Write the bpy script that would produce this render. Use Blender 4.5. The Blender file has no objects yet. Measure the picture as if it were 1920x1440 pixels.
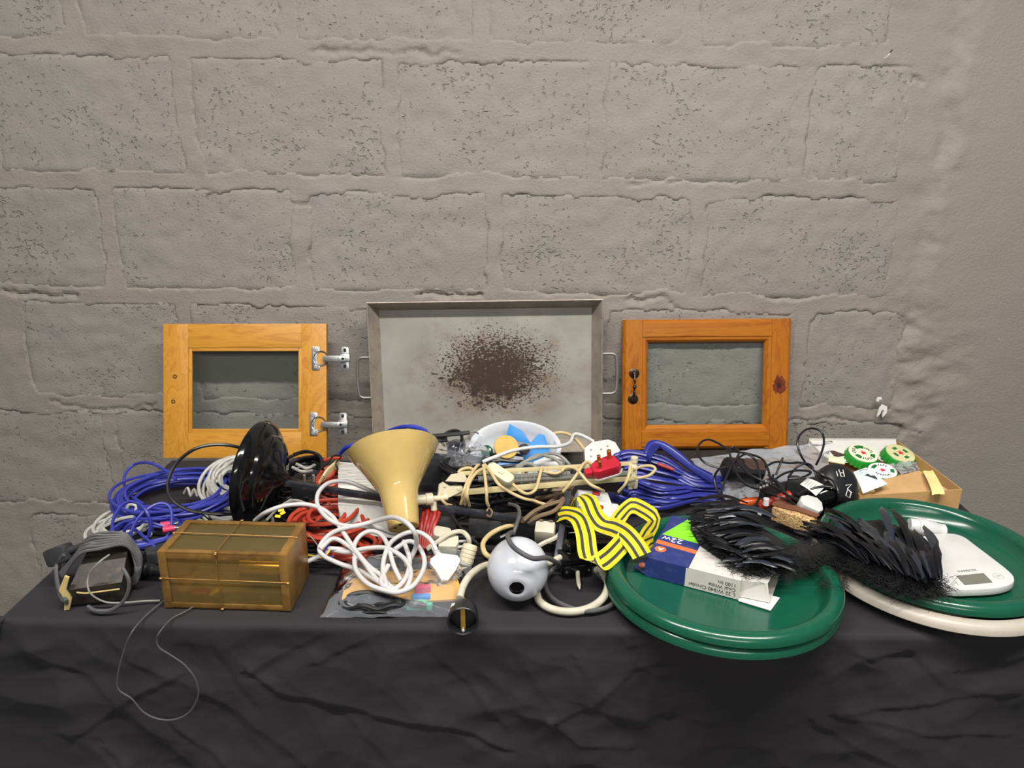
import bpy, bmesh, math, random
import numpy as np
from mathutils import Vector, Matrix, noise as mnoise

# ------------------------------------------------------------------ camera
H_T = 0.75                       # table height
CAM_Z = H_T + 0.748
PITCH = math.radians(17.9)
ROLL = math.radians(0.8)
FPX = 1443.0
scene = bpy.context.scene
cam_d = bpy.data.cameras.new('camera')
cam_d.lens = 36.0 * FPX / 1920.0
cam_d.clip_start = 0.02
cam = bpy.data.objects.new('camera', cam_d)
scene.collection.objects.link(cam)
CM = Matrix.Translation((0, 0, CAM_Z)) @ Matrix.Rotation(math.pi / 2 - PITCH, 4, 'X') @ Matrix.Rotation(ROLL, 4, 'Z')
cam.matrix_world = CM
scene.camera = cam
CR, CU, CF = CM.col[0].to_3d(), CM.col[1].to_3d(), -CM.col[2].to_3d()
CO = Vector((0, 0, CAM_Z))

# ------------------------------------------------------------------ world, lights, exposure
w = bpy.data.worlds.new('room_ambience')
scene.world = w
w.use_nodes = True
w.node_tree.nodes['Background'].inputs[0].default_value = (0.86, 0.93, 1.0, 1)
w.node_tree.nodes['Background'].inputs[1].default_value = 0.16


def tube_light(name, x, y, z, length, width, power, color):
    ld = bpy.data.lights.new(name, 'AREA')
    ld.shape = 'RECTANGLE'
    ld.size, ld.size_y = length, width
    ld.energy = power
    ld.color = color
    o = bpy.data.objects.new(name, ld)
    o.location = (x, y, z)
    scene.collection.objects.link(o)
    return o


tube_light('ceiling_tube_light', -0.62, 0.45, 2.72, 1.2, 0.10, 48, (1.0, 0.955, 0.89))
tube_light('ceiling_tube_light', 0.74, 0.45, 2.72, 1.2, 0.10, 55, (1.0, 0.955, 0.89))
tube_light('ceiling_tube_light', -0.62, -2.6, 2.9, 1.2, 0.10, 56, (1.0, 0.955, 0.89))
tube_light('ceiling_tube_light', 0.74, -2.6, 2.9, 1.2, 0.10, 56, (1.0, 0.955, 0.89))
scene.view_settings.view_transform = 'Standard'
scene.view_settings.look = 'None'
scene.view_settings.exposure = 0.0
scene.view_settings.gamma = 1.0
scene.view_settings.use_curve_mapping = False

# ------------------------------------------------------------------ geometry helpers
RND = random.Random(7)


def ray(px, py):
    return (CF * FPX + CR * (px - 960.0) + CU * (720.0 - py)).normalized()


def P(px, py, h=0.0):
    """point of the place at height h above the table top"""
    d = ray(px, py)
    return CO + d * ((H_T + h - CAM_Z) / d.z)


def W(px, py, Y):
    d = ray(px, py)
    return CO + d * (Y / d.y)


def onplane(px, py, pt, n):
    d = ray(px, py)
    return CO + d * ((pt - CO).dot(n) / d.dot(n))


def cv(r, u, f):
    return (CR * r + CU * u + CF * f).normalized()


def frame(o, x, y):
    x = x.normalized()
    z = x.cross(y).normalized()
    y = z.cross(x)
    m = Matrix.Identity(4)
    for i, a in enumerate((x, y, z, o)):
        for j in range(3):
            m[j][i] = a[j]
    return m


def zframe(o, z, xh=Vector((1, 0, 0))):
    z = z.normalized()
    if abs(z.dot(xh)) > 0.95:
        xh = Vector((0, 1, 0))
    y = z.cross(xh).normalized()
    x = y.cross(z)
    m = Matrix.Identity(4)
    for i, a in enumerate((x, y, z, o)):
        for j in range(3):
            m[j][i] = a[j]
    return m


def TR(x, y, z):
    return Matrix.Translation((x, y, z))


def RZ(a):
    return Matrix.Rotation(math.radians(a), 4, 'Z')


def RX(a):
    return Matrix.Rotation(math.radians(a), 4, 'X')


def RY(a):
    return Matrix.Rotation(math.radians(a), 4, 'Y')


def catmull(pts, step=0.004, closed=False):
    pts = [Vector(p) for p in pts]
    n = len(pts)
    out = []
    rng = n if closed else n - 1
    for i in range(rng):
        if closed:
            p0, p1, p2, p3 = pts[(i - 1) % n], pts[i], pts[(i + 1) % n], pts[(i + 2) % n]
        else:
            p1, p2 = pts[i], pts[i + 1]
            p0 = pts[i - 1] if i > 0 else p1 * 2 - p2
            p3 = pts[i + 2] if i + 2 < n else p2 * 2 - p1
        k = max(1, int((p2 - p1).length / step))
        for j in range(k):
            t = j / k
            out.append(0.5 * ((2 * p1) + (p2 - p0) * t + (2 * p0 - 5 * p1 + 4 * p2 - p3) * t * t
                              + (3 * p1 - p0 - 3 * p2 + p3) * t ** 3))
    if not closed:
        out.append(pts[-1])
    return out


class MB:
    """collects shapes (world coordinates) that become one mesh object"""

    def __init__(self):
        self.v, self.f, self.m, self.mi = [], [], [], 0

    def add(self, vs, fs, M=None):
        b = len(self.v)
        if M is not None:
            vs = [M @ Vector(q) for q in vs]
        self.v.extend([tuple(q) for q in vs])
        for f in fs:
            self.f.append(tuple(b + i for i in f))
            self.m.append(self.mi)
        return self

    def box(self, s, M, bev=0.0, c=(0, 0, 0)):
        """box of size s centred on c in the frame M"""
        bm = bmesh.new()
        bmesh.ops.create_cube(bm, size=1)
        for v in bm.verts:
            v.co = Vector((v.co.x * s[0] + c[0], v.co.y * s[1] + c[1], v.co.z * s[2] + c[2]))
        if bev > 0:
            bmesh.ops.bevel(bm, geom=bm.edges[:], offset=bev, segments=2, affect='EDGES', profile=0.6)
        return self.bm(bm, M)

    def bm(self, bm, M=None):
        bm.verts.index_update()
        self.add([v.co.copy() for v in bm.verts], [[v.index for v in f.verts] for f in bm.faces], M)
        bm.free()
        return self

    def prism(self, outline, z0, z1, M, bev=0.0):
        bm = bmesh.new()
        vs = [bm.verts.new((x, y, z0)) for x, y in outline]
        f = bm.faces.new(vs)
        r = bmesh.ops.extrude_face_region(bm, geom=[f])
        for g in r['geom']:
            if isinstance(g, bmesh.types.BMVert):
                g.co.z = z1
        bmesh.ops.recalc_face_normals(bm, faces=bm.faces)
        if bev > 0:
            bmesh.ops.bevel(bm, geom=[e for e in bm.edges if abs(e.verts[0].co.z - e.verts[1].co.z) < 1e-6],
                            offset=bev, segments=2, affect='EDGES', profile=0.6)
        return self.bm(bm, M)

    def lathe(self, prof, M, seg=32, a0=0.0, a1=None, squash=1.0, rfun=None):
        full = a1 is None
        a1 = a0 + 2 * math.pi if full else a1
        n = seg if full else seg + 1
        vs, fs = [], []
        for r, z in prof:
            for i in range(n):
                a = a0 + (a1 - a0) * i / seg
                rr = r * (rfun(a, z) if rfun else 1)
                vs.append((rr * math.cos(a), rr * math.sin(a) * squash, z))
        for k in range(len(prof) - 1):
            for i in range(seg):
                j = (i + 1) % n
                fs.append((k * n + i, k * n + j, (k + 1) * n + j, (k + 1) * n + i))
        return self.add(vs, fs, M)

    def cyl(self, r, z0, z1, M, seg=20, r2=None, bev=0.0):
        r2 = r if r2 is None else r2
        b = bev
        prof = [(1e-5, z0), (r - b, z0), (r, z0 + b), (r2, z1 - b), (r2 - b, z1), (1e-5, z1)] if b else \
               [(1e-5, z0), (r, z0), (r, z0), (r2, z1), (r2, z1), (1e-5, z1)]
        return self.lathe(prof, M, seg)

    def ball(self, r, M, seg=16, sc=(1, 1, 1)):
        prof = [(max(1e-5, r * math.sin(math.pi * i / (seg // 2))), -r * math.cos(math.pi * i / (seg // 2)))
                for i in range(seg // 2 + 1)]
        return self.lathe(prof, M @ Matrix.Diagonal((*sc, 1)), seg)

    def tube(self, pts, r, sides=7, closed=False, smooth=True, step=0.004, flat=1.0, rfun=None):
        q = catmull(pts, step, closed) if smooth else [Vector(p) for p in pts]
        n = len(q)
        if n < 2:
            return self
        vs, fs = [], []
        t0 = (q[1] - q[0]).normalized()
        nrm = t0.orthogonal().normalized()
        if flat != 1.0:
            nrm = Vector((0, 0, 1)) - t0 * t0.z
            nrm.normalize()
        for i in range(n):
            a = q[i - 1] if i > 0 else (q[-1] if closed else q[0])
            b = q[i + 1] if i < n - 1 else (q[0] if closed else q[-1])
            t = (b - a)
            if t.length < 1e-9:
                t = t0
            t = t.normalized()
            nrm = (nrm - t * nrm.dot(t))
            if nrm.length < 1e-6:
                nrm = t.orthogonal()
            nrm.normalize()
            bn = t.cross(nrm)
            rr = r * (rfun(i / (n - 1)) if rfun else 1)
            for k in range(sides):
                an = 2 * math.pi * k / sides
                vs.append(q[i] + nrm * (rr * math.cos(an)) + bn * (rr * flat * math.sin(an)))
        for i in range(n - 1 + (1 if closed else 0)):
            j = (i + 1) % n
            for k in range(sides):
                l = (k + 1) % sides
                fs.append((i * sides + k, i * sides + l, j * sides + l, j * sides + k))
        if not closed:
            fs.append(tuple(range(sides - 1, -1, -1)))
            fs.append(tuple((n - 1) * sides + k for k in range(sides)))
        return self.add(vs, fs)

    def sheet(self, fn, nu, nv, thick=0.0):
        """grid surface fn(u, v) -> point, u, v in 0..1"""
        g = [[Vector(fn(i / nu, j / nv)) for i in range(nu + 1)] for j in range(nv + 1)]
        vs = [p for row in g for p in row]
        n1 = nu + 1
        fs = [(j * n1 + i, j * n1 + i + 1, (j + 1) * n1 + i + 1, (j + 1) * n1 + i) for j in range(nv) for i in range(nu)]
        if thick:
            nn = len(vs)
            nor = []
            for j in range(nv + 1):
                for i in range(nu + 1):
                    a = g[j][min(i + 1, nu)] - g[j][max(i - 1, 0)]
                    b = g[min(j + 1, nv)][i] - g[max(j - 1, 0)][i]
                    c = a.cross(b)
                    nor.append(c.normalized() if c.length > 1e-12 else Vector((0, 0, 1)))
            vs = vs + [vs[k] - nor[k] * thick for k in range(nn)]
            fs = fs + [tuple(nn + k for k in reversed(f)) for f in fs]
            edge = [j * n1 for j in range(nv + 1)] + [nv * n1 + i for i in range(1, n1)] + \
                   [j * n1 + nu for j in range(nv - 1, -1, -1)] + [i for i in range(nu - 1, 0, -1)]
            for a, b in zip(edge, edge[1:] + edge[:1]):
                fs.append((a, b, nn + b, nn + a))
        return self.add(vs, fs)

    def build(self, name, mat, parent=None, smooth=40, label=None, cat=None, group=None, kind=None):
        off = parent_loc(parent)
        me = bpy.data.meshes.new(name)
        v = [(q[0] - off[0], q[1] - off[1], q[2] - off[2]) for q in self.v]
        if parent is None:      # origin at the base of the thing
            c = Vector((sum(q[0] for q in v) / len(v), sum(q[1] for q in v) / len(v), min(q[2] for q in v)))
            v = [(q[0] - c[0], q[1] - c[1], q[2] - c[2]) for q in v]
        me.from_pydata(v, [], self.f)
        mats = mat if isinstance(mat, (list, tuple)) else [mat]
        for m in mats:
            me.materials.append(m)
        if len(mats) > 1:
            me.polygons.foreach_set('material_index', self.m)
        if smooth:
            me.polygons.foreach_set('use_smooth', [True] * len(me.polygons))
            me.set_sharp_from_angle(angle=math.radians(smooth))
        me.update()
        o = bpy.data.objects.new(name, me)
        scene.collection.objects.link(o)
        if parent is None:
            o.location = c
        else:
            o.parent = parent
        tag(o, label, cat, group, kind)
        return o


def parent_loc(p):
    l = Vector((0, 0, 0))
    while p is not None:
        l += p.location
        p = p.parent
    return l


def tag(o, label=None, cat=None, group=None, kind=None):
    for k, v in (('label', label), ('category', cat), ('group', group), ('kind', kind)):
        if v:
            o[k] = v
    return o


def thing(name, label, cat, loc, group=None, kind=None):
    o = bpy.data.objects.new(name, None)
    o.empty_display_size = 0.02
    o.location = loc
    scene.collection.objects.link(o)
    return tag(o, label, cat, group, kind)


def text_mb(s, size, M, align='CENTER', bold=0.0, sx=1.0):
    cu = bpy.data.curves.new('lettering_curve', 'FONT')
    cu.body = s
    cu.size = size
    cu.align_x = align
    cu.align_y = 'CENTER'
    cu.extrude = 0.00015
    cu.offset = bold
    cu.resolution_u = 3
    o = bpy.data.objects.new('lettering_curve', cu)
    scene.collection.objects.link(o)
    dg = bpy.context.evaluated_depsgraph_get()
    me = bpy.data.meshes.new_from_object(o.evaluated_get(dg))
    mb = MB()
    mb.add([(v.co.x * sx, v.co.y, v.co.z) for v in me.vertices], [tuple(p.vertices) for p in me.polygons], M)
    bpy.data.objects.remove(o)
    bpy.data.curves.remove(cu)
    bpy.data.meshes.remove(me)
    return mb


def rrect(w, h, r, n=5, c=(0, 0)):
    out = []
    for cx, cy, a in ((w / 2 - r, h / 2 - r, 0), (-w / 2 + r, h / 2 - r, 90), (-w / 2 + r, -h / 2 + r, 180), (w / 2 - r, -h / 2 + r, 270)):
        for i in range(n + 1):
            t = math.radians(a + 90 * i / n)
            out.append((c[0] + cx + r * math.cos(t), c[1] + cy + r * math.sin(t)))
    return out


def circ(r, n=20, c=(0, 0)):
    return [(c[0] + r * math.cos(2 * math.pi * i / n), c[1] + r * math.sin(2 * math.pi * i / n)) for i in range(n)]


def coil_path(c, rx, ry, turns, thick, seed, inner=0.65, tiltx=0.0, tilty=0.0, rz=0.0, jit=0.012, per=14):
    """one continuous hank of cable; c is the base centre, local z is up"""
    rr = random.Random(seed)
    M = TR(*c) @ RZ(rz) @ RX(tiltx) @ RY(tilty)
    pts = []
    f, dx, dy, zz = 1, 0, 0, 0
    for i in range(int(turns * per)):
        if i % per == 0:
            f2 = rr.uniform(inner, 1.0)
            dx2, dy2 = rr.gauss(0, jit), rr.gauss(0, jit)
            z2 = rr.uniform(0, thick)
            if i == 0:
                f, dx, dy, zz = f2, dx2, dy2, z2
            of, odx, ody, oz = f, dx, dy, zz
            f, dx, dy, zz = f2, dx2, dy2, z2
        t = (i % per) / per
        ff = of + (f - of) * t
        a = 2 * math.pi * i / per
        z = oz + (zz - oz) * t + rr.gauss(0, 0.002)
        q = (M @ Vector((rx * ff * math.cos(a) + odx + (dx - odx) * t, ry * ff * math.sin(a) + ody + (dy - ody) * t, max(z, 0.0))))
        q.z = max(q.z, H_T + 0.004)
        pts.append(q)
    return pts


def pp(*a):
    return [P(x, y, h) for x, y, h in a]

# ------------------------------------------------------------------ materials
def lin(hexs):
    c = [int(hexs[i:i + 2], 16) / 255 for i in (1, 3, 5)]
    return tuple((x / 12.92 if x <= 0.04045 else ((x + 0.055) / 1.055) ** 2.4) for x in c) + (1,)


def new_mat(name):
    m = bpy.data.materials.new(name)
    m.use_nodes = True
    nt = m.node_tree
    b = nt.nodes['Principled BSDF']
    return m, nt, b


def nd(nt, t, **kw):
    n = nt.nodes.new(t)
    for k, v in kw.items():
        if k in n.inputs:
            n.inputs[k].default_value = v
        else:
            setattr(n, k, v)
    return n


def ramp(nt, fac, stops, interp='LINEAR'):
    r = nt.nodes.new('ShaderNodeValToRGB')
    r.color_ramp.interpolation = interp
    el = r.color_ramp.elements
    while len(el) < len(stops):
        el.new(0.5)
    for e, (p, c) in zip(el, stops):
        e.position = p
        e.color = c if not isinstance(c, str) else lin(c)
    nt.links.new(fac, r.inputs[0])
    return r


def mix(nt, fac, a, b, mode='MIX'):
    n = nt.nodes.new('ShaderNodeMix')
    n.data_type = 'RGBA'
    n.blend_type = mode
    for s, v in ((0, fac), (6, a), (7, b)):
        if hasattr(v, 'is_output') or isinstance(v, bpy.types.NodeSocket):
            nt.links.new(v, n.inputs[s])
        elif isinstance(v, str):
            n.inputs[s].default_value = lin(v)
        else:
            n.inputs[s].default_value = v
    return n.outputs[2]


def bump(nt, b, h, strength, dist=0.002, normal=None):
    n = nt.nodes.new('ShaderNodeBump')
    n.inputs['Strength'].default_value = strength
    n.inputs['Distance'].default_value = dist
    nt.links.new(h, n.inputs['Height'])
    if normal is not None:
        nt.links.new(normal, n.inputs['Normal'])
    if b is not None:
        nt.links.new(n.outputs[0], b.inputs['Normal'])
    return n.outputs[0]


def objco(nt, scale=(1, 1, 1), loc=(0, 0, 0)):
    t = nt.nodes.new('ShaderNodeTexCoord')
    mp = nt.nodes.new('ShaderNodeMapping')
    mp.inputs['Scale'].default_value = scale
    mp.inputs['Location'].default_value = loc
    nt.links.new(t.outputs['Object'], mp.inputs[0])
    return mp.outputs[0]


def noise_n(nt, co, scale, detail=4, rough=0.55, dist=0.0):
    n = nd(nt, 'ShaderNodeTexNoise')
    n.inputs['Scale'].default_value = scale
    n.inputs['Detail'].default_value = detail
    n.inputs['Roughness'].default_value = rough
    n.inputs['Distortion'].default_value = dist
    nt.links.new(co, n.inputs['Vector'])
    return n.outputs['Fac']


def plain(name, col, rough=0.45, metal=0.0, var=0.12, vscale=25, bmp=0.0, bscale=120, spec=0.5, coat=0.0, dirt=None, dirtamt=0.3):
    """coloured material with a little mottling, optional dirt and relief"""
    m, nt, b = new_mat(name)
    co = objco(nt)
    n = noise_n(nt, co, vscale, 4)
    c = lin(col)
    dk = tuple(x * (1 - var) for x in c[:3]) + (1,)
    lt = tuple(min(1, x * (1 + var)) for x in c[:3]) + (1,)
    r = ramp(nt, n, [(0.35, dk), (0.65, lt)])
    colr = r.outputs[0]
    if dirt:
        n2 = noise_n(nt, co, vscale * 2.3, 6, 0.7)
        r2 = ramp(nt, n2, [(0.5, (0, 0, 0, 1)), (0.75, (dirtamt,) * 3 + (1,))])
        colr = mix(nt, r2.outputs[0], colr, dirt)
    nt.links.new(colr, b.inputs['Base Color'])
    b.inputs['Roughness'].default_value = rough
    b.inputs['Metallic'].default_value = metal
    b.inputs['Specular IOR Level'].default_value = spec
    b.inputs['Coat Weight'].default_value = coat
    if bmp:
        bump(nt, b, noise_n(nt, co, bscale, 4), bmp, 0.001)
    return m


def film(name, tint='#ffffff', gloss=0.12, haze=0.12, rough=0.08, bscale=60, bstr=0.6, hazecol='#e8ecf2'):
    """thin clear plastic or glass: lets light through, reflects by angle, a little milky"""
    m, nt, b = new_mat(name)
    nt.nodes.remove(b)
    out = nt.nodes['Material Output']
    tr = nd(nt, 'ShaderNodeBsdfTransparent')
    tr.inputs[0].default_value = lin(tint)
    gl = nd(nt, 'ShaderNodeBsdfGlossy')
    gl.inputs['Roughness'].default_value = rough
    df = nd(nt, 'ShaderNodeBsdfDiffuse')
    df.inputs[0].default_value = lin(hazecol)
    fr = nd(nt, 'ShaderNodeLayerWeight')
    fr.inputs[0].default_value = gloss
    m1 = nd(nt, 'ShaderNodeMixShader')
    m1.inputs[0].default_value = haze
    nt.links.new(tr.outputs[0], m1.inputs[1])
    nt.links.new(df.outputs[0], m1.inputs[2])
    m2 = nd(nt, 'ShaderNodeMixShader')
    nt.links.new(fr.outputs['Fresnel'], m2.inputs[0])
    nt.links.new(m1.outputs[0], m2.inputs[1])
    nt.links.new(gl.outputs[0], m2.inputs[2])
    nt.links.new(m2.outputs[0], out.inputs[0])
    if bstr:
        n = noise_n(nt, objco(nt), bscale, 3)
        bp = bump(nt, None, n, bstr, 0.004)
        for s in (gl, df, fr):
            nt.links.new(bp, s.inputs['Normal'])
    return m


def wood(name, c1, c2, c3, along='X', scale=1.0, rough=0.38, knot=None, ori=(0, 0, 0)):
    m, nt, b = new_mat(name)
    st = {'X': (0.09, 1, 1), 'Y': (1, 0.09, 1), 'Z': (1, 1, 0.09)}[along]
    co = objco(nt, tuple(s * 22 * scale for s in st), ori)
    n = noise_n(nt, co, 1.2, 3, 0.5, 0.8)
    wv = nd(nt, 'ShaderNodeMath', operation='SINE')
    mu = nd(nt, 'ShaderNodeMath', operation='MULTIPLY')
    mu.inputs[1].default_value = 42
    nt.links.new(n, mu.inputs[0])
    nt.links.new(mu.outputs[0], wv.inputs[0])
    fine = noise_n(nt, co, 14, 3)
    base = ramp(nt, n, [(0.3, c1), (0.55, c2), (0.75, c1)])
    ln = ramp(nt, wv.outputs[0], [(0.55, (0, 0, 0, 1)), (1.0, (0.38,) * 3 + (1,))])
    c = mix(nt, ln.outputs[0], base.outputs[0], c3)
    f2 = ramp(nt, fine, [(0.35, (0.22,) * 3 + (1,)), (0.55, (0, 0, 0, 1))])
    c = mix(nt, f2.outputs[0], c, c3)
    nt.links.new(c, b.inputs['Base Color'])
    b.inputs['Roughness'].default_value = rough
    bump(nt, b, fine, 0.05, 0.001)
    return m


mt = {}
mt['blue'] = plain('blue cable sheath', '#303790', 0.42)
mt['blue_flat'] = plain('flat blue cable sheath', '#2f3588', 0.38)
mt['blue_dark'] = plain('deep blue cable sheath', '#20319b', 0.4)
mt['grey_cable'] = plain('grey cable sheath', '#a9a8a2', 0.5, dirt='#5c564c')
mt['grey_mid'] = plain('mid grey cable sheath', '#85857f', 0.45)
mt['grey_dark'] = plain('dark grey rubber cable', '#4a4a4c', 0.55)
mt['black_cable'] = plain('black cable sheath', '#151517', 0.35)
mt['black_plastic'] = plain('black plastic', '#17181b', 0.38, bmp=0.05)
mt['black_gloss'] = plain('glossy black enamel', '#0c0c0e', 0.12, dirt='#33302c', dirtamt=0.15)
mt['black_matt'] = plain('dull black plastic', '#26272a', 0.55, dirt='#5a5046', dirtamt=0.35)
mt['bar_black'] = plain('worn black steel bar', '#2d3038', 0.4, 0.3, dirt='#6a6c72', dirtamt=0.4)
mt['white_cable'] = plain('white cable sheath', '#b8b6b6', 0.42, var=0.04)
mt['offwhite_cable'] = plain('dirty off white cable', '#b5b09e', 0.5, dirt='#8d846c')
mt['white_plastic'] = plain('white plastic', '#c6c7c6', 0.35, var=0.04, dirt='#b4ae9e', dirtamt=0.2)
mt['bowl_white'] = plain('smooth white plastic bowl', '#c8ccd1', 0.3, var=0.03)
mt['cream'] = plain('cream enamel', '#b9a064', 0.14, var=0.03, coat=0.3, dirt='#8c7443', dirtamt=0.12)
mt['cream_bar'] = plain('cream painted metal', '#bdb084', 0.35, var=0.04, dirt='#998b60', dirtamt=0.25)
mt['cream_plastic'] = plain('cream plastic', '#c6bea3', 0.4, var=0.04, dirt='#a89a74', dirtamt=0.25)
mt['cream_cord'] = plain('cream cord', '#bda97c', 0.45, var=0.06, dirt='#9c8454', dirtamt=0.3)
mt['brown_cord'] = plain('brown cord', '#6d5a45', 0.5, dirt='#3c2e22')
mt['red_plug'] = plain('red plastic', '#ac1c30', 0.35, var=0.06)
mt['red_cable'] = plain('orange red cable', '#a63a27', 0.45, dirt='#7c2418')
mt['dark_red'] = plain('deep red rubber', '#97261e', 0.45)
mt['brass_pin'] = plain('brass pin', '#b98a4a', 0.3, 0.9)
mt['brass'] = plain('aged brass sheet', '#94703a', 0.36, 0.55, var=0.3, vscale=18, dirt='#4a3318', dirtamt=0.6, bmp=0.08, bscale=60)
mt['brass_bright'] = plain('bright brass', '#cda84e', 0.2, 0.95)
mt['steel'] = plain('bright nickel steel', '#a3a3a2', 0.34, 0.9)
mt['zinc'] = plain('dull zinc', '#9c9c98', 0.45, 0.7)
mt['bronze'] = plain('dark antique bronze', '#4a4038', 0.35, 0.8, var=0.3, vscale=60)
mt['yellow'] = plain('yellow plastic', '#e4c32c', 0.45)
mt['sponge'] = plain('yellow foam', '#c2a257', 0.8, bmp=0.4, bscale=400)
mt['sky_blue'] = plain('bright blue plastic', '#2f86cf', 0.35, var=0.05)
mt['pink'] = plain('pink plastic', '#d23a5e', 0.4)
mt['green_chip'] = plain('green plastic chip', '#3aa07c', 0.4)
mt['tray_green'] = plain('dark green tray plastic', '#124c3a', 0.2, var=0.05, dirt='#0e3d2e', dirtamt=0.2)
mt['tray_white'] = plain('off white tray plastic', '#aaa397', 0.4, var=0.04, dirt='#a1927c', dirtamt=0.25)
mt['carton'] = plain('tan cardboard', '#c29a63', 0.75, var=0.06, bmp=0.05)
mt['carton_white'] = plain('white card', '#cfccc6', 0.65, var=0.03)
mt['card_inner'] = plain('brown kraft paper', '#bd9768', 0.7, var=0.08)
mt['box_white'] = plain('white printed carton', '#c2bfb9', 0.5, var=0.04, dirt='#a59b8a', dirtamt=0.25)
mt['box_blue'] = plain('navy printed carton', '#23306c', 0.4, var=0.05, dirt='#8f93a8', dirtamt=0.12)
mt['box_orange'] = plain('orange print', '#de6a3c', 0.45, var=0.03)
mt['box_lime'] = plain('lime green print', '#7fd62c', 0.4, var=0.05)
mt['print_dark'] = plain('dark print', '#3a3b40', 0.6, var=0.02)
mt['print_white'] = plain('white print', '#e6e3e0', 0.6, var=0.02)
mt['envelope'] = plain('yellow paper envelope', '#cf9a38', 0.6, var=0.06)
mt['strap_yellow'] = plain('yellow webbing', '#c8ba18', 0.65, var=0.08, vscale=90, bmp=0.35, bscale=700)
mt['strap_black'] = plain('black webbing stripe', '#2f3231', 0.7, var=0.15, vscale=120, bmp=0.35, bscale=700)
mt['tape'] = plain('yellowed masking tape', '#d8ca8a', 0.6)
mt['ceramic'] = plain('white glazed globe', '#b9bdc6', 0.2, var=0.02, dirt='#8a6a52', dirtamt=0.16)
mt['hole_shade'] = plain('painted hole shade', '#120e0c', 0.8)  # shade inside holes and slots painted in as near black
mt['cap_green'] = plain('bright green cap', '#1f8a2c', 0.35, var=0.06)
mt['cap_face'] = plain('pale cream cap face', '#dfe3c4', 0.4, var=0.03)
mt['cap_face_w'] = plain('white cap face', '#e4e8ea', 0.4, var=0.02)
mt['star_red'] = plain('red star', '#d31f35', 0.45)
mt['ring_green'] = plain('dark green band', '#1d6a33', 0.45)
mt['paper'] = plain('pale blue white paper', '#d4dfe2', 0.7, var=0.03)
mt['paper_white'] = plain('white paper label', '#cfcdc8', 0.6, var=0.04)
mt['foil'] = plain('dark silver film', '#55565e', 0.22, 0.7, var=0.4, vscale=40, bmp=0.3, bscale=40)
mt['lcd'] = plain('grey green display', '#6c6d62', 0.25, var=0.02)
mt['amber'] = plain('clear amber plastic', '#b8481c', 0.2, var=0.2)
mt['rust_brown'] = plain('brown plastic', '#4b3530', 0.5)
mt['veneer'] = plain('brown veneer', '#6d4632', 0.5, var=0.15)
mt['feather'] = plain('black glossy feather', '#0a0b10', 0.36, var=0.5, vscale=50, spec=0.32)
mt['feather_painted_sheen'] = plain('feather with painted blue grey sheen', '#20252f', 0.3, var=0.7, vscale=60, spec=0.6)  # highlights on the black feathers put into a paler base colour
mt['fluff'] = plain('black down', '#0b0b0d', 0.9, var=0.2)
mt['glass'] = film('clear window glass', '#f8fbfa', 0.10, 0.03, 0.03, bstr=0, hazecol='#9aa3a6')
mt['amber_glass'] = film('dusty amber glass', '#f7eed4', 0.16, 0.15, 0.12, bstr=0.06, hazecol='#b79f66')
mt['bag'] = film('clear polythene', '#f8f9fb', 0.1, 0.08, 0.14, 45, 0.25)
mt['wrap'] = film('bubble wrap', '#f6f7f9', 0.10, 0.40, 0.34, 80, 0.3, '#c4c7cf')
mt['bag_thick'] = film('milky polythene', '#f9fafc', 0.1, 0.15, 0.14, 40, 0.25, '#c4c9d2')

# chipboard
m, nt, b = new_mat('raw chipboard')
co = objco(nt)
vo = nd(nt, 'ShaderNodeTexVoronoi')
vo.inputs['Scale'].default_value = 320
nt.links.new(co, vo.inputs['Vector'])
r = ramp(nt, vo.outputs['Color'], [(0.1, '#7a5a34'), (0.5, '#b89463'), (0.9, '#d2b583')])
nt.links.new(r.outputs[0], b.inputs['Base Color'])
b.inputs['Roughness'].default_value = 0.85
bump(nt, b, vo.outputs['Distance'], 0.6, 0.002)
mt['chipboard'] = m

# black table cloth: blue-black weave with lint
m, nt, b = new_mat('black cotton cloth')
co = objco(nt)
n1 = noise_n(nt, co, 3.0, 4)
r1 = ramp(nt, n1, [(0.3, '#18161a'), (0.7, '#1f1c20')])
n2 = noise_n(nt, co, 160, 2)
r2 = ramp(nt, n2, [(0.70, (0, 0, 0, 1)), (0.80, (0.10,) * 3 + (1,))])
n3 = noise_n(nt, co, 75, 5, 0.8)
r3 = ramp(nt, n3, [(0.74, (0, 0, 0, 1)), (0.78, (0.25,) * 3 + (1,))])
c = mix(nt, r2.outputs[0], r1.outputs[0], '#6b6560')
c = mix(nt, r3.outputs[0], c, '#8a8178')
nt.links.new(c, b.inputs['Base Color'])
b.inputs['Roughness'].default_value = 0.85
b.inputs['Sheen Weight'].default_value = 0.06
b.inputs['Sheen Roughness'].default_value = 0.4
b.inputs['Sheen Tint'].default_value = (0.7, 0.75, 1, 1)
wv = noise_n(nt, objco(nt, (1, 1, 1)), 900, 2)
nb = bump(nt, None, noise_n(nt, co, 22, 5, 0.6), 0.25, 0.004)
bump(nt, b, wv, 0.15, 0.0006, nb)
mt['cloth'] = m

# griddle steel: grey sheet, burnt blotch in the middle, rust specks
m, nt, b = new_mat('burnt steel sheet')
co = objco(nt)
sx = nd(nt, 'ShaderNodeSeparateXYZ')
nt.links.new(co, sx.inputs[0])


def radial(cx, cz, rx, rz):
    mp = nt.nodes.new('ShaderNodeMapping')
    mp.inputs['Location'].default_value = (-cx / rx, 0, -cz / rz)
    mp.inputs['Scale'].default_value = (1 / rx, 0, 1 / rz)
    nt.links.new(co_raw, mp.inputs[0])
    ln = nd(nt, 'ShaderNodeVectorMath', operation='LENGTH')
    nt.links.new(mp.outputs[0], ln.inputs[0])
    return ln.outputs['Value']


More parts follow.
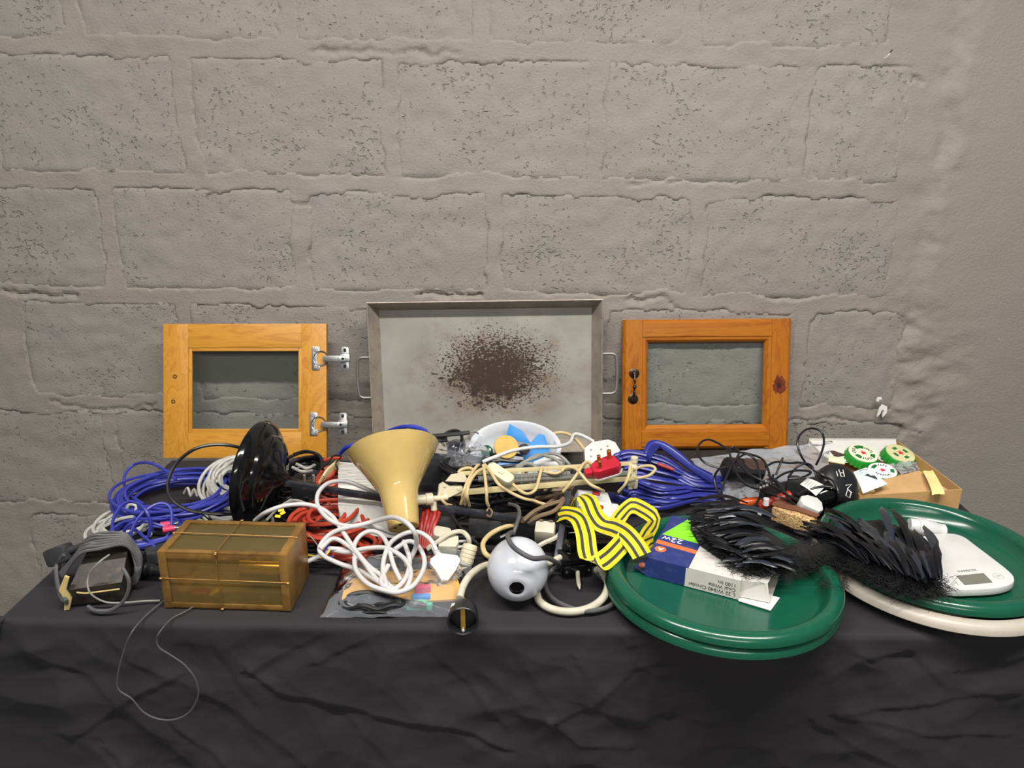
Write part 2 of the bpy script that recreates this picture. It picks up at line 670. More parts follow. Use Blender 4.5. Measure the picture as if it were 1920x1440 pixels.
tc = nd(nt, 'ShaderNodeTexCoord')
co_raw = tc.outputs['Object']
base = ramp(nt, noise_n(nt, co, 9, 5), [(0.3, '#918e86'), (0.7, '#a6a39b')])


def blotch(rad, lo, hi, scale, d, thr, soft):
    """noise that survives inside the radius only"""
    f = nd(nt, 'ShaderNodeMapRange')
    f.inputs['From Min'].default_value = lo
    f.inputs['From Max'].default_value = hi
    f.inputs['To Min'].default_value = 0.42
    f.inputs['To Max'].default_value = -0.05
    nt.links.new(rad, f.inputs['Value'])
    n = noise_n(nt, objco(nt, (1, 1, 1.5)), scale, d, 0.65)
    a = nd(nt, 'ShaderNodeMath', operation='ADD')
    nt.links.new(f.outputs[0], a.inputs[0])
    nt.links.new(n, a.inputs[1])
    return ramp(nt, a.outputs[0], [(thr, (0, 0, 0, 1)), (min(1, thr + soft), (1, 1, 1, 1))]).outputs[0]


ra = radial(0.01, 0.17, 0.23, 0.14)
tan = blotch(ra, 0.1, 1.3, 14, 4, 0.58, 0.3)
c = mix(nt, tan, base.outputs[0], '#8a7d6c')
br = blotch(radial(0.005, 0.165, 0.17, 0.10), 0.0, 1.15, 22, 6, 0.69, 0.3)
c = mix(nt, br, c, '#5b4a44')
dk = blotch(radial(0.005, 0.165, 0.21, 0.115), 0.0, 1.25, 60, 6, 0.765, 0.06)
c = mix(nt, dk, c, '#3a302e')
sp = blotch(radial(0.02, 0.20, 0.24, 0.16), 0.2, 1.2, 170, 3, 0.80, 0.03)
c = mix(nt, sp, c, '#40342c')
nt.links.new(c, b.inputs['Base Color'])
b.inputs['Metallic'].default_value = 0.25
b.inputs['Roughness'].default_value = 0.5
bump(nt, b, noise_n(nt, co, 140, 4), 0.06, 0.001)
mt['griddle'] = m
mt['griddle_rim'] = plain('rusty grey steel', '#a0978a', 0.5, 0.3, var=0.12, vscale=20, dirt='#6b4c38', dirtamt=0.6)
mt['griddle_handle'] = plain('grey steel rod', '#8f8f8a', 0.4, 0.6)

# wood of the two doors
for k in ('X', 'Z'):
    mt['pine_pale_' + k] = wood('honey varnished wood ' + k, '#b98026', '#c38b30', '#9c6218', k, 1.0, 0.4, ori=(3, 2, 1))
    mt['pine_red_' + k] = wood('orange varnished pine ' + k, '#ab6a18', '#a66216', '#7d3a0c', k, 1.0, 0.3, ori=(7, 5, 2))

# wall: grey paint over rough blocks; the relief is partly mesh, the pits are bump
def wall_mat(name, pits, c1, c2):
    m, nt, b = new_mat(name)
    tc = nd(nt, 'ShaderNodeTexCoord')
    co = tc.outputs['Object']
    n1 = noise_n(nt, co, 1.6, 4)
    r1 = ramp(nt, n1, [(0.3, c1), (0.7, c2)])
    n2 = noise_n(nt, co, 30, 5)
    r2 = ramp(nt, n2, [(0.4, (0, 0, 0, 1)), (0.8, (0.25,) * 3 + (1,))])
    c = mix(nt, r2.outputs[0], r1.outputs[0], '#8d8680')
    n5 = noise_n(nt, co, 55, 3, 0.5)
    r5 = ramp(nt, n5, [(0.765, (0, 0, 0, 1)), (0.78, (0.5,) * 3 + (1,))])
    c = mix(nt, r5.outputs[0], c, '#c9c2bb')
    n6 = noise_n(nt, co, 3.1, 3, 0.5)
    r6 = ramp(nt, n6, [(0.66, (0, 0, 0, 1)), (0.74, (0.3,) * 3 + (1,))])
    c = mix(nt, r6.outputs[0], c, '#8a7f92')
    nt.links.new(c, b.inputs['Base Color'])
    b.inputs['Roughness'].default_value = 0.62
    b.inputs['Specular IOR Level'].default_value = 0.3
    fine = noise_n(nt, co, 190, 5, 0.7)
    nb = bump(nt, None, fine, 0.5, 0.005)
    broad = noise_n(nt, co, 12, 5, 0.6)
    nb = bump(nt, None, broad, 0.22, 0.006, nb)
    if pits:
        # pits gathered in patches
        pt = nd(nt, 'ShaderNodeTexNoise')
        pt.inputs['Scale'].default_value = 88
        pt.inputs['Detail'].default_value = 3
        pt.inputs['Distortion'].default_value = 0.3
        mp = nd(nt, 'ShaderNodeMapping')
        mp.inputs['Scale'].default_value = (1, 1, 1.2)
        nt.links.new(co, mp.inputs[0])
        nt.links.new(mp.outputs[0], pt.inputs['Vector'])
        pm = noise_n(nt, co, 7, 3)
        ad = nd(nt, 'ShaderNodeMath', operation='MULTIPLY_ADD')
        nt.links.new(pm, ad.inputs[0])
        ad.inputs[1].default_value = 0.55
        nt.links.new(pt.outputs['Fac'], ad.inputs[2])
        pr = ramp(nt, ad.outputs[0], [(0.915, (1, 1, 1, 1)), (0.99, (0, 0, 0, 1))])
        nb = bump(nt, None, pr.outputs[0], 0.7, 0.006, nb)
    nt.links.new(nb, b.inputs['Normal'])
    return m


mt['wall_block'] = wall_mat('grey painted rough block', True, '#8b857f', '#918c86')
mt['wall_mortar'] = wall_mat('grey painted smeared mortar', False, '#8b847d', '#918b85')
mt['floor'] = plain('grey concrete floor', '#6e6a66', 0.7, var=0.15, vscale=4, bmp=0.2, bscale=60)

# ------------------------------------------------------------------ the setting: wall of painted blocks, floor
WALL_Y = 1.872
_rng = np.random.RandomState(11)
_LAT = _rng.rand(256, 256)


def vnoise(x, z, s, seed=0):
    """smooth value noise on arrays"""
    x = x * s + seed * 17.3
    z = z * s + seed * 9.7
    xi, zi = np.floor(x).astype(int), np.floor(z).astype(int)
    fx, fz = x - xi, z - zi
    fx, fz = fx * fx * (3 - 2 * fx), fz * fz * (3 - 2 * fz)
    g = lambda a, b: _LAT[a & 255, b & 255]
    return (g(xi, zi) * (1 - fx) + g(xi + 1, zi) * fx) * (1 - fz) + (g(xi, zi + 1) * (1 - fx) + g(xi + 1, zi + 1) * fx) * fz


def fbm(x, z, s, o=4, seed=0):
    t, a, n = 0, 1, 0
    for k in range(o):
        t = t + a * vnoise(x, z, s * 2 ** k, seed + k)
        n += a
        a *= 0.5
    return t / n


def wall_xz(px, py):
    p = W(px, py, WALL_Y)
    return p.x, p.z


# bed joints (mortar band centre lines) and head joints, read off the wall
bed_px = [(-120, ), (98, ), (348, ), (562, ), (768, ), (965, ), (1180, )]
beds = [wall_xz(960, y)[1] for (y,) in bed_px]           # z of band centres, top to bottom
heads_px = [
    [-250, 130, 535, 905, 1305, 1690],
    [-30, 352, 732, 1120, 1505, 1712],
    [-170, 207, 566, 926, 1308, 1692],
    [40, 352, 735, 1118, 1500, 1700],
    [-140, 215, 575, 930, 1300, 1690],
    [60, 360, 740, 1100, 1480, 1690],
]
blocks = []
for r in range(6):
    zt, zb = beds[r], beds[r + 1]
    ym = (bed_px[r][0] + bed_px[r + 1][0]) / 2
    xs = [wall_xz(x, ym)[0] for x in heads_px[r]]
    for a, b_ in zip(xs[:-1], xs[1:]):
        bw = 0.022
        blocks.append((a + bw, b_ - bw, zb + 0.022, zt - 0.024))
blocks = [q for q in blocks if q[1] - q[0] > 0.08]

X0, X1, Z0, Z1 = -1.75, 1.75, 0.0, 2.35
NX, NZ = 620, 420
gx, gz = np.meshgrid(np.linspace(X0, X1, NX), np.linspace(Z0, Z1, NZ))
wx = gx + (fbm(gx, gz, 14, 3, 3) - 0.5) * 0.030 + (fbm(gx, gz, 70, 2, 9) - 0.5) * 0.010
wz = gz + (fbm(gx, gz, 12, 3, 5) - 0.5) * 0.034 + (fbm(gx, gz, 60, 2, 8) - 0.5) * 0.012
mask = np.zeros_like(gx)
for (a, b_, c_, d_) in blocks:
    s = np.minimum(np.minimum(wx - a, b_ - wx), np.minimum(wz - c_, d_ - wz))
    mask = np.maximum(mask, np.clip(s / 0.006, 0, 1))
relief = (fbm(gx, gz, 5, 4, 1) - 0.5) * 0.010 + (fbm(gx * 0.35, gz, 26, 3, 2) - 0.5) * 0.0035
# trowel lips: the smear is thicker in places, so its edge casts a thin shadow in places only
lip = -0.0012 + 0.014 * np.clip(fbm(gx, gz, 9, 3, 21) - 0.51, 0, 1)
# plastered pier on the right, with a ragged edge
xp = wall_xz(1728, 400)[0] + (fbm(gx * 0, gz, 6, 3, 30) - 0.5) * 0.06
pier = np.clip((gx - xp) / 0.05, 0, 1)
pier = pier * pier * (3 - 2 * pier)
rough_edge = np.exp(-((gx - xp - 0.02) / 0.045) ** 2) * (fbm(gx, gz, 24, 3, 31) - 0.47) * 0.013
hgt = relief * (1 - 0.75 * pier) + lip * (1 - pier) + pier * 0.012 + rough_edge
# low on the right the plaster is lumpy
lowr = np.exp(-((gx - wall_xz(1700, 720)[0]) / 0.12) ** 2 - ((gz - wall_xz(1700, 720)[1]) / 0.18) ** 2)
hgt = hgt + lowr * (fbm(gx, gz * 1.6, 16, 4, 40) - 0.5) * 0.026


# a few long cracks under the smear
def crack(pxs, depth, wdt):
    global hgt
    q = [wall_xz(*p) for p in pxs]
    dd = np.full_like(gx, 9.0)
    jx = gx + (fbm(gx, gz, 45, 3, 50) - 0.5) * 0.022
    jz = gz + (fbm(gx, gz, 40, 3, 51) - 0.5) * 0.026
    for (ax, az), (bx, bz) in zip(q[:-1], q[1:]):
        vx, vz = bx - ax, bz - az
        t = np.clip(((jx - ax) * vx + (jz - az) * vz) / (vx * vx + vz * vz), 0, 1)
        dd = np.minimum(dd, np.hypot(jx - ax - t * vx, jz - az - t * vz))
    hgt = hgt - depth * np.clip(1 - dd / wdt, 0, 1)
    up = np.clip(1 - dd / 0.02, 0, 1) * (1 - np.clip(1 - dd / wdt, 0, 1))
    hgt = hgt + up * depth * 0.08


crack([(0, 546), (60, 550), (140, 556)], 0.012, 0.006)
crack([(780, 552), (850, 553), (905, 556)], 0.014, 0.006)
crack([(1555, 125), (1580, 148), (1620, 132), (1690, 130), (1730, 150)], 0.012, 0.007)
crack([(95, 748), (150, 765), (230, 766), (290, 758)], 0.008, 0.005)
crack([(1440, 375), (1520, 388), (1600, 376)], 0.008, 0.005)
crack([(1170, 562), (1250, 560), (1290, 590), (1330, 600)], 0.009, 0.005)
crack([(1440, 560), (1485, 562), (1560, 548)], 0.009, 0.006)
crack([(1480, 795), (1560, 782), (1640, 800), (1720, 805)], 0.008, 0.005)
crack([(585, 98), (700, 97), (860, 102)], 0.008, 0.005)
crack([(210, 365), (300, 358), (480, 365), (560, 382), (620, 372)], 0.007, 0.005)
crack([(1180, 345), (1260, 340), (1430, 338)], 0.007, 0.005)
crack([(1240, 180), (1255, 148)], 0.0, 0.004)
hgt_m = hgt - mask * 0.018
ys = WALL_Y - hgt_m
wall = thing('wall_back', 'rough grey painted block wall behind the table', None, (0, WALL_Y, 0), kind='structure')
co_ = np.stack([gx.ravel(), ys.ravel() - WALL_Y, gz.ravel()], 1)
idx = np.arange(NX * NZ).reshape(NZ, NX)
qf = np.stack([idx[:-1, :-1].ravel(), idx[:-1, 1:].ravel(), idx[1:, 1:].ravel(), idx[1:, :-1].ravel()], 1)


def np_mesh(name, co, quads, mat, parent=None, smooth=True):
    me = bpy.data.meshes.new(name)
    me.vertices.add(len(co))
    me.vertices.foreach_set('co', np.ascontiguousarray(co, dtype=np.float32).ravel())
    me.loops.add(quads.size)
    me.loops.foreach_set('vertex_index', np.ascontiguousarray(quads, dtype=np.int32).ravel())
    me.polygons.add(len(quads))
    me.polygons.foreach_set('loop_start', np.arange(0, quads.size, 4, dtype=np.int32))
    me.polygons.foreach_set('loop_total', np.full(len(quads), 4, dtype=np.int32))
    me.materials.append(mat)
    if smooth:
        me.polygons.foreach_set('use_smooth', np.ones(len(quads), dtype=bool))
    me.update(calc_edges=True)
    me.validate()
    o = bpy.data.objects.new(name, me)
    scene.collection.objects.link(o)
    if parent:
        o.parent = parent
    return o


np_mesh('mortar', co_, qf, mt['wall_mortar'], wall)
# the blocks: each one a slab whose face follows the same broad relief, slightly behind the smeared mortar
for bi, (a, b_, c_, d_) in enumerate(blocks):
    e = 0.016
    bnx, bnz = 44, 26
    bx, bz = np.meshgrid(np.linspace(a - e, b_ + e, bnx), np.linspace(c_ - e, d_ + e, bnz))
    hb = (fbm(bx, bz, 5, 4, 1) - 0.5) * 0.010 + (fbm(bx * 0.35, bz, 26, 3, 2) - 0.5) * 0.0035
    hb = hb + (fbm(bx, bz, 45, 3, 60 + bi) - 0.5) * 0.006 - 0.0012
    edge = np.minimum(np.minimum(bx - a + e, b_ + e - bx), np.minimum(bz - c_ + e, d_ + e - bz))
    hb = hb - 0.012 * np.clip(1 - edge / 0.012, 0, 1)
    n = bnx * bnz
    bco = np.concatenate([np.stack([bx.ravel(), -hb.ravel(), bz.ravel()], 1),
                          [[a - e, 0.06, c_ - e], [b_ + e, 0.06, c_ - e], [b_ + e, 0.06, d_ + e], [a - e, 0.06, d_ + e]]])
    bi_ = np.arange(n).reshape(bnz, bnx)
    bq = np.stack([bi_[:-1, :-1].ravel(), bi_[:-1, 1:].ravel(), bi_[1:, 1:].ravel(), bi_[1:, :-1].ravel()], 1)
    ext = [[n, n + 3, n + 2, n + 1], [bi_[0, 0], n, n + 1, bi_[0, -1]], [bi_[0, -1], n + 1, n + 2, bi_[-1, -1]],
           [bi_[-1, -1], n + 2, n + 3, bi_[-1, 0]], [bi_[-1, 0], n + 3, n, bi_[0, 0]]]
    np_mesh('block', bco, np.concatenate([bq, ext]), mt['wall_block'], wall)


def wall_chip(px, py, pts, name='paint_chip'):
    c = W(px, py, WALL_Y - 0.016)
    k = 1.0 / 790
    mb = MB()
    mb.prism([(x * k, y * k) for x, y in pts], 0, 0.006, frame(c, Vector((1, 0, 0)), Vector((0, 0, 1))))
    o = mb.build(name, mt['print_white'], wall)
    return o


wall_chip(1652, 770, [(-8, -12), (-5, 8), (0, 14), (9, 10), (10, -3), (3, -13), (2, -6), (4, 2), (-1, 4), (-3, -6)])
wall_chip(1647, 748, [(-5, -3), (-3, 4), (4, 4), (5, 0), (0, 1), (-1, -4)])
wall_chip(1664, 103, [(-7, -6), (-2, -3), (2, 1), (6, 9), (3, 3), (-1, -2)])

for sx0, sx1 in ((-3.2, X0), (X1, 3.2)):
    m_ = MB()
    m_.sheet(lambda u, v: Vector((sx0 + (sx1 - sx0) * u, WALL_Y - 0.008 + 0.01 * mnoise.noise(Vector((u * 6, v * 9, 1))), 2.35 * v)), 20, 30)
    m_.build('plaster', mt['wall_mortar'], wall)
m_ = MB()
m_.sheet(lambda u, v: Vector((-3.2 + 6.4 * u, WALL_Y - 0.006, 2.35 + 0.75 * v)), 20, 4)
m_.build('plaster', mt['wall_mortar'], wall)

fl = MB()
fl.box((6.4, 6.5, 0.1), TR(0, -1.3, -0.05))
o = fl.build('floor', mt['floor'])
o['kind'] = 'structure'
tag(o, 'bare concrete floor under the table')

# ------------------------------------------------------------------ table cloth (top and hanging skirt)
cFL, cBL = P(-3, 1161), P(322, 862)
cBR, cFR = P(1712, 866), P(2092, 1196)
corners = [cFL, cFR, cBR, cBL]                      # anticlockwise seen from above
cl = thing('tablecloth', 'black cotton cloth draped over the long table to the floor', 'tablecloth',
           ((cFL.x + cFR.x) / 2, (cFL.y + cBL.y) / 2, 0))
tz = H_T
RAD = 0.012
fnorm0 = Vector(((cFR - cFL).y, -(cFR - cFL).x, 0)).normalized()
mb = MB()


def top_pt(u, v):
    a = cFL.lerp(cFR, u) - fnorm0 * RAD
    b_ = cBL.lerp(cBR, u)
    p = a.lerp(b_, v)
    e = min(u, 1 - u, v * 0.5, (1 - v) * 0.5)
    p.z = tz - 0.002 + (0.0022 * (mnoise.noise(p * 6) * 0.6 + 0.4 * mnoise.noise(p * 17)) if e > 0.01 else 0)
    return p


mb.sheet(top_pt, 150, 60)
mb.build('cloth_top', mt['cloth'], cl)

# skirt: front side in fine rows, others plain
RAD = 0.012
creases_px = [
    [(100, 1242), (175, 1268), (240, 1330), (330, 1400), (385, 1445)], [(190, 1180), (250, 1240), (330, 1275), (420, 1320), (600, 1445)],
    [(15, 1175), (95, 1250), (150, 1370), (220, 1425), (250, 1450)], [(400, 1205), (440, 1260), (475, 1315)],
    [(470, 1258), (560, 1218), (640, 1172)], [(470, 1260), (520, 1295), (690, 1335), (850, 1365), (950, 1405)],
    [(595, 1248), (730, 1180)], [(735, 1190), (700, 1340), (660, 1445)], [(815, 1225), (890, 1305), (955, 1375)],
    [(765, 1222), (800, 1215), (925, 1185)], [(330, 1355), (455, 1445)], [(208, 1390), (255, 1445)], [(150, 1370), (260, 1300), (330, 1275)],
    [(960, 1205), (1000, 1270), (1035, 1325)], [(1030, 1350), (1105, 1322), (1190, 1255), (1215, 1248), (1420, 1205), (1580, 1190)],
    [(1210, 1250), (1250, 1342)], [(1105, 1325), (1190, 1357), (1260, 1340), (1320, 1350)],
    [(1230, 1263), (1325, 1285), (1430, 1255), (1535, 1232)], [(1325, 1285), (1320, 1350), (1305, 1420)],
    [(1560, 1195), (1620, 1232), (1500, 1310), (1440, 1345), (1330, 1345)], [(1620, 1232), (1690, 1230)],
    [(1570, 1340), (1700, 1325), (1810, 1308)], [(1570, 1342), (1690, 1365), (1885, 1385)],
    [(1085, 1245), (1110, 1270), (1108, 1320)], [(1028, 1350), (1010, 1390), (1032, 1445)], [(1030, 1350), (1090, 1395), (1180, 1402)],
    [(1805, 1262), (1925, 1228)], [(1710, 1220), (1780, 1290), (1880, 1300)], [(985, 1350), (1028, 1352)],
    [(1170, 1200), (1175, 1215), (1210, 1210)], [(1530, 1355), (1600, 1400), (1700, 1440)], [(560, 1290), (640, 1330), (760, 1445)],
]
nf = (cFR - cFL)
FLEN = nf.length
nf.normalize()
fnorm = Vector((nf.y, -nf.x, 0)).normalized()
NS, NT1, NT2 = 460, 110, 26
s_ = np.linspace(0, FLEN, NS)
t_ = np.concatenate([np.linspace(0, 0.36, NT1), np.linspace(0.36, 0.735, NT2 + 1)[1:]])
gs, gt = np.meshgrid(s_, t_)
# crease positions in (s, t)
disp = np.zeros_like(gs)
rr_ = random.Random(5)
for ci, cr in enumerate(creases_px):
    q = []
    for x, y in cr:
        p = onplane(x, y, cFL, fnorm)
        q.append(((p - cFL).dot(nf), tz - p.z))
    js = gs + (fbm(gs, gt, 18, 2, 70 + ci) - 0.5) * 0.012
    jt = gt + (fbm(gs, gt, 18, 2, 90 + ci) - 0.5) * 0.012
    best = np.full_like(gs, 9.0)
    side = np.zeros_like(gs)
    for (a0, a1), (b0, b1) in zip(q[:-1], q[1:]):
        vx, vz = b0 - a0, b1 - a1
        t = np.clip(((js - a0) * vx + (jt - a1) * vz) / (vx * vx + vz * vz), 0, 1)
        dx, dz = js - a0 - t * vx, jt - a1 - t * vz
        d = np.hypot(dx, dz)
        sd = np.sign(vx * (jt - a1) - vz * (js - a0))
        side = np.where(d < best, sd, side)
        best = np.minimum(best, d)
    A = rr_.uniform(0.002, 0.0042)
    wd = rr_.uniform(0.02, 0.05)
    # sharp ridge, steep on one side, long fall on the other
    near = np.clip(1 - best / (wd * 0.35), 0, 1)
    far = np.clip(1 - best / wd, 0, 1)
    disp += A * np.where(side > 0, near ** 1.4, far ** 1.6)
    disp -= 0.12 * A * np.clip(1 - np.abs(best - 0.011) / 0.011, 0, 1) * (side > 0)
disp += (fbm(gs, gt, 6, 4, 77) - 0.5) * 0.012 + (fbm(gs + gt, gt - gs * 0.4, 18, 3, 78) - 0.5) * 0.003


def worley(x, z, s, seed):
    """distance to the nearest of scattered points: cones that meet in sharp folds"""
    x, z = x * s, z * s
    xi, zi = np.floor(x).astype(int), np.floor(z).astype(int)
    best = np.full_like(x, 9.0)
    for a in (-1, 0, 1):
        for b_ in (-1, 0, 1):
            cx_, cz_ = xi + a, zi + b_
            px_ = cx_ + _LAT[(cx_ + seed) & 255, (cz_ * 3 + seed) & 255]
            pz_ = cz_ + _LAT[(cx_ * 5 + seed * 2) & 255, (cz_ + seed * 7) & 255]
            best = np.minimum(best, np.hypot(x - px_, z - pz_))
    return best


wa = gs + (fbm(gs, gt, 5, 3, 120) - 0.5) * 0.12
wb = gt + (fbm(gs, gt, 5, 3, 121) - 0.5) * 0.12
disp += (worley(wa, wb * 1.4 - gs * 0.3, 6.5, 4) - 0.5) * 0.016 + (worley(wa + wb * 0.6, wb - wa * 0.3, 13, 9) - 0.5) * 0.006
fade = np.clip((gt - 0.012) / 0.04, 0, 1)
disp = disp * fade + 0.035 * gt
# the left corner falls in a cone: the cloth swings out to the left and back
cx = gs - (0.02 + gt * 0.42)
corner = np.clip(-cx / 0.05, 0, None)
disp = disp + 0.05 * np.clip(gt, 0, 0.3) * np.exp(-(cx / 0.05) ** 2) - 0.012 * corner * (gt > 0.01)
ang = np.clip(gt / (RAD * 1.57), 0, 1) * (math.pi / 2)
outw = np.where(gt < RAD * 1.57, RAD * np.sin(ang) - RAD, 0.0) + disp * (gt >= 0)
down = np.where(gt < RAD * 1.57, RAD * (1 - np.cos(ang)), RAD + gt - RAD * 1.57)
base = cFL
bxs = base.x + nf.x * gs + fnorm.x * outw
bys = base.y + nf.y * gs + fnorm.y * outw
bzs = tz - 0.002 - down
bzs = np.maximum(bzs, 0.004)
# flare beyond the corner so that the front skirt reaches further left lower down
bxs = bxs - np.clip(0.02 + gt * 0.42 - gs, 0, None) * 0.85
off = cl.location
fco = np.stack([bxs.ravel() - off.x, bys.ravel() - off.y, bzs.ravel() - off.z], 1)
fi = np.arange(fco.shape[0]).reshape(gs.shape)
fq = np.stack([fi[:-1, :-1].ravel(), fi[1:, :-1].ravel(), fi[1:, 1:].ravel(), fi[:-1, 1:].ravel()], 1)
np_mesh('front_drape', fco, fq, mt['cloth'], cl)


def side_drape(a, b_, name, n=60, flare=False):
    d = (b_ - a)
    L = d.length
    d.normalize()
    nn = Vector((d.y, -d.x, 0))
    m_ = MB()

    def fn(u, v):
        p = a + d * (u * L)
        t = v * 0.74
        o_ = 0.02 * math.sin(u * L * 28 + 1.3 * math.sin(u * 9)) * min(1, t * 5) + 0.04 * t
        if flare:
            o_ += 0.85 * (0.02 + 0.42 * t) * math.exp(-((1 - u) * L / (0.03 + 0.3 * t)) ** 2) * min(1, t * 12)
        if t < 0.02:
            o_ = -0.006 * (1 - t / 0.02)
        return p + nn * o_ + Vector((0, 0, -0.002 - t * 0.995))
    m_.sheet(fn, n, 24)
    return m_.build(name, mt['cloth'], cl)


side_drape(cBL, cFL, 'end_drape', flare=True)
side_drape(cFR, cBR, 'end_drape')
side_drape(cBR, cBL, 'back_drape')

# ------------------------------------------------------------------ things leaning against the wall
def lean_rect(cpx, base_px, lean, z0=0.0):
    """fit a rectangle lying in a plane that leans back by `lean` degrees and passes through the table at base_px.
    corners TL, TR, BR, BL in pixels. gives frame (origin bottom left, x right, y up, z towards the room), width, height"""
    L = math.radians(lean)
    n = Vector((0, -math.cos(L), math.sin(L)))
    pt = P(base_px[0], base_px[1], z0)
    tl, tr, br, bl = [onplane(x, y, pt, n) for x, y in cpx]
    u = ((tr - tl) + (br - bl)) / 2
    v = ((tl - bl) + (tr - br)) / 2
    w_, h_ = u.length, v.length
    M_ = frame(bl, u, v)
    c = (tl + tr + br + bl) / 4
    M_ = frame(c - M_.col[0].to_3d() * w_ / 2 - M_.col[1].to_3d() * h_ / 2, u, v)
    return M_, w_, h_


# ---- plain cabinet door with hinges (its inner face shows)
Mx, dw, dh = lean_rect([(313, 606), (616, 608), (608, 857), (299, 860)], (453, 859), 18)
door = thing('cabinet_door', 'pale honey wooden cabinet door with glass pane and two steel hinges', 'cabinet door', Mx @ Vector((dw / 2, 0, 0)))
T = 0.018
sw, rt, rb = 0.060, 0.058, 0.062
for x in (0, dw - sw):
    MB().box((sw, dh, T), Mx, 0.0015, (x + sw / 2, dh / 2, -T / 2)).build('stile', mt['pine_pale_Z'], door)
MB().box((dw - 2 * sw, rt, T - 0.0004), Mx, 0.0008, (dw / 2, dh - rt / 2, -T / 2)).build('rail', mt['pine_pale_X'], door)
MB().box((dw - 2 * sw, rb, T - 0.0004), Mx, 0.0008, (dw / 2, rb / 2, -T / 2)).build('rail', mt['pine_pale_X'], door)
bw = 0.008
for x in (sw + bw / 2, dw - sw - bw / 2):
    MB().box((bw, dh - rt - rb, 0.008), Mx, 0.001, (x, (dh - rt + rb) / 2, -0.006)).build('glazing_bead', mt['pine_pale_Z'], door)
for y in (rb + bw / 2, dh - rt - bw / 2):
    MB().box((dw - 2 * sw - 2 * bw, bw, 0.008), Mx, 0.001, (dw / 2, y, -0.006)).build('glazing_bead', mt['pine_pale_X'], door)
MB().box((dw - 2 * sw, dh - rt - rb, 0.003), Mx, 0, (dw / 2, (dh - rt + rb) / 2, -0.0125)).build('glass_pane', mt['glass'], door)
Mi = Mx.inverted()
nrm = Mx.col[2].to_3d()


def loc2(px, py, Mx=Mx, nrm=nrm):
    q = Mx.inverted() @ onplane(px, py, Mx.col[3].to_3d(), nrm)
    return q.x, q.y


for (px, py) in ((328, 706), (325, 753)):
    x, y = loc2(px, py)
    MB().lathe([(0.0005, -0.002), (0.0022, -0.001), (0.003, 0.0006), (0.0048, 0.0004), (0.005, 0.0)], Mx @ TR(x, y, 0.0002), 14).build('screw_hole', mt['bronze'], door)


def hinge(px, py):
    x, y = loc2(px, py)
    k = 1 / 775
    o = MB()
    M_ = Mx @ TR(x, y, 0)
    # plate with rounded ears
    out = [(-8, -21), (-6, -22), (5, -22), (7, -20), (8, -12), (4, -10), (2, -6), (2, 6), (4, 10), (8, 12), (7, 20), (5, 22), (-6, 22), (-8, 21)]
    o.prism([(a * k, b * k) for a, b in out], 0.0002, 0.0022, M_, 0.0004)
    h_ = o.build('hinge', mt['steel'], door, label='nickel plated concealed hinge')
    # cup
    c = MB()
    c.lathe([(0.0001, -0.004), (10 * k, -0.004), (12.5 * k, 0.0018), (14 * k, 0.0028), (14.5 * k, 0.001)], M_ @ TR(9 * k, 0, 0.001), 24)
    c.build('cup', mt['steel'], h_)
    a = MB()
    a.box((46 * k, 11 * k, 0.008), M_, 0.0012, (38 * k, -1 * k, 0.008))
    a.build('arm', mt['steel'], h_)
    m_ = MB()
    m_.prism([(p[0] * k, p[1] * k) for p in rrect(15, 42, 4, 4, (54, 0))], 0.0015, 0.0045, M_, 0.0006)
    m_.box((18 * k, 14 * k, 0.010), M_, 0.0012, (55 * k, 0, 0.006))
    m_.build('mounting_plate', mt['steel'], h_)
    s = MB()
    for (ax, ay) in ((-1, 16), (-1, -16)):
        s = MB()
        s.lathe([(0.0001, 0.0030), (2.5 * k, 0.0036), (4.2 * k, 0.0030), (4.6 * k, 0.002)], M_ @ TR(ax * k, ay * k, 0), 12)
        s.build('screw', mt['zinc'], h_)
    for ax in (45, 58):
        s = MB()
        s.lathe([(0.0001, 0.0128), (2.2 * k, 0.0132), (3.6 * k, 0.0125), (3.8 * k, 0.011)], M_ @ TR(ax * k, -1 * k, 0), 12)
        s.build('screw', mt['zinc'], h_)
    d = MB()
    for (ax, ay) in ((54, 15), (54, -15)):
        d = MB()
        d.prism([(p[0] * k, p[1] * k) for p in rrect(5, 7, 2.3, 4, (ax, ay))], 0.0045, 0.0050, M_)
        d.build('slot', mt['hole_shade'], h_)
    d = MB()
    d.prism([(p[0] * k, p[1] * k) for p in circ(2.6, 12, (51.5, -1))], 0.0121, 0.0124, M_)
    d.build('slot', mt['hole_shade'], h_)


hinge(593, 672)
hinge(589, 795)

# ---- steel griddle tray, stood on its long side
Mg, gw, gh = lean_rect([(691, 568), (1128, 562), (1130, 846), (698, 852)], (912, 849), 7)
gr = thing('griddle_tray', 'grey steel griddle tray with burnt middle and wire handles, leaning on the wall', 'griddle', Mg @ Vector((gw / 2, 0, 0)))
D = 0.042
ins = 0.020
tk = 0.002
MB().box((gw - 2 * ins, gh - 2 * ins, tk), Mg, 0, (gw / 2, gh / 2, -D)).build('base_plate', mt['griddle'], gr)


def wall_strip(a, b_, ai, bi):
    """one raised side: outer rim a-b at the front, inner edge ai-bi at the base"""
    m_ = MB()
    pts = [Vector((*a, 0)), Vector((*b_, 0)), Vector((*bi, -D)), Vector((*ai, -D))]
    n = (pts[1] - pts[0]).cross(pts[3] - pts[0]).normalized() * 0.0022
    q = pts + [p + n for p in pts]
    fs = [(0, 1, 2, 3), (7, 6, 5, 4), (0, 4, 5, 1), (1, 5, 6, 2), (2, 6, 7, 3), (3, 7, 4, 0)]
    m_.add(q, fs, Mg)
    return m_.build('side_wall', mt['griddle_rim'], gr, smooth=0)


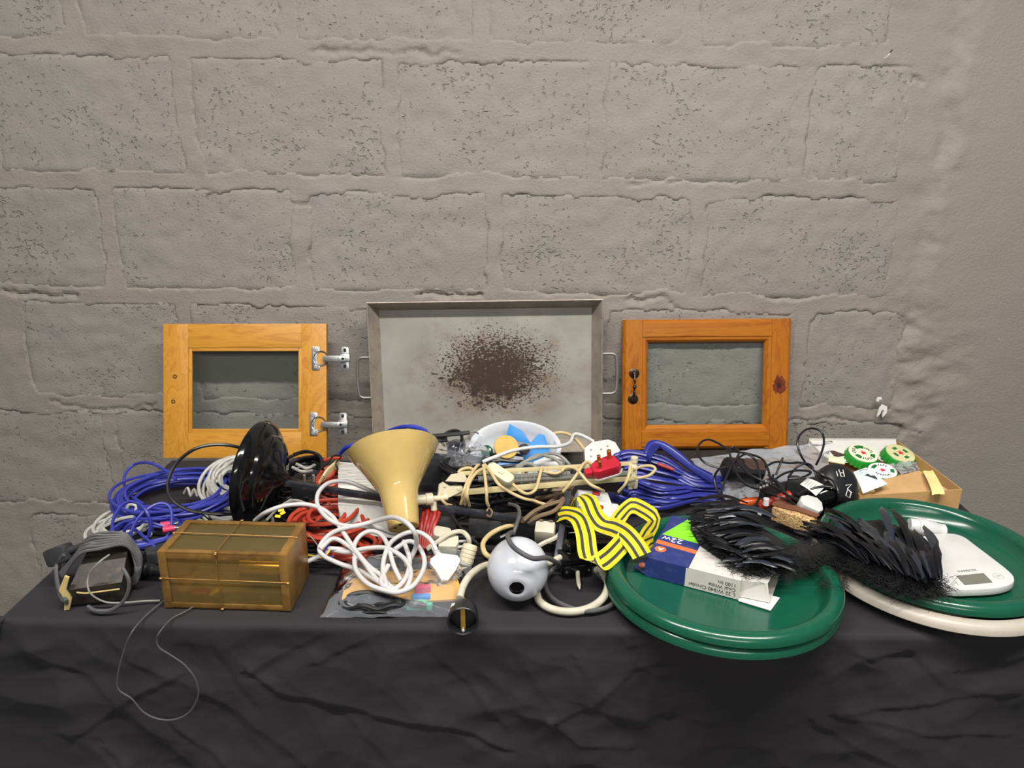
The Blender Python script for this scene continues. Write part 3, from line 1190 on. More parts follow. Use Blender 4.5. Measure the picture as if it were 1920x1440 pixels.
oc = [(0, 0), (gw, 0), (gw, gh), (0, gh)]
ic = [(ins, ins), (gw - ins, ins), (gw - ins, gh - ins), (ins, gh - ins)]
for i in range(4):
    j = (i + 1) % 4
    wall_strip(oc[i], oc[j], ic[i], ic[j])
m_ = MB()
m_.tube([Mg @ Vector((x, y, 0.0005)) for x, y in oc], 0.0022, 6, closed=True, smooth=False)
m_.build('rim_edge', mt['griddle_rim'], gr)
kx = gw / 437
for s, x0, ys in ((-1, 0.006, (748, 672)), (1, gw - 0.006, (740, 665))):
    yy = [loc2(690 if s < 0 else 1128, y, Mg, Mg.col[2].to_3d())[1] for y in ys]
    e = 0.034 if s < 0 else 0.038
    xo = x0 + s * (e + 0.004)
    zz = -0.014
    path = [(x0, yy[0], zz), (xo - s * 0.010, yy[0], zz), (xo - s * 0.003, yy[0] + 0.003, zz), (xo, yy[0] + 0.012, zz), (xo + s * 0.002, (yy[0] + yy[1]) / 2, zz),
            (xo, yy[1] - 0.012, zz), (xo - s * 0.003, yy[1] - 0.003, zz), (xo - s * 0.010, yy[1], zz), (x0, yy[1], zz)]
    m_ = MB()
    m_.tube([Mg @ Vector(p) for p in path], 0.0038, 10)
    m_.build('handle', mt['griddle_handle'], gr)

# ---- pine door with moulded frame, drop handle and a big knot
Mx2, ew, eh = lean_rect([(1170, 597), (1487, 600), (1477, 838), (1165, 846)], (1321, 846), 12)
door2 = thing('cabinet_door', 'orange pine cabinet door with moulded frame, knot and dark drop handle', 'cabinet door', Mx2 @ Vector((ew / 2, 0, 0)))
s2, t2, b2 = 0.064, 0.058, 0.060
T = 0.020


def frame_member(L, wdt, M_, name, mat, miter=False):
    """board along local x: chamfered outer edge (y=0), small moulding on the inner edge (y=wdt)"""
    prof = [(0, -T), (0, -0.007), (0.002, -0.004), (0.008, 0.0), (wdt - 0.016, 0.0), (wdt - 0.0145, -0.0025), (wdt - 0.008, -0.003), (wdt - 0.003, -0.007), (wdt, -0.012), (wdt, -T)]
    m_ = MB()
    vs = [(0, y, z) for y, z in prof] + [(L, y, z) for y, z in prof]
    n = len(prof)
    fs = [(i, (i + 1) % n, n + (i + 1) % n, n + i) for i in range(n)]
    fs = [tuple(reversed(f)) for f in fs] + [tuple(range(n)), tuple(reversed(range(n, 2 * n)))]
    m_.add(vs, fs, M_)
    return m_.build(name, mat, door2, smooth=30)


frame_member(eh, s2, Mx2 @ TR(0, eh, 0) @ RZ(-90), 'stile', mt['pine_red_Z'])
frame_member(eh, s2, Mx2 @ TR(ew, 0, 0) @ RZ(90), 'stile', mt['pine_red_Z'])
frame_member(ew - 2 * s2 + 0.030, b2, Mx2 @ TR(s2 - 0.015, 0, -0.0003), 'rail', mt['pine_red_X'])
frame_member(ew - 2 * s2 + 0.030, t2, Mx2 @ TR(ew - s2 + 0.015, eh, -0.0003) @ RZ(180), 'rail', mt['pine_red_X'])
MB().box((ew - 2 * s2, eh - t2 - b2, 0.003), Mx2, 0, (ew / 2, (eh - t2 + b2) / 2, -0.0145)).build('glass_pane', mt['glass'], door2)
n2 = Mx2.col[2].to_3d()
# knot: a dark inset disc of wood with a ragged outline
kx_, ky_ = loc2(1462, 722, Mx2, n2)
rk = random.Random(3)
out = []
for i in range(26):
    a = 2 * math.pi * i / 26
    out.append(((0.015 + rk.uniform(-0.004, 0.006)) * math.cos(a) * 0.95, (0.022 + rk.uniform(-0.005, 0.008)) * math.sin(a)))
mt['knot'] = plain('dark pine knot', '#6a2c14', 0.35, var=0.45, vscale=70, dirt='#3a140c', dirtamt=0.7)
MB().prism(out, 0.0, 0.0006, Mx2 @ TR(kx_, ky_, 0)).build('knot', mt['knot'], door2, label='dark brown knot in the wood')
mt['knot_core'] = plain('knot heart', '#33130d', 0.4, var=0.3, vscale=90)
MB().prism(circ(0.006, 14), 0.0004, 0.0009, Mx2 @ TR(kx_ - 0.002, ky_ - 0.001, 0) @ Matrix.Diagonal((1, 1.2, 1, 1))).build('knot', mt['knot_core'], door2)
# drop handle
hd = [loc2(1189, 700, Mx2, n2), loc2(1187, 748, Mx2, n2)]
h_ = thing('drop_handle', None, None, Mx2 @ Vector((hd[1][0], hd[1][1], 0)) - door2.location)
h_.parent = door2
tag(h_, 'dark bronze drop handle')
for x, y in hd:
    hand = MB()
    hand.lathe([(0.0125, 0.0), (0.0128, 0.0015), (0.0105, 0.0028), (0.010, 0.0022), (0.0075, 0.0030), (0.006, 0.0065), (0.0045, 0.009), (0.0001, 0.0098)], Mx2 @ TR(x, y, 0), 22)
    hand.build('rosette', mt['bronze'], h_)
(xa, ya), (xb, yb) = hd
pr = MB()
yy = [ya, ya - 0.010, ya - 0.020, ya - 0.028, (ya + yb) / 2, yb + 0.028, yb + 0.018, yb + 0.008, yb]
zz = [0.010, 0.013, 0.015, 0.0155, 0.016, 0.0155, 0.015, 0.013, 0.010]
rads = [0.8, 1.0, 1.25, 0.7, 1.9, 0.7, 1.25, 1.0, 0.8]


def rf(t):
    f = t * (len(rads) - 1)
    i = min(int(f), len(rads) - 2)
    u = f - i
    u = u * u * (3 - 2 * u)
    return rads[i] * (1 - u) + rads[i + 1] * u


pr.tube([Mx2 @ Vector((xa + (xb - xa) * i / 8, yy[i], zz[i])) for i in range(9)], 0.0026, 10, rfun=rf, step=0.001)
pr.build('bail', mt['bronze'], h_)

# ------------------------------------------------------------------ left: cable hanks, stand, lantern
def cord_thing(name, label, cat, paths, r, mat, sides=7, step=0.004, group=None, extra=None):
    """one cable as a thing; several paths are runs of the same cable"""
    m_ = MB()
    for p in paths:
        m_.tube(p, r, sides, step=step)
    if extra is None:
        return m_.build(name, mat, label=label, cat=cat, group=group)
    base = min((q for p in paths for q in p), key=lambda q: q.z)
    c = sum((Vector(q) for q in paths[0]), Vector()) / len(paths[0])
    t = thing(name, label, cat, (c.x, c.y, base.z - r), group)
    m_.build('cable', mat, t)
    return t


# big blue hank
c0 = P(338, 950, 0.004)
cord_thing('cable_coil', 'large coil of thin blue cable, leftmost big hank by the wall', 'cable',
           [coil_path((c0.x, c0.y, c0.z), 0.128, 0.112, 26, 0.050, 2, 0.70, jit=0.006),
            pp((270, 945, 0.02), (240, 925, 0.03), (233, 895, 0.045), (250, 872, 0.06), (280, 868, 0.07), (310, 882, 0.06), (330, 900, 0.05))],
           0.0031, mt['blue'])
# white grey curls within its middle
cord_thing('cable_curl', 'short grey ribbed cable end lying inside the large blue coil', 'cable',
           [pp((345, 925, 0.02), (352, 915, 0.035), (358, 930, 0.02), (364, 917, 0.035), (370, 930, 0.02), (376, 918, 0.035), (382, 930, 0.02), (390, 921, 0.03))],
           0.0028, mt['grey_cable'])
# looser blue tangle in front, with pink phono plugs
c0 = P(285, 1010, 0.004)
bt = thing('cable_coil', 'loose tangle of blue audio cable with pink phono plugs', 'cable', P(285, 1010, 0))
m_ = MB()
m_.tube(coil_path((c0.x, c0.y, c0.z), 0.075, 0.072, 9, 0.03, 5, 0.55, jit=0.012), 0.0033, 7)
for q in (
        pp((235, 1035, 0.01), (215, 1010, 0.03), (212, 975, 0.06), (232, 945, 0.085), (255, 942, 0.09), (275, 960, 0.08), (282, 990, 0.05), (270, 1020, 0.02), (250, 1040, 0.01)),
        pp((255, 1040, 0.01), (245, 1005, 0.04), (262, 968, 0.07), (295, 945, 0.085), (318, 950, 0.08), (322, 980, 0.055), (310, 1010, 0.03), (285, 1030, 0.02), (262, 1045, 0.008)),
        pp((240, 975, 0.03), (275, 966, 0.035), (310, 968, 0.035), (335, 985, 0.03)),
        pp((250, 990, 0.03), (280, 1015, 0.035), (300, 1035, 0.02), (320, 1030, 0.015)),
        pp((228, 1010, 0.02), (240, 985, 0.05), (270, 978, 0.055), (300, 985, 0.05), (318, 988, 0.045))):
    m_.tube(q, 0.0031, 7)
m_.build('cable', mt['blue'], bt)
for (x, y) in ((308, 984), (313, 992)):
    a, b_ = P(x - 6, y + 1, 0.048), P(x + 14, y - 2, 0.05)
    pl = MB()
    pl.cyl(0.0062, 0, 0.020, zframe(a, b_ - a), 12, 0.005)
    pl = pl.build('phono_plug', mt['pink'], bt, label='pink phono plug')
    t = MB()
    t.cyl(0.0028, 0.020, 0.031, zframe(a, b_ - a), 10)
    t.cyl(0.0045, 0.0195, 0.024, zframe(a, b_ - a), 12)
    t.build('tip', mt['steel'], pl)
# grey cable loops under the blue tangle
cord_thing('cable_coil', 'grey cable loops poking out under the loose blue tangle', 'cable',
           [coil_path(tuple(P(228, 1000, 0.003)), 0.062, 0.075, 6, 0.025, 8, 0.6, jit=0.014),
            pp((180, 1000, 0.01), (200, 985, 0.03), (230, 972, 0.04), (260, 970, 0.03), (270, 985, 0.01)),
            pp((235, 960, 0.035), (243, 946, 0.05), (256, 950, 0.045), (252, 968, 0.03), (262, 975, 0.02))],
           0.0034, mt['grey_cable'])
# grey hank leaning behind the black disc
cord_thing('cable_coil', 'pale grey cable hank propped against the honey door', 'cable',
           [coil_path(tuple(P(452, 912, 0.035)), 0.080, 0.072, 17, 0.045, 12, 0.45, tiltx=30, jit=0.008),
            pp((405, 905, 0.05), (430, 880, 0.07), (460, 890, 0.07))], 0.0036, mt['grey_cable'])
pk = MB()
pk.cyl(0.006, 0, 0.018, zframe(P(404, 884, 0.06), cv(1, 0.2, -0.3)), 10, 0.005)
pk.build('connector', mt['pink'], label='small pink connector boot beside the pale grey hank', cat='connector')
# grey coils between blue hank and disc
cord_thing('cable_coil', 'dull grey cable bundle low between blue coil and lantern', 'cable',
           [coil_path(tuple(P(420, 985, 0.002)), 0.075, 0.05, 12, 0.03, 15, 0.4, jit=0.014)], 0.0032, mt['grey_mid'])
cord_thing('cable_coil', 'black cable hank under the large blue coil', 'cable',
           [coil_path(tuple(P(360, 985, 0.0)), 0.12, 0.05, 8, 0.012, 16, 0.5, jit=0.01)], 0.0035, mt['black_cable'])
# tall thin black loop
cord_thing('loose_cable', 'single black cord arching in a tall loop over the blue coil', 'cable',
           [pp((520, 880, 0.05), (505, 866, 0.10), (470, 846, 0.14), (420, 834, 0.165), (370, 840, 0.165), (332, 868, 0.14), (315, 905, 0.11), (322, 935, 0.085),
               (350, 955, 0.065), (385, 962, 0.055), (420, 964, 0.05), (445, 963, 0.04)),
            pp((372, 958, 0.058), (390, 970, 0.05), (405, 985, 0.03), (430, 990, 0.02))], 0.0034, mt['black_cable'])

# ---- black lamp stand: stepped round base lying on its rim, long flat bar, cross bar
ctr = P(505, 893, 0.108)
ax = Vector((0.985, -0.15, -0.08)).normalized()
st = thing('lamp_stand', 'glossy black lamp stand with stepped round base tipped on edge and long steel bar', 'lamp stand', P(490, 975, 0))
Md = zframe(ctr - ax * 0.030, ax, Vector((0, 0, 1)))
m_ = MB()
m_.lathe([(0.0001, 0.004), (0.088, 0.004), (0.100, 0.0), (0.1055, 0.002), (0.1065, 0.007), (0.103, 0.014), (0.096, 0.020), (0.086, 0.0245), (0.081, 0.027), (0.0795, 0.031),
          (0.076, 0.036), (0.066, 0.041), (0.050, 0.046), (0.030, 0.052), (0.016, 0.060), (0.012, 0.066), (0.0001, 0.067)], Md, 56)
m_.build('round_base', mt['black_gloss'], st)
bA, bB = P(520, 903, 0.100), P(1050, 986, 0.052)
dv = (bB - bA)
Mb = frame(bA, dv, Vector((0, 0, 1)))
m_ = MB()
m_.box((dv.length + 0.02, 0.011, 0.011), Mb, 0.0012, (dv.length / 2, 0, 0))
m_.build('bar', mt['bar_black'], st)
cA, cB = P(1061, 925, 0.090), P(1038, 1062, 0.012)
dv2 = cB - cA
Mc = frame(cA, dv2, Vector((1, 0, 0)))
m_ = MB()
m_.box((dv2.length, 0.012, 0.012), Mc, 0.0012, (dv2.length / 2, 0.004, 0.004))
m_.build('cross_bar', mt['bar_black'], st)
m_ = MB()
jn = P(1048, 980, 0.056)
m_.box((0.016, 0.030, 0.020), frame(jn, dv, Vector((0, 0, 1))), 0.002)
m_.box((0.02, 0.012, 0.016), frame(P(1053, 952, 0.075), dv, Vector((0, 0, 1))), 0.002)
m_.cyl(0.006, 0.0, 0.03, zframe(P(1055, 985, 0.052), Vector((1, -0.1, -0.1))), 14, bev=0.001)
m_.build('clamp', mt['black_plastic'], st)
m_ = MB()
m_.tube(pp((912, 959, 0.074), (917, 953, 0.078), (923, 960, 0.074), (919, 969, 0.066), (912, 965, 0.07)), 0.002, 6)
m_.build('wire_tie', mt['brown_cord'], st)

# ---- brass and amber glass lantern lying on its side
hl = 0.104
fA, fB = P(310, 1139, 0.0), P(545, 1146, 0.0)
ul = (fB - fA)
lw_ = ul.length
tA = P(345, 979, hl)
# depth from the top back edge
vdir = Vector((-ul.y, ul.x, 0)).normalized()
fT = P(303, 1040, hl)
ld_ = (tA - fT).dot(vdir)
ld_ = max(0.10, min(0.16, ld_))
Ml = frame(fA, ul, vdir)
lt = thing('lantern', 'brass framed lantern box with dusty amber glass, lying on its side', 'lantern', fA + ul / 2 + vdir * ld_ / 2)
fr = 0.0125
tkb = 0.0025


def lbox(x0, x1, y0, y1, z0, z1, name, mat, par=lt, bev=0.0006, label=None):
    m_ = MB()
    m_.box((x1 - x0, y1 - y0, z1 - z0), Ml, bev, ((x0 + x1) / 2, (y0 + y1) / 2, (z0 + z1) / 2))
    return m_.build(name, mat, par, label=label)


# angle strips round every edge: front face
for z in (0, hl - fr):
    lbox(0, lw_, 0, tkb, z, z + fr * (0.75 if z == 0 else 0.8), 'frame_strip', mt['brass'])
    lbox(0, lw_, ld_ - tkb, ld_, z, z + fr, 'frame_strip', mt['brass'])
for x in (0, lw_ - fr):
    lbox(x, x + fr, -0.0004, tkb, 0, hl, 'frame_strip', mt['brass'])
    lbox(x, x + fr, ld_ - tkb, ld_ + 0.0004, 0, hl, 'frame_strip', mt['brass'])
# top and bottom face
for zz in (hl - tkb, 0.0):
    for y in (0, ld_ - fr * 0.75):
        lbox(0, lw_, y, y + fr * 0.75, zz, zz + tkb + 0.0004, 'frame_strip', mt['brass'])
    for x in (0, lw_ - fr):
        lbox(x, x + fr, 0, ld_, zz, zz + tkb + 0.0006, 'frame_strip', mt['brass'])
lbox(lw_ - 0.0015, lw_ + 0.001, 0, ld_, 0, hl, 'end_plate', mt['brass'])
lbox(-0.001, 0.0015, 0, ld_, 0, hl, 'end_plate', mt['brass'])
lbox(fr * 0.8, lw_ - fr * 0.8, 0.0028, 0.0046, 0.004, hl - 0.004, 'glass_pane', mt['amber_glass'], bev=0)
lbox(fr * 0.8, lw_ - fr * 0.8, ld_ - 0.0046, ld_ - 0.0028, 0.004, hl - 0.004, 'glass_pane', mt['amber_glass'], bev=0)
lbox(fr * 0.8, lw_ - fr * 0.8, 0.004, ld_ - 0.004, hl - 0.0048, hl - 0.003, 'glass_pane', mt['amber_glass'], bev=0)
lbox(fr * 0.8, lw_ - fr * 0.8, 0.004, ld_ - 0.004, 0.003, 0.0048, 'glass_pane', mt['amber_glass'], bev=0)
# crossed wires on the faces
for pts in ([(0.0, -0.0012, hl * 0.54), (lw_, -0.0012, hl * 0.52)], [(lw_ * 0.46, -0.0016, 0.002), (lw_ * 0.455, -0.0016, hl)],
            [(0.0, ld_ * 0.56, hl + 0.0014), (lw_, ld_ * 0.52, hl + 0.0014)], [(lw_ * 0.455, 0.0, hl + 0.0018), (lw_ * 0.47, ld_, hl + 0.0018)]):
    m_ = MB()
    m_.tube([Ml @ Vector(p) for p in pts], 0.0009, 6, smooth=False)
    for p in pts:
        m_.ball(0.0032, Ml @ TR(*p), 8, (1, 1, 0.5))
    m_.build('cross_wire', mt['brass'], lt)
# candle cup and bits inside
m_ = MB()
m_.lathe([(0.0001, 0), (0.021, 0), (0.022, 0.003), (0.022, 0.085), (0.020, 0.085), (0.020, 0.004), (0.0001, 0.004)], Ml @ TR(lw_ - 0.008, ld_ * 0.5, hl * 0.5) @ RY(-90), 28)
m_.build('candle_cup', mt['brass_bright'], lt, label='bright brass tube inside the lantern')
m_ = MB()
m_.ball(0.013, Ml @ TR(lw_ * 0.23, 0.03, 0.012), 14, (1.5, 0.7, 0.5))
m_.build('orange_scrap', mt['red_cable'], lt)
m_ = MB()
m_.ball(0.012, Ml @ TR(lw_ * 0.36, 0.028, 0.016) @ RY(-35), 14, (1.3, 0.6, 0.4))
m_.build('yellow_scrap', mt['yellow'], lt)

# ---- dark mains lamp head wrapped in its own cord, lower left
fx = thing('work_light', 'scuffed dark metal work light wrapped in its grey cord, front left corner', 'work light', P(185, 1110, 0))
a, b_ = P(133, 1138, 0.0), P(238, 1128, 0.0)
uu = (b_ - a)
Mw = frame(a, uu, Vector((-uu.y, uu.x, 0)))
L = uu.length
# tapered body: deep housing with sloping lid
m_ = MB()
hw = 0.075
ft = [(0, 0, 0.004), (L, 0, 0.004), (L * 1.02, 0.085, 0.0), (-0.004, 0.085, 0.0),
      (0.002, -0.004, 0.034), (L * 0.98, -0.004, 0.040), (L * 1.0, 0.03, 0.066), (0.014, 0.03, 0.060), (L * 0.95, 0.085, 0.078), (0.02, 0.085, 0.074)]
m_.add(ft, [(3, 2, 1, 0), (0, 1, 5, 4), (4, 5, 6, 7), (7, 6, 8, 9), (9, 8, 2, 3), (1, 2, 8, 6), (1, 6, 5), (0, 7, 9, 3), (0, 4, 7)], Mw)
mt['scuffed'] = plain('scuffed dark casing', '#2b2926', 0.4, 0.3, var=0.3, vscale=30, dirt='#57452f', dirtamt=0.7)
m_.build('housing', mt['scuffed'], fx, smooth=20)
m_ = MB()
m_.prism([(0.0, 0.0), (0.004, 0.018), (-0.002, 0.038), (0.010, 0.062), (0.016, 0.058), (0.008, 0.036), (0.014, 0.02), (0.008, 0.0)], -0.003, 0.002, Mw @ TR(-0.008, -0.006, 0) @ RX(90))
mt['foam'] = plain('torn yellow foam edge', '#b7a36a', 0.9, bmp=0.4)
m_.build('torn_seal', mt['foam'], fx, label='torn yellowish foam seal')
m_ = MB()
m_.tube([Mw @ Vector(p) for p in ((0.015, -0.0065, 0.030), (0.03, -0.0065, 0.027), (0.06, -0.0065, 0.028), (0.08, -0.0065, 0.029))], 0.0013, 5)
m_.build('scratch_trim', mt['foam'], fx)
m_ = MB()
for i in range(9):
    f = i / 8
    o_ = 0.004 * math.sin(i * 2.1)
    xs = [-0.016 - 0.004 * (i % 3), L * 0.2, L * 0.55, L * 0.92, L * 1.10 + o_, L * 1.17 + o_, L * 1.10, L * 0.9]
    yv = [0.030 + 0.007 * i, 0.026 + 0.007 * i, 0.030 + 0.006 * i, 0.042 + 0.004 * i, 0.040 + 0.003 * i, 0.036, 0.034, 0.05]
    zv = [0.040, 0.082 + 0.003 * (i % 2), 0.086 + 0.002 * (i % 3), 0.084, 0.070 - 0.002 * i, 0.044, 0.014 + 0.002 * i, 0.004]
    m_.tube([Mw @ Vector((xs[k], yv[k], zv[k])) for k in range(8)], 0.0028, 7)
m_.tube(pp((112, 1060, 0.03), (106, 1085, 0.03), (115, 1120, 0.02), (128, 1132, 0.012)), 0.0032, 7)
m_.tube(pp((120, 1040, 0.07), (106, 1060, 0.05), (110, 1100, 0.03), (125, 1128, 0.02)), 0.0032, 7)
m_.tube(pp((165, 1137, 0.01), (180, 1145, 0.008), (210, 1143, 0.01), (235, 1122, 0.03), (242, 1090, 0.06), (230, 1065, 0.08)), 0.0032, 7)
m_.build('cord', mt['grey_dark'], fx)
m_ = MB()
m_.tube(pp((205, 1040, 0.09), (185, 1055, 0.085), (166, 1080, 0.06), (168, 1110, 0.035), (195, 1128, 0.012), (230, 1130, 0.006), (270, 1127, 0.004), (300, 1126, 0.003)), 0.0015, 6)
m_.build('thin_lead', mt['grey_mid'], fx)
m_ = MB()
Mp = frame(P(112, 1040, 0.062), cv(0.9, 0.35, -0.1), Vector((0, 0.3, 1)))
m_.box((0.042, 0.03, 0.026), Mp, 0.006)
m_.cyl(0.007, 0.0, 0.03, Mp @ TR(0.018, 0, 0) @ RY(90), 12, 0.005)
m_.build('plug', mt['black_matt'], fx)
# ribbed dark strip behind it
t = thing('heatsink', 'black ribbed plastic connector strip behind the work light', 'connector', P(215, 1045, 0))
Mh = frame(P(165, 1046, 0.045), P(250, 1050, 0.045) - P(165, 1046, 0.045), Vector((0, 1, 0)))
m_ = MB()
m_.box((0.085, 0.022, 0.046), Mh, 0.003, (0.045, 0.02, -0.022))
m_.build('body', mt['black_plastic'], t)
for i in range(8):
    MB().box((0.005, 0.020, 0.010), Mh, 0.001, (0.010 + i * 0.0095, 0.014, 0.005)).build('rib', mt['black_plastic'], t)
# black barrel connector by the lantern
t = thing('connector', 'black barrel connector with silver collar, left of the lantern', 'connector', P(285, 1078, 0))
d_ = (P(306, 1072, 0.018) - P(268, 1066, 0.018))
Mk = zframe(P(268, 1066, 0.018), d_)
m_ = MB()
m_.lathe([(0.0001, 0), (0.011, 0), (0.012, 0.004), (0.0125, 0.010), (0.0105, 0.012), (0.0105, 0.022), (0.0085, 0.024), (0.0085, 0.046), (0.0001, 0.046)], Mk, 16)
m_.build('barrel', mt['black_plastic'], t)
m_ = MB()
m_.lathe([(0.0115, 0.0), (0.0126, -0.001), (0.0126, -0.006), (0.011, -0.008), (0.0001, -0.008)], Mk, 16)
m_.build('collar', mt['zinc'], t)
m_ = MB()
m_.box((0.05, 0.04, 0.03), TR(*P(300, 1040, 0.016)) @ RZ(20), 0.006)
m_.build('adapter', mt['black_matt'], label='dull black adapter block between blue tangle and lantern', cat='adapter')

# ---- thin wire hanging over the front of the cloth
FP = lambda px, py: onplane(px, py, cFL + fnorm * 0.020, fnorm)
cord_thing('thin_wire', 'thin dark wire from under the lantern hanging in a loop down the cloth', 'wire',
           [[P(318, 1118, 0.003), P(290, 1140, 0.003), P(268, 1160, 0.003)] + [FP(x, y) + fnorm * 0.006 for x, y in
             ((250, 1182), (236, 1215), (224, 1262), (226, 1288), (250, 1305), (272, 1330), (300, 1343), (330, 1344), (358, 1330), (374, 1300), (370, 1270), (350, 1243), (325, 1225), (302, 1210), (297, 1195), (303, 1180))]
            + [P(322, 1160, 0.003), P(345, 1148, 0.003), P(362, 1138, 0.003)]], 0.0013, mt['grey_dark'], 6)

# ------------------------------------------------------------------ middle: jointed lamp, white lead, bags, plugs, globe
# ---- cream jointed desk lamp lying on the pile
S = P(757, 989, 0.076)
dax = cv(-0.19, 0.865, 0.46)
lamp = thing('desk_lamp', 'cream jointed desk lamp with flared metal shade, lying on the cable pile', 'desk lamp', P(800, 990, 0))
Ms = zframe(S, dax, CR) @ Matrix.Diagonal((0.92, 0.92, 0.86, 1))
m_ = MB()
m_.lathe([(0.027, -0.0005), (0.0295, 0.0), (0.0305, 0.002), (0.031, 0.006), (0.0345, 0.050), (0.0385, 0.078), (0.041, 0.086), (0.050, 0.104), (0.066, 0.132), (0.082, 0.160), (0.0915, 0.178), (0.0925, 0.180), (0.0905, 0.180),
          (0.081, 0.161), (0.065, 0.133), (0.049, 0.105), (0.038, 0.084), (0.033, 0.050), (0.029, 0.004), (0.027, 0.0012)], Ms, 56)
sh = m_.build('lamp_shade', mt['cream'], lamp)
# end cap with ventilation holes
m_ = MB()
n_h = 6
vs, fs = [], []
cap = bmesh.new()
R0, rh, rc = 0.0272, 0.0042, 0.0165
rows = 26
import itertools
g = {}
for i in range(rows + 1):
    for j in range(rows + 1):
        x, y = (i / rows - 0.5) * 2 * R0, (j / rows - 0.5) * 2 * R0
        g[i, j] = cap.verts.new((x, y, 0))
hc = [(rc * math.cos(math.radians(a)), rc * math.sin(math.radians(a))) for a in range(15, 375, 60)]
for i in range(rows):
    for j in range(rows):
        x, y = ((i + .5) / rows - 0.5) * 2 * R0, ((j + .5) / rows - 0.5) * 2 * R0
        if math.hypot(x, y) < R0 and all(math.hypot(x - a, y - b_) > rh for a, b_ in hc):
            cap.faces.new((g[i, j], g[i + 1, j], g[i + 1, j + 1], g[i, j + 1]))
for v in list(cap.verts):
    if not v.link_faces:
        cap.verts.remove(v)
# snap the hole rims and the outer rim to circles
for v in cap.verts:
    if any(len(e.link_faces) == 1 for e in v.link_edges):
        d = math.hypot(v.co.x, v.co.y)
        if d > R0 - 0.004:
            v.co.x *= (R0 + 0.0005) / d
            v.co.y *= (R0 + 0.0005) / d
        else:
            a, b_ = min(hc, key=lambda q: math.hypot(v.co.x - q[0], v.co.y - q[1]))
            dd = math.hypot(v.co.x - a, v.co.y - b_)
            v.co.x = a + (v.co.x - a) * rh / dd
            v.co.y = b_ + (v.co.y - b_) * rh / dd
m_.bm(cap, Ms @ TR(0, 0, 0.0008))
m_.build('end_cap', mt['cream'], sh)
m_ = MB()
m_.cyl(0.026, 0.006, 0.007, Ms, 24)
m_.build('socket', mt['hole_shade'], sh)  # plain dark disc, paints the shade behind the ventilation holes
# joint at the shade's neck
jA, jB = P(780, 938, 0.092), P(822, 934, 0.090)
m_ = MB()
m_.cyl(0.0095, 0.0, 0.020, zframe(jA, jB - jA), 18, bev=0.001)
m_.cyl(0.0115, 0.018, 0.032, zframe(jA, jB - jA), 18, bev=0.001)
m_.cyl(0.0055, 0.030, 0.062, zframe(jA, jB - jA), 12, bev=0.001)
m_.prism(rrect(0.012, 0.026, 0.005), -0.004, 0.003, zframe(jA, jB - jA, Vector((0, 0, 1))) @ RZ(90))
m_.cyl(0.0062, 0.0, 0.022, zframe(P(812, 936, 0.088), Vector((0.1, -0.3, -0.9))), 12, bev=0.001)
m_.build('swivel_joint', mt['cream_plastic'], lamp)
# bracket plates
br = [P(826, 921, 0.094), P(868, 909, 0.100)]
Mbk = frame(P(838, 925, 0.092), P(1190, 893, 0.102) - P(838, 925, 0.092), Vector((0, 0.35, 1)))
m_ = MB()
m_.prism([(-0.020, -0.012), (0.006, -0.006), (0.030, 0.004), (0.030, 0.012), (0.006, 0.014), (-0.006, 0.022), (-0.014, 0.018)], -0.010, -0.006, Mbk)
m_.prism([(-0.020, -0.012), (0.006, -0.006), (0.030, 0.004), (0.030, 0.012), (0.006, 0.014), (-0.006, 0.022), (-0.014, 0.018)], 0.006, 0.010, Mbk)
m_.prism([(-0.002, 0.024), (0.010, 0.036), (0.034, 0.038), (0.044, 0.018)], 0.002, 0.006, Mbk)
for x, y in ((-0.012, -0.002), (-0.004, 0.016), (0.022, 0.008)):
    m_.cyl(0.0028, -0.0125, 0.012, Mbk @ TR(x, y, 0), 10)
m_.build('bracket', mt['cream_plastic'], lamp)
la, lb = P(842, 925, 0.092), P(1192, 895, 0.100)
ux = (lb - la)
Ma = frame(la, ux, Vector((0, 0.3, 1)))
m_ = MB()
m_.box((ux.length, 0.011, 0.011), Ma, 0.0012, (ux.length / 2, 0, 0))
m_.build('arm', mt['cream_bar'], lamp)
ua, ub = P(862, 900, 0.112), P(1190, 880, 0.114)
uy = ub - ua
Mu = frame(ua, uy, Vector((0, 0.3, 1)))
m_ = MB()
m_.box((uy.length, 0.008, 0.010), Mu, 0.001, (uy.length / 2, 0.012, -0.004))
m_.build('arm', mt['cream_bar'], lamp)
# tension springs
for (sa, sb, o_) in ((0.10, 0.62, 0.001), (0.30, 0.97, -0.0062)):
    m_ = MB()
    Ls = (sb - sa) * uy.length
    nt_ = int(Ls / 0.0026)
    hp = []
    for i in range(nt_ * 7 + 1):
        a = 2 * math.pi * i / 7
        hp.append(Mu @ Vector((sa * uy.length + Ls * i / (nt_ * 7), o_ + 0.0052 * math.cos(a), 0.0075 + 0.0052 * math.sin(a))))
    m_.tube(hp, 0.0011, 4, smooth=False)
    m_.build('spring', mt['grey_mid'], lamp)
m_ = MB()
Me = frame(P(1185, 890, 0.104), Vector((0.05, 0, 1)), Vector((1, 0, 0)))
m_.box((0.042, 0.016, 0.016), Me, 0.002)
m_.cyl(0.006, -0.030, -0.020, Me @ RY(90), 12)
m_.cyl(0.0075, 0.0, 0.012, zframe(P(1189, 867, 0.126), Vector((0, 0, 1))), 12, bev=0.001)
m_.cyl(0.006, 0.0, 0.020, zframe(P(1190, 915, 0.072), Vector((0, 0, 1))), 12, bev=0.001)
m_.build('end_bracket', mt['cream_plastic'], lamp)
m_ = MB()
m_.box((0.006, 0.006, 0.012), TR(*P(975, 892, 0.115)), 0.001)
m_.build('spring_stud', mt['cream_plastic'], lamp)
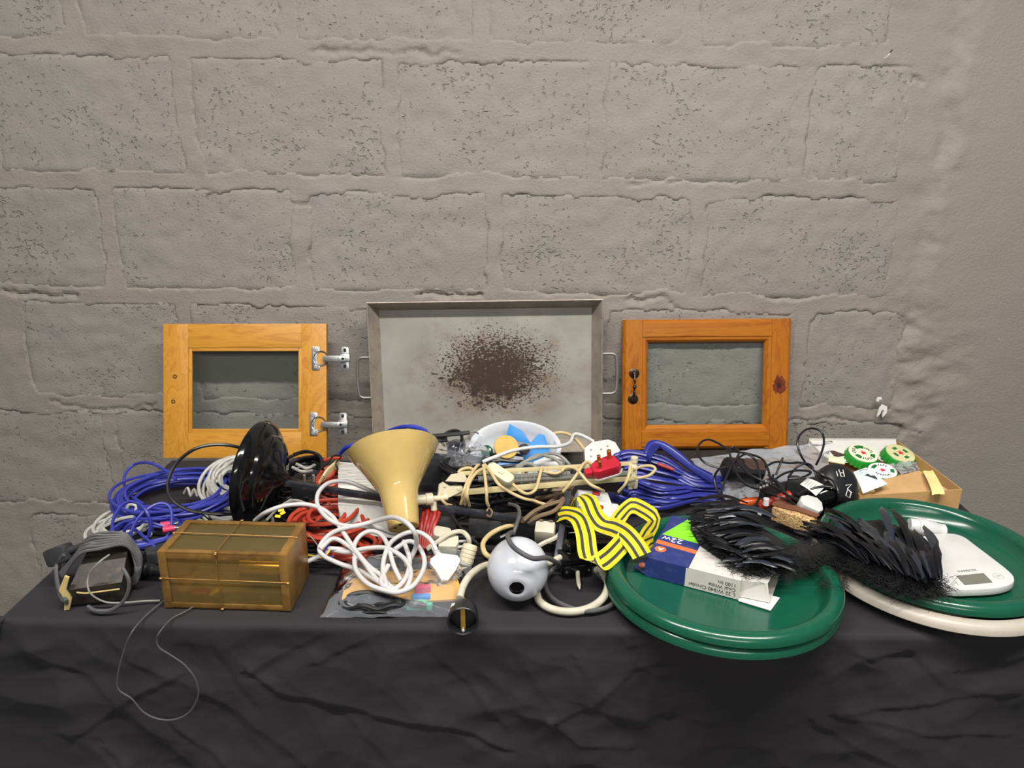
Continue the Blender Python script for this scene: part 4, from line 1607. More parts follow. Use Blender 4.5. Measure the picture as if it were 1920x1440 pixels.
# inline switch
sa, sb = P(917, 876, 0.128), P(960, 905, 0.112)
Mi_ = frame((sa + sb) / 2, sb - sa, Vector((0.4, 1, 0.5)))
m_ = MB()
m_.prism(rrect(0.062, 0.024, 0.010, 6), -0.009, 0.009, Mi_, 0.003)
m_.box((0.010, 0.006, 0.003), Mi_, 0.001, (0.002, 0, 0.010))
m_.build('inline_switch', mt['cream_plastic'], lamp)
# the wound cord
m_ = MB()
for q in (
        pp((868, 895, 0.118), (860, 885, 0.126), (872, 878, 0.130), (886, 880, 0.130), (882, 900, 0.122), (872, 925, 0.105), (866, 940, 0.088), (864, 945, 0.08)),
        pp((866, 945, 0.08), (870, 920, 0.112), (882, 892, 0.128), (895, 873, 0.132), (898, 872, 0.130)),
        pp((872, 946, 0.08), (874, 925, 0.11), (886, 895, 0.128), (902, 880, 0.132)),
        pp((880, 948, 0.078), (876, 930, 0.106), (880, 905, 0.124), (896, 884, 0.132), (910, 878, 0.13)),
        pp((906, 872, 0.132), (909, 890, 0.126), (912, 918, 0.112), (913, 940, 0.09), (916, 949, 0.078)),
        pp((909, 871, 0.132), (920, 885, 0.130), (935, 908, 0.120), (955, 922, 0.104), (980, 934, 0.094), (1000, 938, 0.088)),
        pp((962, 908, 0.112), (975, 920, 0.106), (990, 926, 0.104), (1004, 918, 0.112), (1010, 900, 0.120), (1016, 876, 0.130)),
        pp((1000, 938, 0.088), (1015, 944, 0.082), (1028, 947, 0.078)),
        pp((1056, 922, 0.094), (1070, 905, 0.112), (1084, 886, 0.126), (1092, 872, 0.132), (1102, 866, 0.132), (1115, 874, 0.13)),
        pp((1052, 884, 0.126), (1062, 876, 0.13), (1078, 878, 0.13), (1090, 890, 0.126), (1105, 907, 0.114), (1122, 916, 0.105), (1132, 921, 0.09)),
        pp((1160, 922, 0.088), (1172, 908, 0.108), (1180, 888, 0.126), (1182, 874, 0.134)),
        pp((1188, 880, 0.12), (1205, 874, 0.12), (1222, 874, 0.118), (1229, 880, 0.114), (1218, 891, 0.110), (1200, 896, 0.107), (1190, 896, 0.105)),
        pp((1112, 874, 0.13), (1128, 874, 0.132), (1140, 877, 0.13)),
        pp((823, 926, 0.094), (828, 924, 0.096), (828, 935, 0.090), (836, 945, 0.078), (846, 948, 0.070)),
        pp((1052, 884, 0.126), (1040, 888, 0.122), (1020, 884, 0.124))):
    m_.tube(q, 0.0031, 8)
m_.build('cord', mt['cream_cord'], lamp)
# red plug with brass pins
pl_o = P(1135, 876, 0.138)
Mr = frame(pl_o, cv(0.93, 0.28, 0.2), cv(-0.3, 0.5, 0.8))
zr = Mr.col[2].to_3d()
m_ = MB()
m_.prism([(-0.030, -0.010), (-0.022, -0.017), (0.020, -0.019), (0.028, -0.012), (0.026, 0.013), (0.018, 0.020), (-0.012, 0.018), (-0.026, 0.010)], -0.010, 0.010, Mr, 0.0025)
m_.prism(rrect(0.018, 0.016, 0.005), -0.006, 0.006, Mr @ TR(-0.034, 0.0, 0), 0.002)
plug = m_.build('plug', mt['red_plug'], lamp, label='red three pin plug')
for (x, y, r_, hh) in ((0.014, 0.010, 0.0044, 0.030), (-0.008, 0.010, 0.0036, 0.026), (-0.014, -0.008, 0.0036, 0.028)):
    m_ = MB()
    m_.cyl(r_, 0.008, hh, Mr @ TR(x, y, 0), 14, bev=0.001)
    m_.build('pin', mt['brass_pin'], plug)
m_ = MB()
m_.prism([(-0.029, -0.0125), (-0.021, -0.0178), (0.020, -0.0196), (0.029, -0.013), (0.027, 0.010)], -0.0135, -0.0100, Mr)
m_.build('back_plate', mt['white_plastic'], plug)

# ---- white lead with moulded plug, in loose loops
wl = thing('power_lead', 'white mains lead in loose loops with white three pin plug and bared wire end', 'power lead', P(740, 1060, 0))
m_ = MB()
for q in (
        pp((478, 976, 0.055), (500, 960, 0.085), (535, 948, 0.096), (575, 946, 0.096), (605, 955, 0.092), (625, 970, 0.085)),
        pp((715, 932, 0.06), (690, 918, 0.09), (650, 903, 0.105), (618, 905, 0.108), (598, 922, 0.104), (595, 945, 0.096), (610, 968, 0.088), (635, 983, 0.080), (665, 986, 0.082), (700, 978, 0.088), (735, 970, 0.112),
           (762, 980, 0.122), (778, 1000, 0.108), (780, 1025, 0.072), (765, 1055, 0.044), (760, 1060, 0.042)),
        pp((625, 970, 0.086), (645, 1000, 0.070), (665, 1030, 0.056), (690, 1060, 0.048), (715, 1080, 0.044), (730, 1098, 0.042), (738, 1103, 0.042)),
        pp((775, 990, 0.03), (740, 1000, 0.045), (710, 990, 0.066), (670, 986, 0.082), (625, 998, 0.072), (602, 1020, 0.056), (600, 1035, 0.05), (612, 1046, 0.04)),
        pp((612, 1046, 0.04), (640, 1058, 0.028), (670, 1068, 0.030), (700, 1085, 0.042), (725, 1100, 0.044), (750, 1110, 0.042), (765, 1098, 0.05), (770, 1070, 0.056), (755, 1045, 0.06),
           (725, 1028, 0.062), (690, 1028, 0.056), (650, 1035, 0.045), (618, 1030, 0.04)),
        pp((600, 1030, 0.055), (625, 1010, 0.062), (655, 1025, 0.056), (680, 1050, 0.050), (705, 1085, 0.044), (735, 1105, 0.044), (760, 1085, 0.052), (768, 1050, 0.058), (757, 1015, 0.068)),
        pp((668, 1050, 0.045), (664, 1025, 0.056), (675, 1005, 0.066), (695, 996, 0.072), (715, 1003, 0.070), (728, 1025, 0.062), (738, 1060, 0.052), (752, 1090, 0.045)),
        pp((664, 1045, 0.045), (668, 1070, 0.044), (690, 1095, 0.043), (725, 1108, 0.043), (748, 1110, 0.045), (775, 1098, 0.048), (793, 1070, 0.054), (795, 1045, 0.060), (782, 1022, 0.066), (765, 1015, 0.07), (740, 1030, 0.064)),
        pp((728, 1060, 0.052), (714, 1090, 0.046), (725, 1100, 0.046), (718, 1070, 0.05), (722, 1040, 0.058), (735, 1015, 0.066), (760, 1000, 0.074), (785, 998, 0.074), (805, 1010, 0.068), (815, 1025, 0.062), (818, 1033, 0.058)),
        pp((618, 1032, 0.042), (600, 1042, 0.034), (575, 1053, 0.028), (560, 1055, 0.02)),
        pp((612, 1028, 0.046), (640, 1030, 0.045), (655, 1036, 0.044))):
    m_.tube(q, 0.0042, 10)
m_.build('cable', mt['white_cable'], wl)
# moulded triangular plug
pc = P(832, 1058, 0.045)
Mp = frame(pc, cv(0.85, -0.5, -0.1), cv(0.45, 0.75, 0.5))
m_ = MB()
m_.prism([(-0.024, -0.006), (-0.020, -0.014), (-0.006, -0.019), (0.012, -0.028), (0.022, -0.022), (0.024, 0.0), (0.022, 0.020), (0.012, 0.024), (-0.004, 0.017), (-0.018, 0.010)], -0.009, 0.009, Mp, 0.003)
pg = m_.build('plug', mt['white_cable'], wl)
m_ = MB()
bd = P(819, 1036, 0.055) - pc
for i in range(5):
    m_.cyl(0.0068 - i * 0.0004, 0.0, 0.0032, zframe(pc + bd.normalized() * (0.016 + i * 0.0048), bd), 12, bev=0.0006)
m_.cyl(0.005, 0.012, 0.043, zframe(pc, bd), 10)
m_.build('strain_relief', mt['white_cable'], pg)
# bared wire ends
for nm, mat, q in (('yellow_core', mt['yellow'], pp((618, 1031, 0.045), (612, 1040, 0.04), (602, 1046, 0.032), (595, 1044, 0.03), (585, 1042, 0.03), (562, 1038, 0.03))),
                   ('blue_core', mt['blue'], pp((614, 1030, 0.046), (607, 1022, 0.050), (612, 1016, 0.054), (618, 1020, 0.052), (608, 1034, 0.045), (612, 1048, 0.032), (626, 1042, 0.036))),
                   ('bare_strand', mt['grey_mid'], pp((610, 1046, 0.03), (600, 1030, 0.042), (588, 1012, 0.048), (575, 1000, 0.05)))):
    m_ = MB()
    m_.tube(q, 0.0016 if nm != 'bare_strand' else 0.0009, 6)
    m_.build(nm, mat, wl)

# ---- clear bag with yellow envelope and odds and ends
bg = thing('plastic_bag', 'flat clear plastic bag holding a yellow envelope, at the table edge', 'bag', P(740, 1120, 0))
q0, q1, q2, q3 = P(652, 1078, 0.012), P(850, 1070, 0.016), P(872, 1128, 0.012), P(640, 1132, 0.008)
m_ = MB()


def env(u, v):
    p = q0.lerp(q1, u).lerp(q3.lerp(q2, u), v)
    return p + Vector((0, 0, 0.006 * math.sin(u * 3.1) * math.sin(v * 3.1) + 0.002 * mnoise.noise(p * 40)))


m_.sheet(env, 20, 12, 0.004)
m_.build('envelope', mt['envelope'], bg, label='yellow paper envelope')
m_ = MB()
m_.tube(coil_path(tuple(P(700, 1142, 0.006)), 0.055, 0.016, 6, 0.018, 31, 0.7, jit=0.003), 0.0036, 7)
m_.tube(pp((660, 1138, 0.01), (655, 1120, 0.022), (690, 1113, 0.026), (730, 1122, 0.022), (760, 1130, 0.018), (800, 1136, 0.014)), 0.006, 8)
m_.build('cable', mt['black_plastic'], bg)
for nm, mat, x, y, sx_, sy_, h_, a_ in (('pink_connector', mt['pink'], 793, 1120, 0.026, 0.016, 0.024, 12), ('blue_connector', mt['sky_blue'], 790, 1131, 0.030, 0.010, 0.016, 5),
                                      ('green_connector', mt['green_chip'], 782, 1141, 0.034, 0.012, 0.014, 3), ('green_connector', mt['green_chip'], 800, 1142, 0.02, 0.010, 0.012, -8)):
    m_ = MB()
    c = P(x, y, 0.006)
    m_.box((sx_, sy_, h_), TR(c.x, c.y, c.z + h_ / 2) @ RZ(a_), 0.002)
    m_.build(nm, mat, bg)
# the film: top sheet and bottom sheet
b0, b1, b2_, b3 = P(650, 1048, 0.0), P(868, 1052, 0.0), P(872, 1160, 0.0), P(600, 1162, 0.0)


def bag_pt(u, v, top):
    p = b0.lerp(b1, u).lerp(b3.lerp(b2_, u), v)
    e = (min(u, 1 - u) * 4, min(v, 1 - v) * 4)
    k = min(1, e[0]) ** 0.5 * min(1, e[1]) ** 0.5
    n = mnoise.noise(p * 30) * 0.6 + mnoise.noise(p * 75) * 0.3 + abs(mnoise.noise(Vector((p.x * 18 + p.y * 26, p.y * 9, 1)))) * 0.6
    z = (0.030 + 0.009 * n) * k if top else 0.0
    return Vector((p.x, p.y, H_T + 0.0015 + max(0.0002, z) + (0.004 * n * (1 - k) + 0.002 if top else 0)))


m_ = MB()
m_.sheet(lambda u, v: bag_pt(u, v, True), 60, 40)
m_.build('film', mt['bag_thick'], bg)
m_ = MB()
c0, c1, c2_, c3 = P(800, 1035, 0.004), P(888, 1040, 0.02), P(880, 1090, 0.006), P(820, 1100, 0.03)
m_.sheet(lambda u, v: c0.lerp(c1, u).lerp(c3.lerp(c2_, u), v) + Vector((0, 0, 0.012 * math.sin(math.pi * u) + 0.007 * mnoise.noise(Vector((u * 6, v * 5, 2))))), 24, 20)
m_.build('film_corner', mt['bag_thick'], bg)

# ---- off white plugs behind the bag
t = thing('mains_plug', 'off-white mains plug with curled cable, right of the lamp shade base', 'plug', P(840, 1020, 0))
m_ = MB()
Mq = frame(P(842, 1020, 0.03), cv(1, 0.05, 0.1), cv(0, 0.6, 0.8))
m_.prism([(-0.020, -0.013), (0.012, -0.017), (0.018, -0.006), (0.018, 0.010), (0.0, 0.018), (-0.018, 0.012)], -0.011, 0.011, Mq, 0.003)
m_.build('body', mt['offwhite_cable'], t)
for y, L_ in ((0.004, 0.022), (-0.009, 0.020)):
    m_ = MB()
    m_.cyl(0.0036, 0.014, 0.016 + L_, Mq @ TR(0, y, 0) @ RY(90), 12, bev=0.001)
    m_.build('pin', mt['zinc'], t)
m_ = MB()
m_.tube(pp((800, 1030, 0.03), (820, 1016, 0.04), (845, 1000, 0.05), (866, 997, 0.052), (878, 1008, 0.046), (880, 1022, 0.03)), 0.0045, 8)
m_.tube(pp((815, 1000, 0.03), (808, 985, 0.04), (822, 968, 0.046), (842, 960, 0.046)), 0.0042, 8)
m_.build('cable', mt['offwhite_cable'], t)
t = thing('mains_plug', 'second off-white plug half hidden above the first one', 'plug', P(838, 1004, 0))
m_ = MB()
Mq = frame(P(828, 1003, 0.035), cv(1, -0.2, 0.1), cv(0, 0.6, 0.8))
m_.prism(rrect(0.034, 0.026, 0.008), -0.010, 0.010, Mq, 0.003)
m_.build('body', mt['offwhite_cable'], t)
m_ = MB()
m_.cyl(0.003, 0.012, 0.032, Mq @ RY(90), 10)
m_.build('pin', mt['zinc'], t)
t = thing('lamp_holder', 'small clear cylinder standing in the corner of the clear bag', 'holder', P(877, 1050, 0))
ca, cb = P(872, 1058, 0.008), P(881, 1026, 0.036)
m_ = MB()
m_.lathe([(0.0001, 0), (0.012, 0), (0.0135, 0.004), (0.0135, 0.034), (0.0125, 0.036), (0.0115, 0.034), (0.011, 0.010), (0.0001, 0.010)], zframe(ca, cb - ca), 20)
m_.build('barrel', mt['cream_plastic'], t)
m_ = MB()
for i in range(4):
    m_.tube([zframe(ca, cb - ca) @ Vector((0.0138 * math.cos(a * 0.5), 0.0138 * math.sin(a * 0.5), 0.008 + i * 0.007)) for a in range(13)], 0.0008, 5, closed=True)
m_.build('thread', mt['cream_plastic'], t, )

# ---- white globe with a hole
gl = thing('ceramic_globe', 'glossy white egg-shaped globe with a round hole facing the front', 'globe', P(970, 1115, 0))
gc = P(971, 1066, 0.056)
gax = cv(-0.04, -0.40, -0.90)
Mg_ = zframe(gc, gax, CR)
prof = []
A, B_ = 0.0515, 0.056
for i in range(40):
    th = math.pi * i / 39
    r_, z_ = A * math.sin(th), -B_ * math.cos(th)
    if z_ > 0:
        dent = math.exp(-(r_ / 0.012) ** 2) * 0.010
        z_ -= dent
    prof.append((max(r_, 1e-5), z_))
prof = [p for p in prof if not (p[1] > 0 and p[0] < 0.0098)]
m_ = MB()
m_.lathe(prof, Mg_, 44)
m_.build('shell', mt['ceramic'], gl)
m_ = MB()
m_.lathe([(0.0112, B_ - 0.0098), (0.0100, B_ - 0.0125), (0.0098, B_ - 0.06), (0.0001, B_ - 0.06)], Mg_, 24)
m_.build('hollow', mt['hole_shade'], gl)
# dark cord draped over the globe
cord_thing('rubber_cord', 'dark grey rubber cord draped over the white globe and looping right', 'cable',
           [pp((960, 998, 0.10), (952, 1004, 0.118), (958, 1020, 0.122), (975, 1035, 0.120), (1000, 1047, 0.112), (1025, 1046, 0.100), (1040, 1053, 0.07), (1048, 1060, 0.03), (1035, 1070, 0.010),
               (1022, 1092, 0.008), (1032, 1118, 0.008), (1060, 1136, 0.008), (1100, 1146, 0.008), (1140, 1138, 0.008), (1154, 1120, 0.008), (1143, 1098, 0.01), (1120, 1075, 0.02))],
           0.0042, mt['grey_dark'], 9)
# thick off-white cord with black socket, behind the globe and looping right
oc = thing('extension_lead', 'thick off-white cord ending in a black round socket at the table edge', 'cord', P(866, 1165, 0))
m_ = MB()
m_.tube(pp((862, 1122, 0.030), (868, 1100, 0.034), (882, 1078, 0.034), (905, 1062, 0.030), (930, 1056, 0.026), (955, 1050, 0.02), (975, 1062, 0.007)), 0.0062, 12)
m_.tube(pp((990, 1085, 0.0075), (1005, 1110, 0.0075), (1012, 1128, 0.0075), (1035, 1142, 0.0075), (1070, 1147, 0.0075), (1105, 1140, 0.009), (1130, 1122, 0.012), (1140, 1098, 0.016), (1133, 1080, 0.02), (1118, 1068, 0.02)), 0.0066, 12)
m_.tube(pp((1050, 1045, 0.05), (1030, 1055, 0.05), (1000, 1065, 0.02)), 0.0055, 10)
m_.build('cable', mt['offwhite_cable'], oc)
sf = P(868, 1165, 0.026)
sx_ = cv(0.03, -0.28, -0.95)
Mso = zframe(sf - sx_ * 0.045, sx_, CR)
m_ = MB()
m_.lathe([(0.0001, -0.006), (0.009, -0.006), (0.010, 0.0), (0.013, 0.006), (0.020, 0.012), (0.0225, 0.018), (0.0235, 0.030), (0.0245, 0.045), (0.0235, 0.0462), (0.0215, 0.045), (0.0205, 0.030), (0.0001, 0.030)], Mso, 36,
         rfun=lambda a, z: 1 + (0.02 * (math.cos(12 * a) > 0.3) if z > 0.012 else 0))
so = m_.build('socket', mt['black_plastic'], oc, label='black round mains socket')
m_ = MB()
m_.box((0.0075, 0.038, 0.002), Mso, 0.0006, (0, 0, 0.040))
m_.box((0.0045, 0.002, 0.012), Mso, 0.0004, (0, 0.019, 0.036))
m_.build('earth_strip', mt['brass_bright'], so)
m_ = MB()
m_.ball(0.004, Mso @ TR(0, -0.0185, 0.042), 10)
m_.build('earth_contact', mt['steel'], so)
m_ = MB()
Mt_ = frame(P(846, 1140, 0.034), cv(0.5, 0.8, -0.2), cv(-0.6, 0.4, -0.8))
m_.box((0.016, 0.009, 0.0008), zframe(Mso @ Vector((-0.018, 0.0135, 0.028)), (Mso.to_3x3() @ Vector((-0.8, 0.6, 0.15)))) @ RZ(60), 0)
m_.build('sticker', mt['paper_white'], so)

# ---- black metal box with knob, right of the globe
bb = thing('dimmer_box', 'small glossy black metal box with round knob beside the white globe', 'box', P(1085, 1070, 0))
fA_, fB_ = P(1056, 1084, 0.004), P(1112, 1078, 0.004)
Mbb = frame(fA_, fB_ - fA_, Vector((0, 1, 0)))
Lb = (fB_ - fA_).length
m_ = MB()
m_.box((Lb, 0.075, 0.030), Mbb, 0.002, (Lb / 2, 0.045, 0.016))
m_.box((Lb * 0.94, 0.0025, 0.022), Mbb, 0.001, (Lb / 2, 0.003, 0.009))
m_.build('case', mt['black_gloss'], bb)
m_ = MB()
m_.cyl(0.0135, 0.031, 0.044, Mbb @ TR(Lb * 0.42, 0.045, 0), 22, 0.0115, bev=0.0015)
m_.build('knob', mt['black_gloss'], bb)
for x in (0.12, 0.86):
    MB().cyl(0.0022, 0, 0.0015, Mbb @ TR(Lb * x, 0.0015, 0.010) @ RX(90), 10).build('screw', mt['steel'], bb)
m_ = MB()
m_.tube(pp((1083, 1070, 0.012), (1084, 1085, 0.010), (1086, 1100, 0.006), (1087, 1105, 0.004)), 0.0034, 8, rfun=lambda t: 1.1 if t < 0.8 else 1.1 - 4 * (t - 0.8))
m_.build('cable_end', mt['offwhite_cable'], bb)
# black cylinder lamp bodies behind it
m_ = MB()
m_.lathe([(0.0001, 0), (0.016, 0), (0.018, 0.003), (0.018, 0.05), (0.020, 0.052), (0.020, 0.072), (0.0001, 0.074)], zframe(P(1060, 1000, 0.028), Vector((1, 0.12, 0.05))), 24)
m_.build('lamp_socket', mt['black_gloss'], label='glossy black cylindrical fitting under the yellow strap', cat='fitting')
m_ = MB()
m_.box((0.085, 0.07, 0.045), TR(*P(1140, 1020, 0.024)) @ RZ(8), 0.006)
m_.build('transformer', mt['black_gloss'], label='black glossy transformer block beneath the yellow strap', cat='transformer')

# ---- yellow and black webbing strap
def ribbon(rows, width, step=0.006):
    """rows: (px, py, h, width direction in camera terms). strips: yellow, black, yellow, black, yellow"""
    ctr_ = catmull([P(a[0], a[1], a[2]) for a in rows], step)
    wds = []
    raw = [cv(*a[3]) for a in rows]
    # resample the width vectors along the same parameter
    segs = []
    for i in range(len(rows) - 1):
        k = max(1, int((P(*rows[i + 1][:3]) - P(*rows[i][:3])).length / step))
        for j in range(k):
            t = j / k
            t = t * t * (3 - 2 * t)
            wds.append(raw[i].lerp(raw[i + 1], t).normalized())
    wds.append(raw[-1])
    cuts = [-0.5, -0.29, -0.13, 0.13, 0.29, 0.5]
    m_ = strap
    n = len(ctr_)
    for si in range(5):
        m_.mi = si % 2
        vs, fs = [], []
        for i in range(n):
            tg = (ctr_[min(i + 1, n - 1)] - ctr_[max(i - 1, 0)]).normalized()
            nn = tg.cross(wds[i]).normalized() * 0.0007
            a, b_ = ctr_[i] + wds[i] * cuts[si] * width, ctr_[i] + wds[i] * cuts[si + 1] * width
            for v in (a, b_, b_ + nn, a + nn):
                v.z = max(v.z, H_T + 0.002)
                vs.append(v)
        for i in range(n - 1):
            o_ = i * 4
            for k in range(4):
                fs.append((o_ + k, o_ + (k + 1) % 4, o_ + 4 + (k + 1) % 4, o_ + 4 + k))
        m_.add(vs, fs)


strap = MB()
# left loop that drops in front and turns back up to the right
ribbon([(1045, 965, 0.07, (0.1, 0.6, 0.6)), (1065, 962, 0.085, (0.2, 0.5, 0.7)), (1086, 972, 0.092, (0.8, 0.35, 0.1)), (1097, 1000, 0.085, (1, 0.12, -0.1)), (1101, 1030, 0.075, (1, 0.05, -0.15)),
        (1106, 1048, 0.068, (0.95, 0.0, -0.2)), (1118, 1058, 0.064, (0.75, -0.5, -0.3)), (1140, 1045, 0.066, (0.45, -0.75, -0.3)), (1163, 1022, 0.072, (0.5, -0.7, -0.3)), (1180, 1000, 0.08, (0.3, -0.8, 0.1))], 0.034)
# strand from the small arch down to the right
ribbon([(1075, 960, 0.06, (0.5, 0.2, 0.8)), (1076, 942, 0.09, (0.4, 0.2, 0.9)), (1088, 930, 0.105, (0.5, 0.1, 0.85)), (1102, 938, 0.108, (0.95, 0.25, 0.1)), (1114, 965, 0.100, (0.95, 0.3, -0.1)), (1128, 982, 0.094, (0.75, 0.65, 0)),
        (1150, 988, 0.092, (0.4, 0.9, 0)), (1172, 1000, 0.088, (0.7, 0.7, -0.1)), (1190, 1020, 0.078, (0.85, 0.45, -0.1)), (1204, 1042, 0.068, (0.8, 0.4, -0.2))], 0.034)
# the folded diamond at the right
ribbon([(1150, 985, 0.08, (-0.3, 0.9, 0.2)), (1165, 965, 0.092, (-0.35, 0.85, 0.35)), (1184, 948, 0.1, (0.0, 0.9, 0.4)), (1205, 955, 0.1, (0.35, 0.85, 0.35)), (1226, 970, 0.096, (0.45, 0.8, 0.35)), (1226, 982, 0.09, (0.55, -0.6, 0.5)),
        (1212, 1003, 0.082, (0.55, -0.7, 0.3)), (1205, 1020, 0.074, (0.6, -0.6, 0.4)), (1225, 1012, 0.07, (0.1, -0.9, 0.4))], 0.030)
strap.build('webbing_strap', [mt['strap_yellow'], mt['strap_black']], label='twisted yellow webbing strap with two black stripes', cat='strap', smooth=50)

# ---- white oval bowl full of cleaning bits
bo = thing('plastic_bowl', 'white oval plastic bowl propped against the griddle, holding blue and yellow bits', 'bowl', P(968, 880, 0))
bc = P(966, 838, 0.085)
bn = Vector((0.0, -0.52, 0.86)).normalized()
Mbo = zframe(bc, bn, Vector((1, 0, 0)))
pf = [(0.0001, -0.058), (0.045, -0.057), (0.068, -0.046), (0.085, -0.022), (0.094, -0.001), (0.100, 0.002), (0.1035, 0.001), (0.1035, -0.004), (0.099, -0.006), (0.091, -0.026), (0.073, -0.052), (0.048, -0.0625), (0.0001, -0.063)]
m_ = MB()
m_.lathe(pf, Mbo, 48, squash=0.72)
m_.build('bowl_shell', mt['bowl_white'], bo)


def in_bowl(name, label, mat, outline, z0, z1, x, y, rz, tilt=(0, 0), bev=0.002, cat='scraper'):
    m_ = MB()
    m_.prism(outline, z0, z1, Mbo @ TR(x, y, 0) @ RZ(rz) @ RX(tilt[0]) @ RY(tilt[1]), bev)
    return m_.build(name, mat, label=label, cat=cat)


in_bowl('scraper', 'bright blue plastic scraper, rightmost in the white bowl', mt['sky_blue'], [(-0.03, -0.03), (0.035, -0.028), (0.03, 0.03), (0.018, 0.036), (-0.028, 0.005)], -0.020, -0.014, 0.045, -0.012, 18, (38, -8))
in_bowl('scraper', 'bright blue plastic blade behind the yellow disc in the bowl', mt['sky_blue'], [(-0.03, -0.01), (0.03, -0.014), (0.006, 0.012), (-0.026, 0.024)], -0.012, -0.006, 0.008, 0.030, -10, (40, 0))
in_bowl('scraper', 'blue plastic scraper lying along the front of the bowl', mt['sky_blue'], [(-0.06, -0.014), (0.06, -0.012), (0.055, 0.012), (-0.055, 0.014)], -0.020, -0.012, 0.008, -0.052, 4, (20, 0))
in_bowl('foam_disc', 'round yellow foam pad in the white bowl', mt['sponge'], circ(0.028, 28), -0.008, 0.002, -0.020, 0.000, 0, (16, 6), 0.003, 'foam pad')
in_bowl('cap', 'dark green translucent cap at the left of the bowl', mt['tray_green'], circ(0.013, 16), -0.016, -0.002, -0.066, -0.010, 0, (20, -20), 0.002, 'cap')
in_bowl('brush_head', 'black round brush knob on the yellow foam pad', mt['black_matt'], circ(0.012, 18), -0.004, 0.012, 0.018, -0.006, 0, (30, 25), 0.004, 'brush')

# clear bag of dark foil, left of the bowl
t = thing('plastic_bag', 'crumpled clear bag with dark foil lining, left of the white bowl', 'bag', P(860, 880, 0))
ba = [P(818, 830, 0.10), P(895, 808, 0.105), P(905, 870, 0.075), P(832, 890, 0.06)]


def crumple(q, amp, sc, seed):
    def fn(u, v):
        p = q[0].lerp(q[1], u).lerp(q[3].lerp(q[2], u), v)
        n = abs(mnoise.noise(p * sc + Vector((seed, 0, 0)))) + 0.5 * abs(mnoise.noise(p * sc * 2.3 + Vector((seed, 3, 0))))
        return p + Vector((0.3 * (n - 0.3) * amp, -(n - 0.4) * amp, (n - 0.3) * amp * 1.2))
    return fn


m_ = MB()
m_.sheet(crumple(ba, 0.024, 17, 3), 34, 30)
m_.build('film', mt['bag'], t)
m_ = MB()
bq = [P(836, 826, 0.092), P(872, 820, 0.094), P(872, 868, 0.07), P(840, 876, 0.06)]
m_.sheet(crumple(bq, 0.022, 20, 9), 26, 26)
m_.build('foil', mt['foil'], t)
m_ = MB()
m_.sheet(crumple([P(868, 818, 0.1), P(905, 812, 0.1), P(918, 858, 0.085), P(868, 876, 0.07)], 0.022, 17, 14), 20, 20)
m_.build('film', mt['bag_thick'], t)

# white lead from the bowl to the socket block
ml = thing('extension_block', 'white multi-socket block with its white lead, standing before the griddle', 'socket block', P(1125, 890, 0))
m_ = MB()
m_.tube(pp((905, 866, 0.085), (930, 856, 0.095), (965, 844, 0.102), (1005, 838, 0.104), (1045, 837, 0.102), (1068, 830, 0.102), (1076, 815, 0.106), (1090, 816, 0.106), (1116, 829, 0.098)), 0.0040, 9)
m_.build('lead', mt['white_plastic'], ml)
Mm = frame(P(1127, 862, 0.075), cv(0.985, 0.13, 0.1), cv(-0.1, 0.80, 0.6))
m_ = MB()
m_.prism([(-0.044, -0.040), (0.040, -0.040), (0.046, 0.010), (0.040, 0.034), (0.026, 0.044), (-0.010, 0.044), (-0.032, 0.030)], -0.016, 0.010, Mm, 0.004)
m_.build('case', mt['white_plastic'], ml)
for x, y in ((-0.018, 0.022), (0.004, 0.020), (-0.022, 0.006), (-0.006, 0.004), (-0.028, -0.010), (0.020, 0.026)):
    MB().prism(circ(0.0024, 10), 0.0098, 0.0104, Mm @ TR(x, y, 0)).build('socket_hole', mt['grey_mid'], ml)
MB().cyl(0.0045, 0, 0.012, zframe(P(1114, 829, 0.1), cv(1, -0.2, 0)), 12).build('lead_collar', mt['rust_brown'], ml)
# adapter with red switches
ad = thing('plug_adapter', 'white plug adapter with red switches behind the yellow strap', 'adapter', P(1115, 965, 0))
Mad = frame(P(1113, 948, 0.060), cv(0.97, -0.12, 0.2), cv(0.15, 0.65, 0.75))
m_ = MB()
m_.prism([(-0.036, -0.028), (-0.020, -0.040), (0.028, -0.036), (0.038, -0.018), (0.030, 0.028), (-0.032, 0.028)], -0.024, 0.012, Mad, 0.004)
m_.prism(rrect(0.02, 0.02, 0.006), -0.014, 0.006, Mad @ TR(0.042, -0.004, 0), 0.003)
m_.build('case', mt['white_plastic'], ad)
for x, y in ((0.004, 0.020), (0.006, -0.012)):
    m_ = MB()
    m_.prism([(p[0], p[1]) for p in rrect(0.016, 0.008, 0.003)], 0.011, 0.015, Mad @ TR(x, y, 0) @ RZ(-10), 0.001)
    m_.build('switch', mt['dark_red'], ad)
MB().prism(circ(0.002, 10), 0.0118, 0.0124, Mad @ TR(0.004, 0.004, 0)).build('socket_hole', mt['grey_mid'], ad)
# cream lead behind
cord_thing('loose_cable', 'cream cord arching behind the white socket block', 'cable',
           [pp((1030, 816, 0.10), (1048, 811, 0.104), (1068, 815, 0.102), (1084, 828, 0.09), (1096, 845, 0.075), (1100, 862, 0.05))], 0.004, mt['cream_cord'], 8)
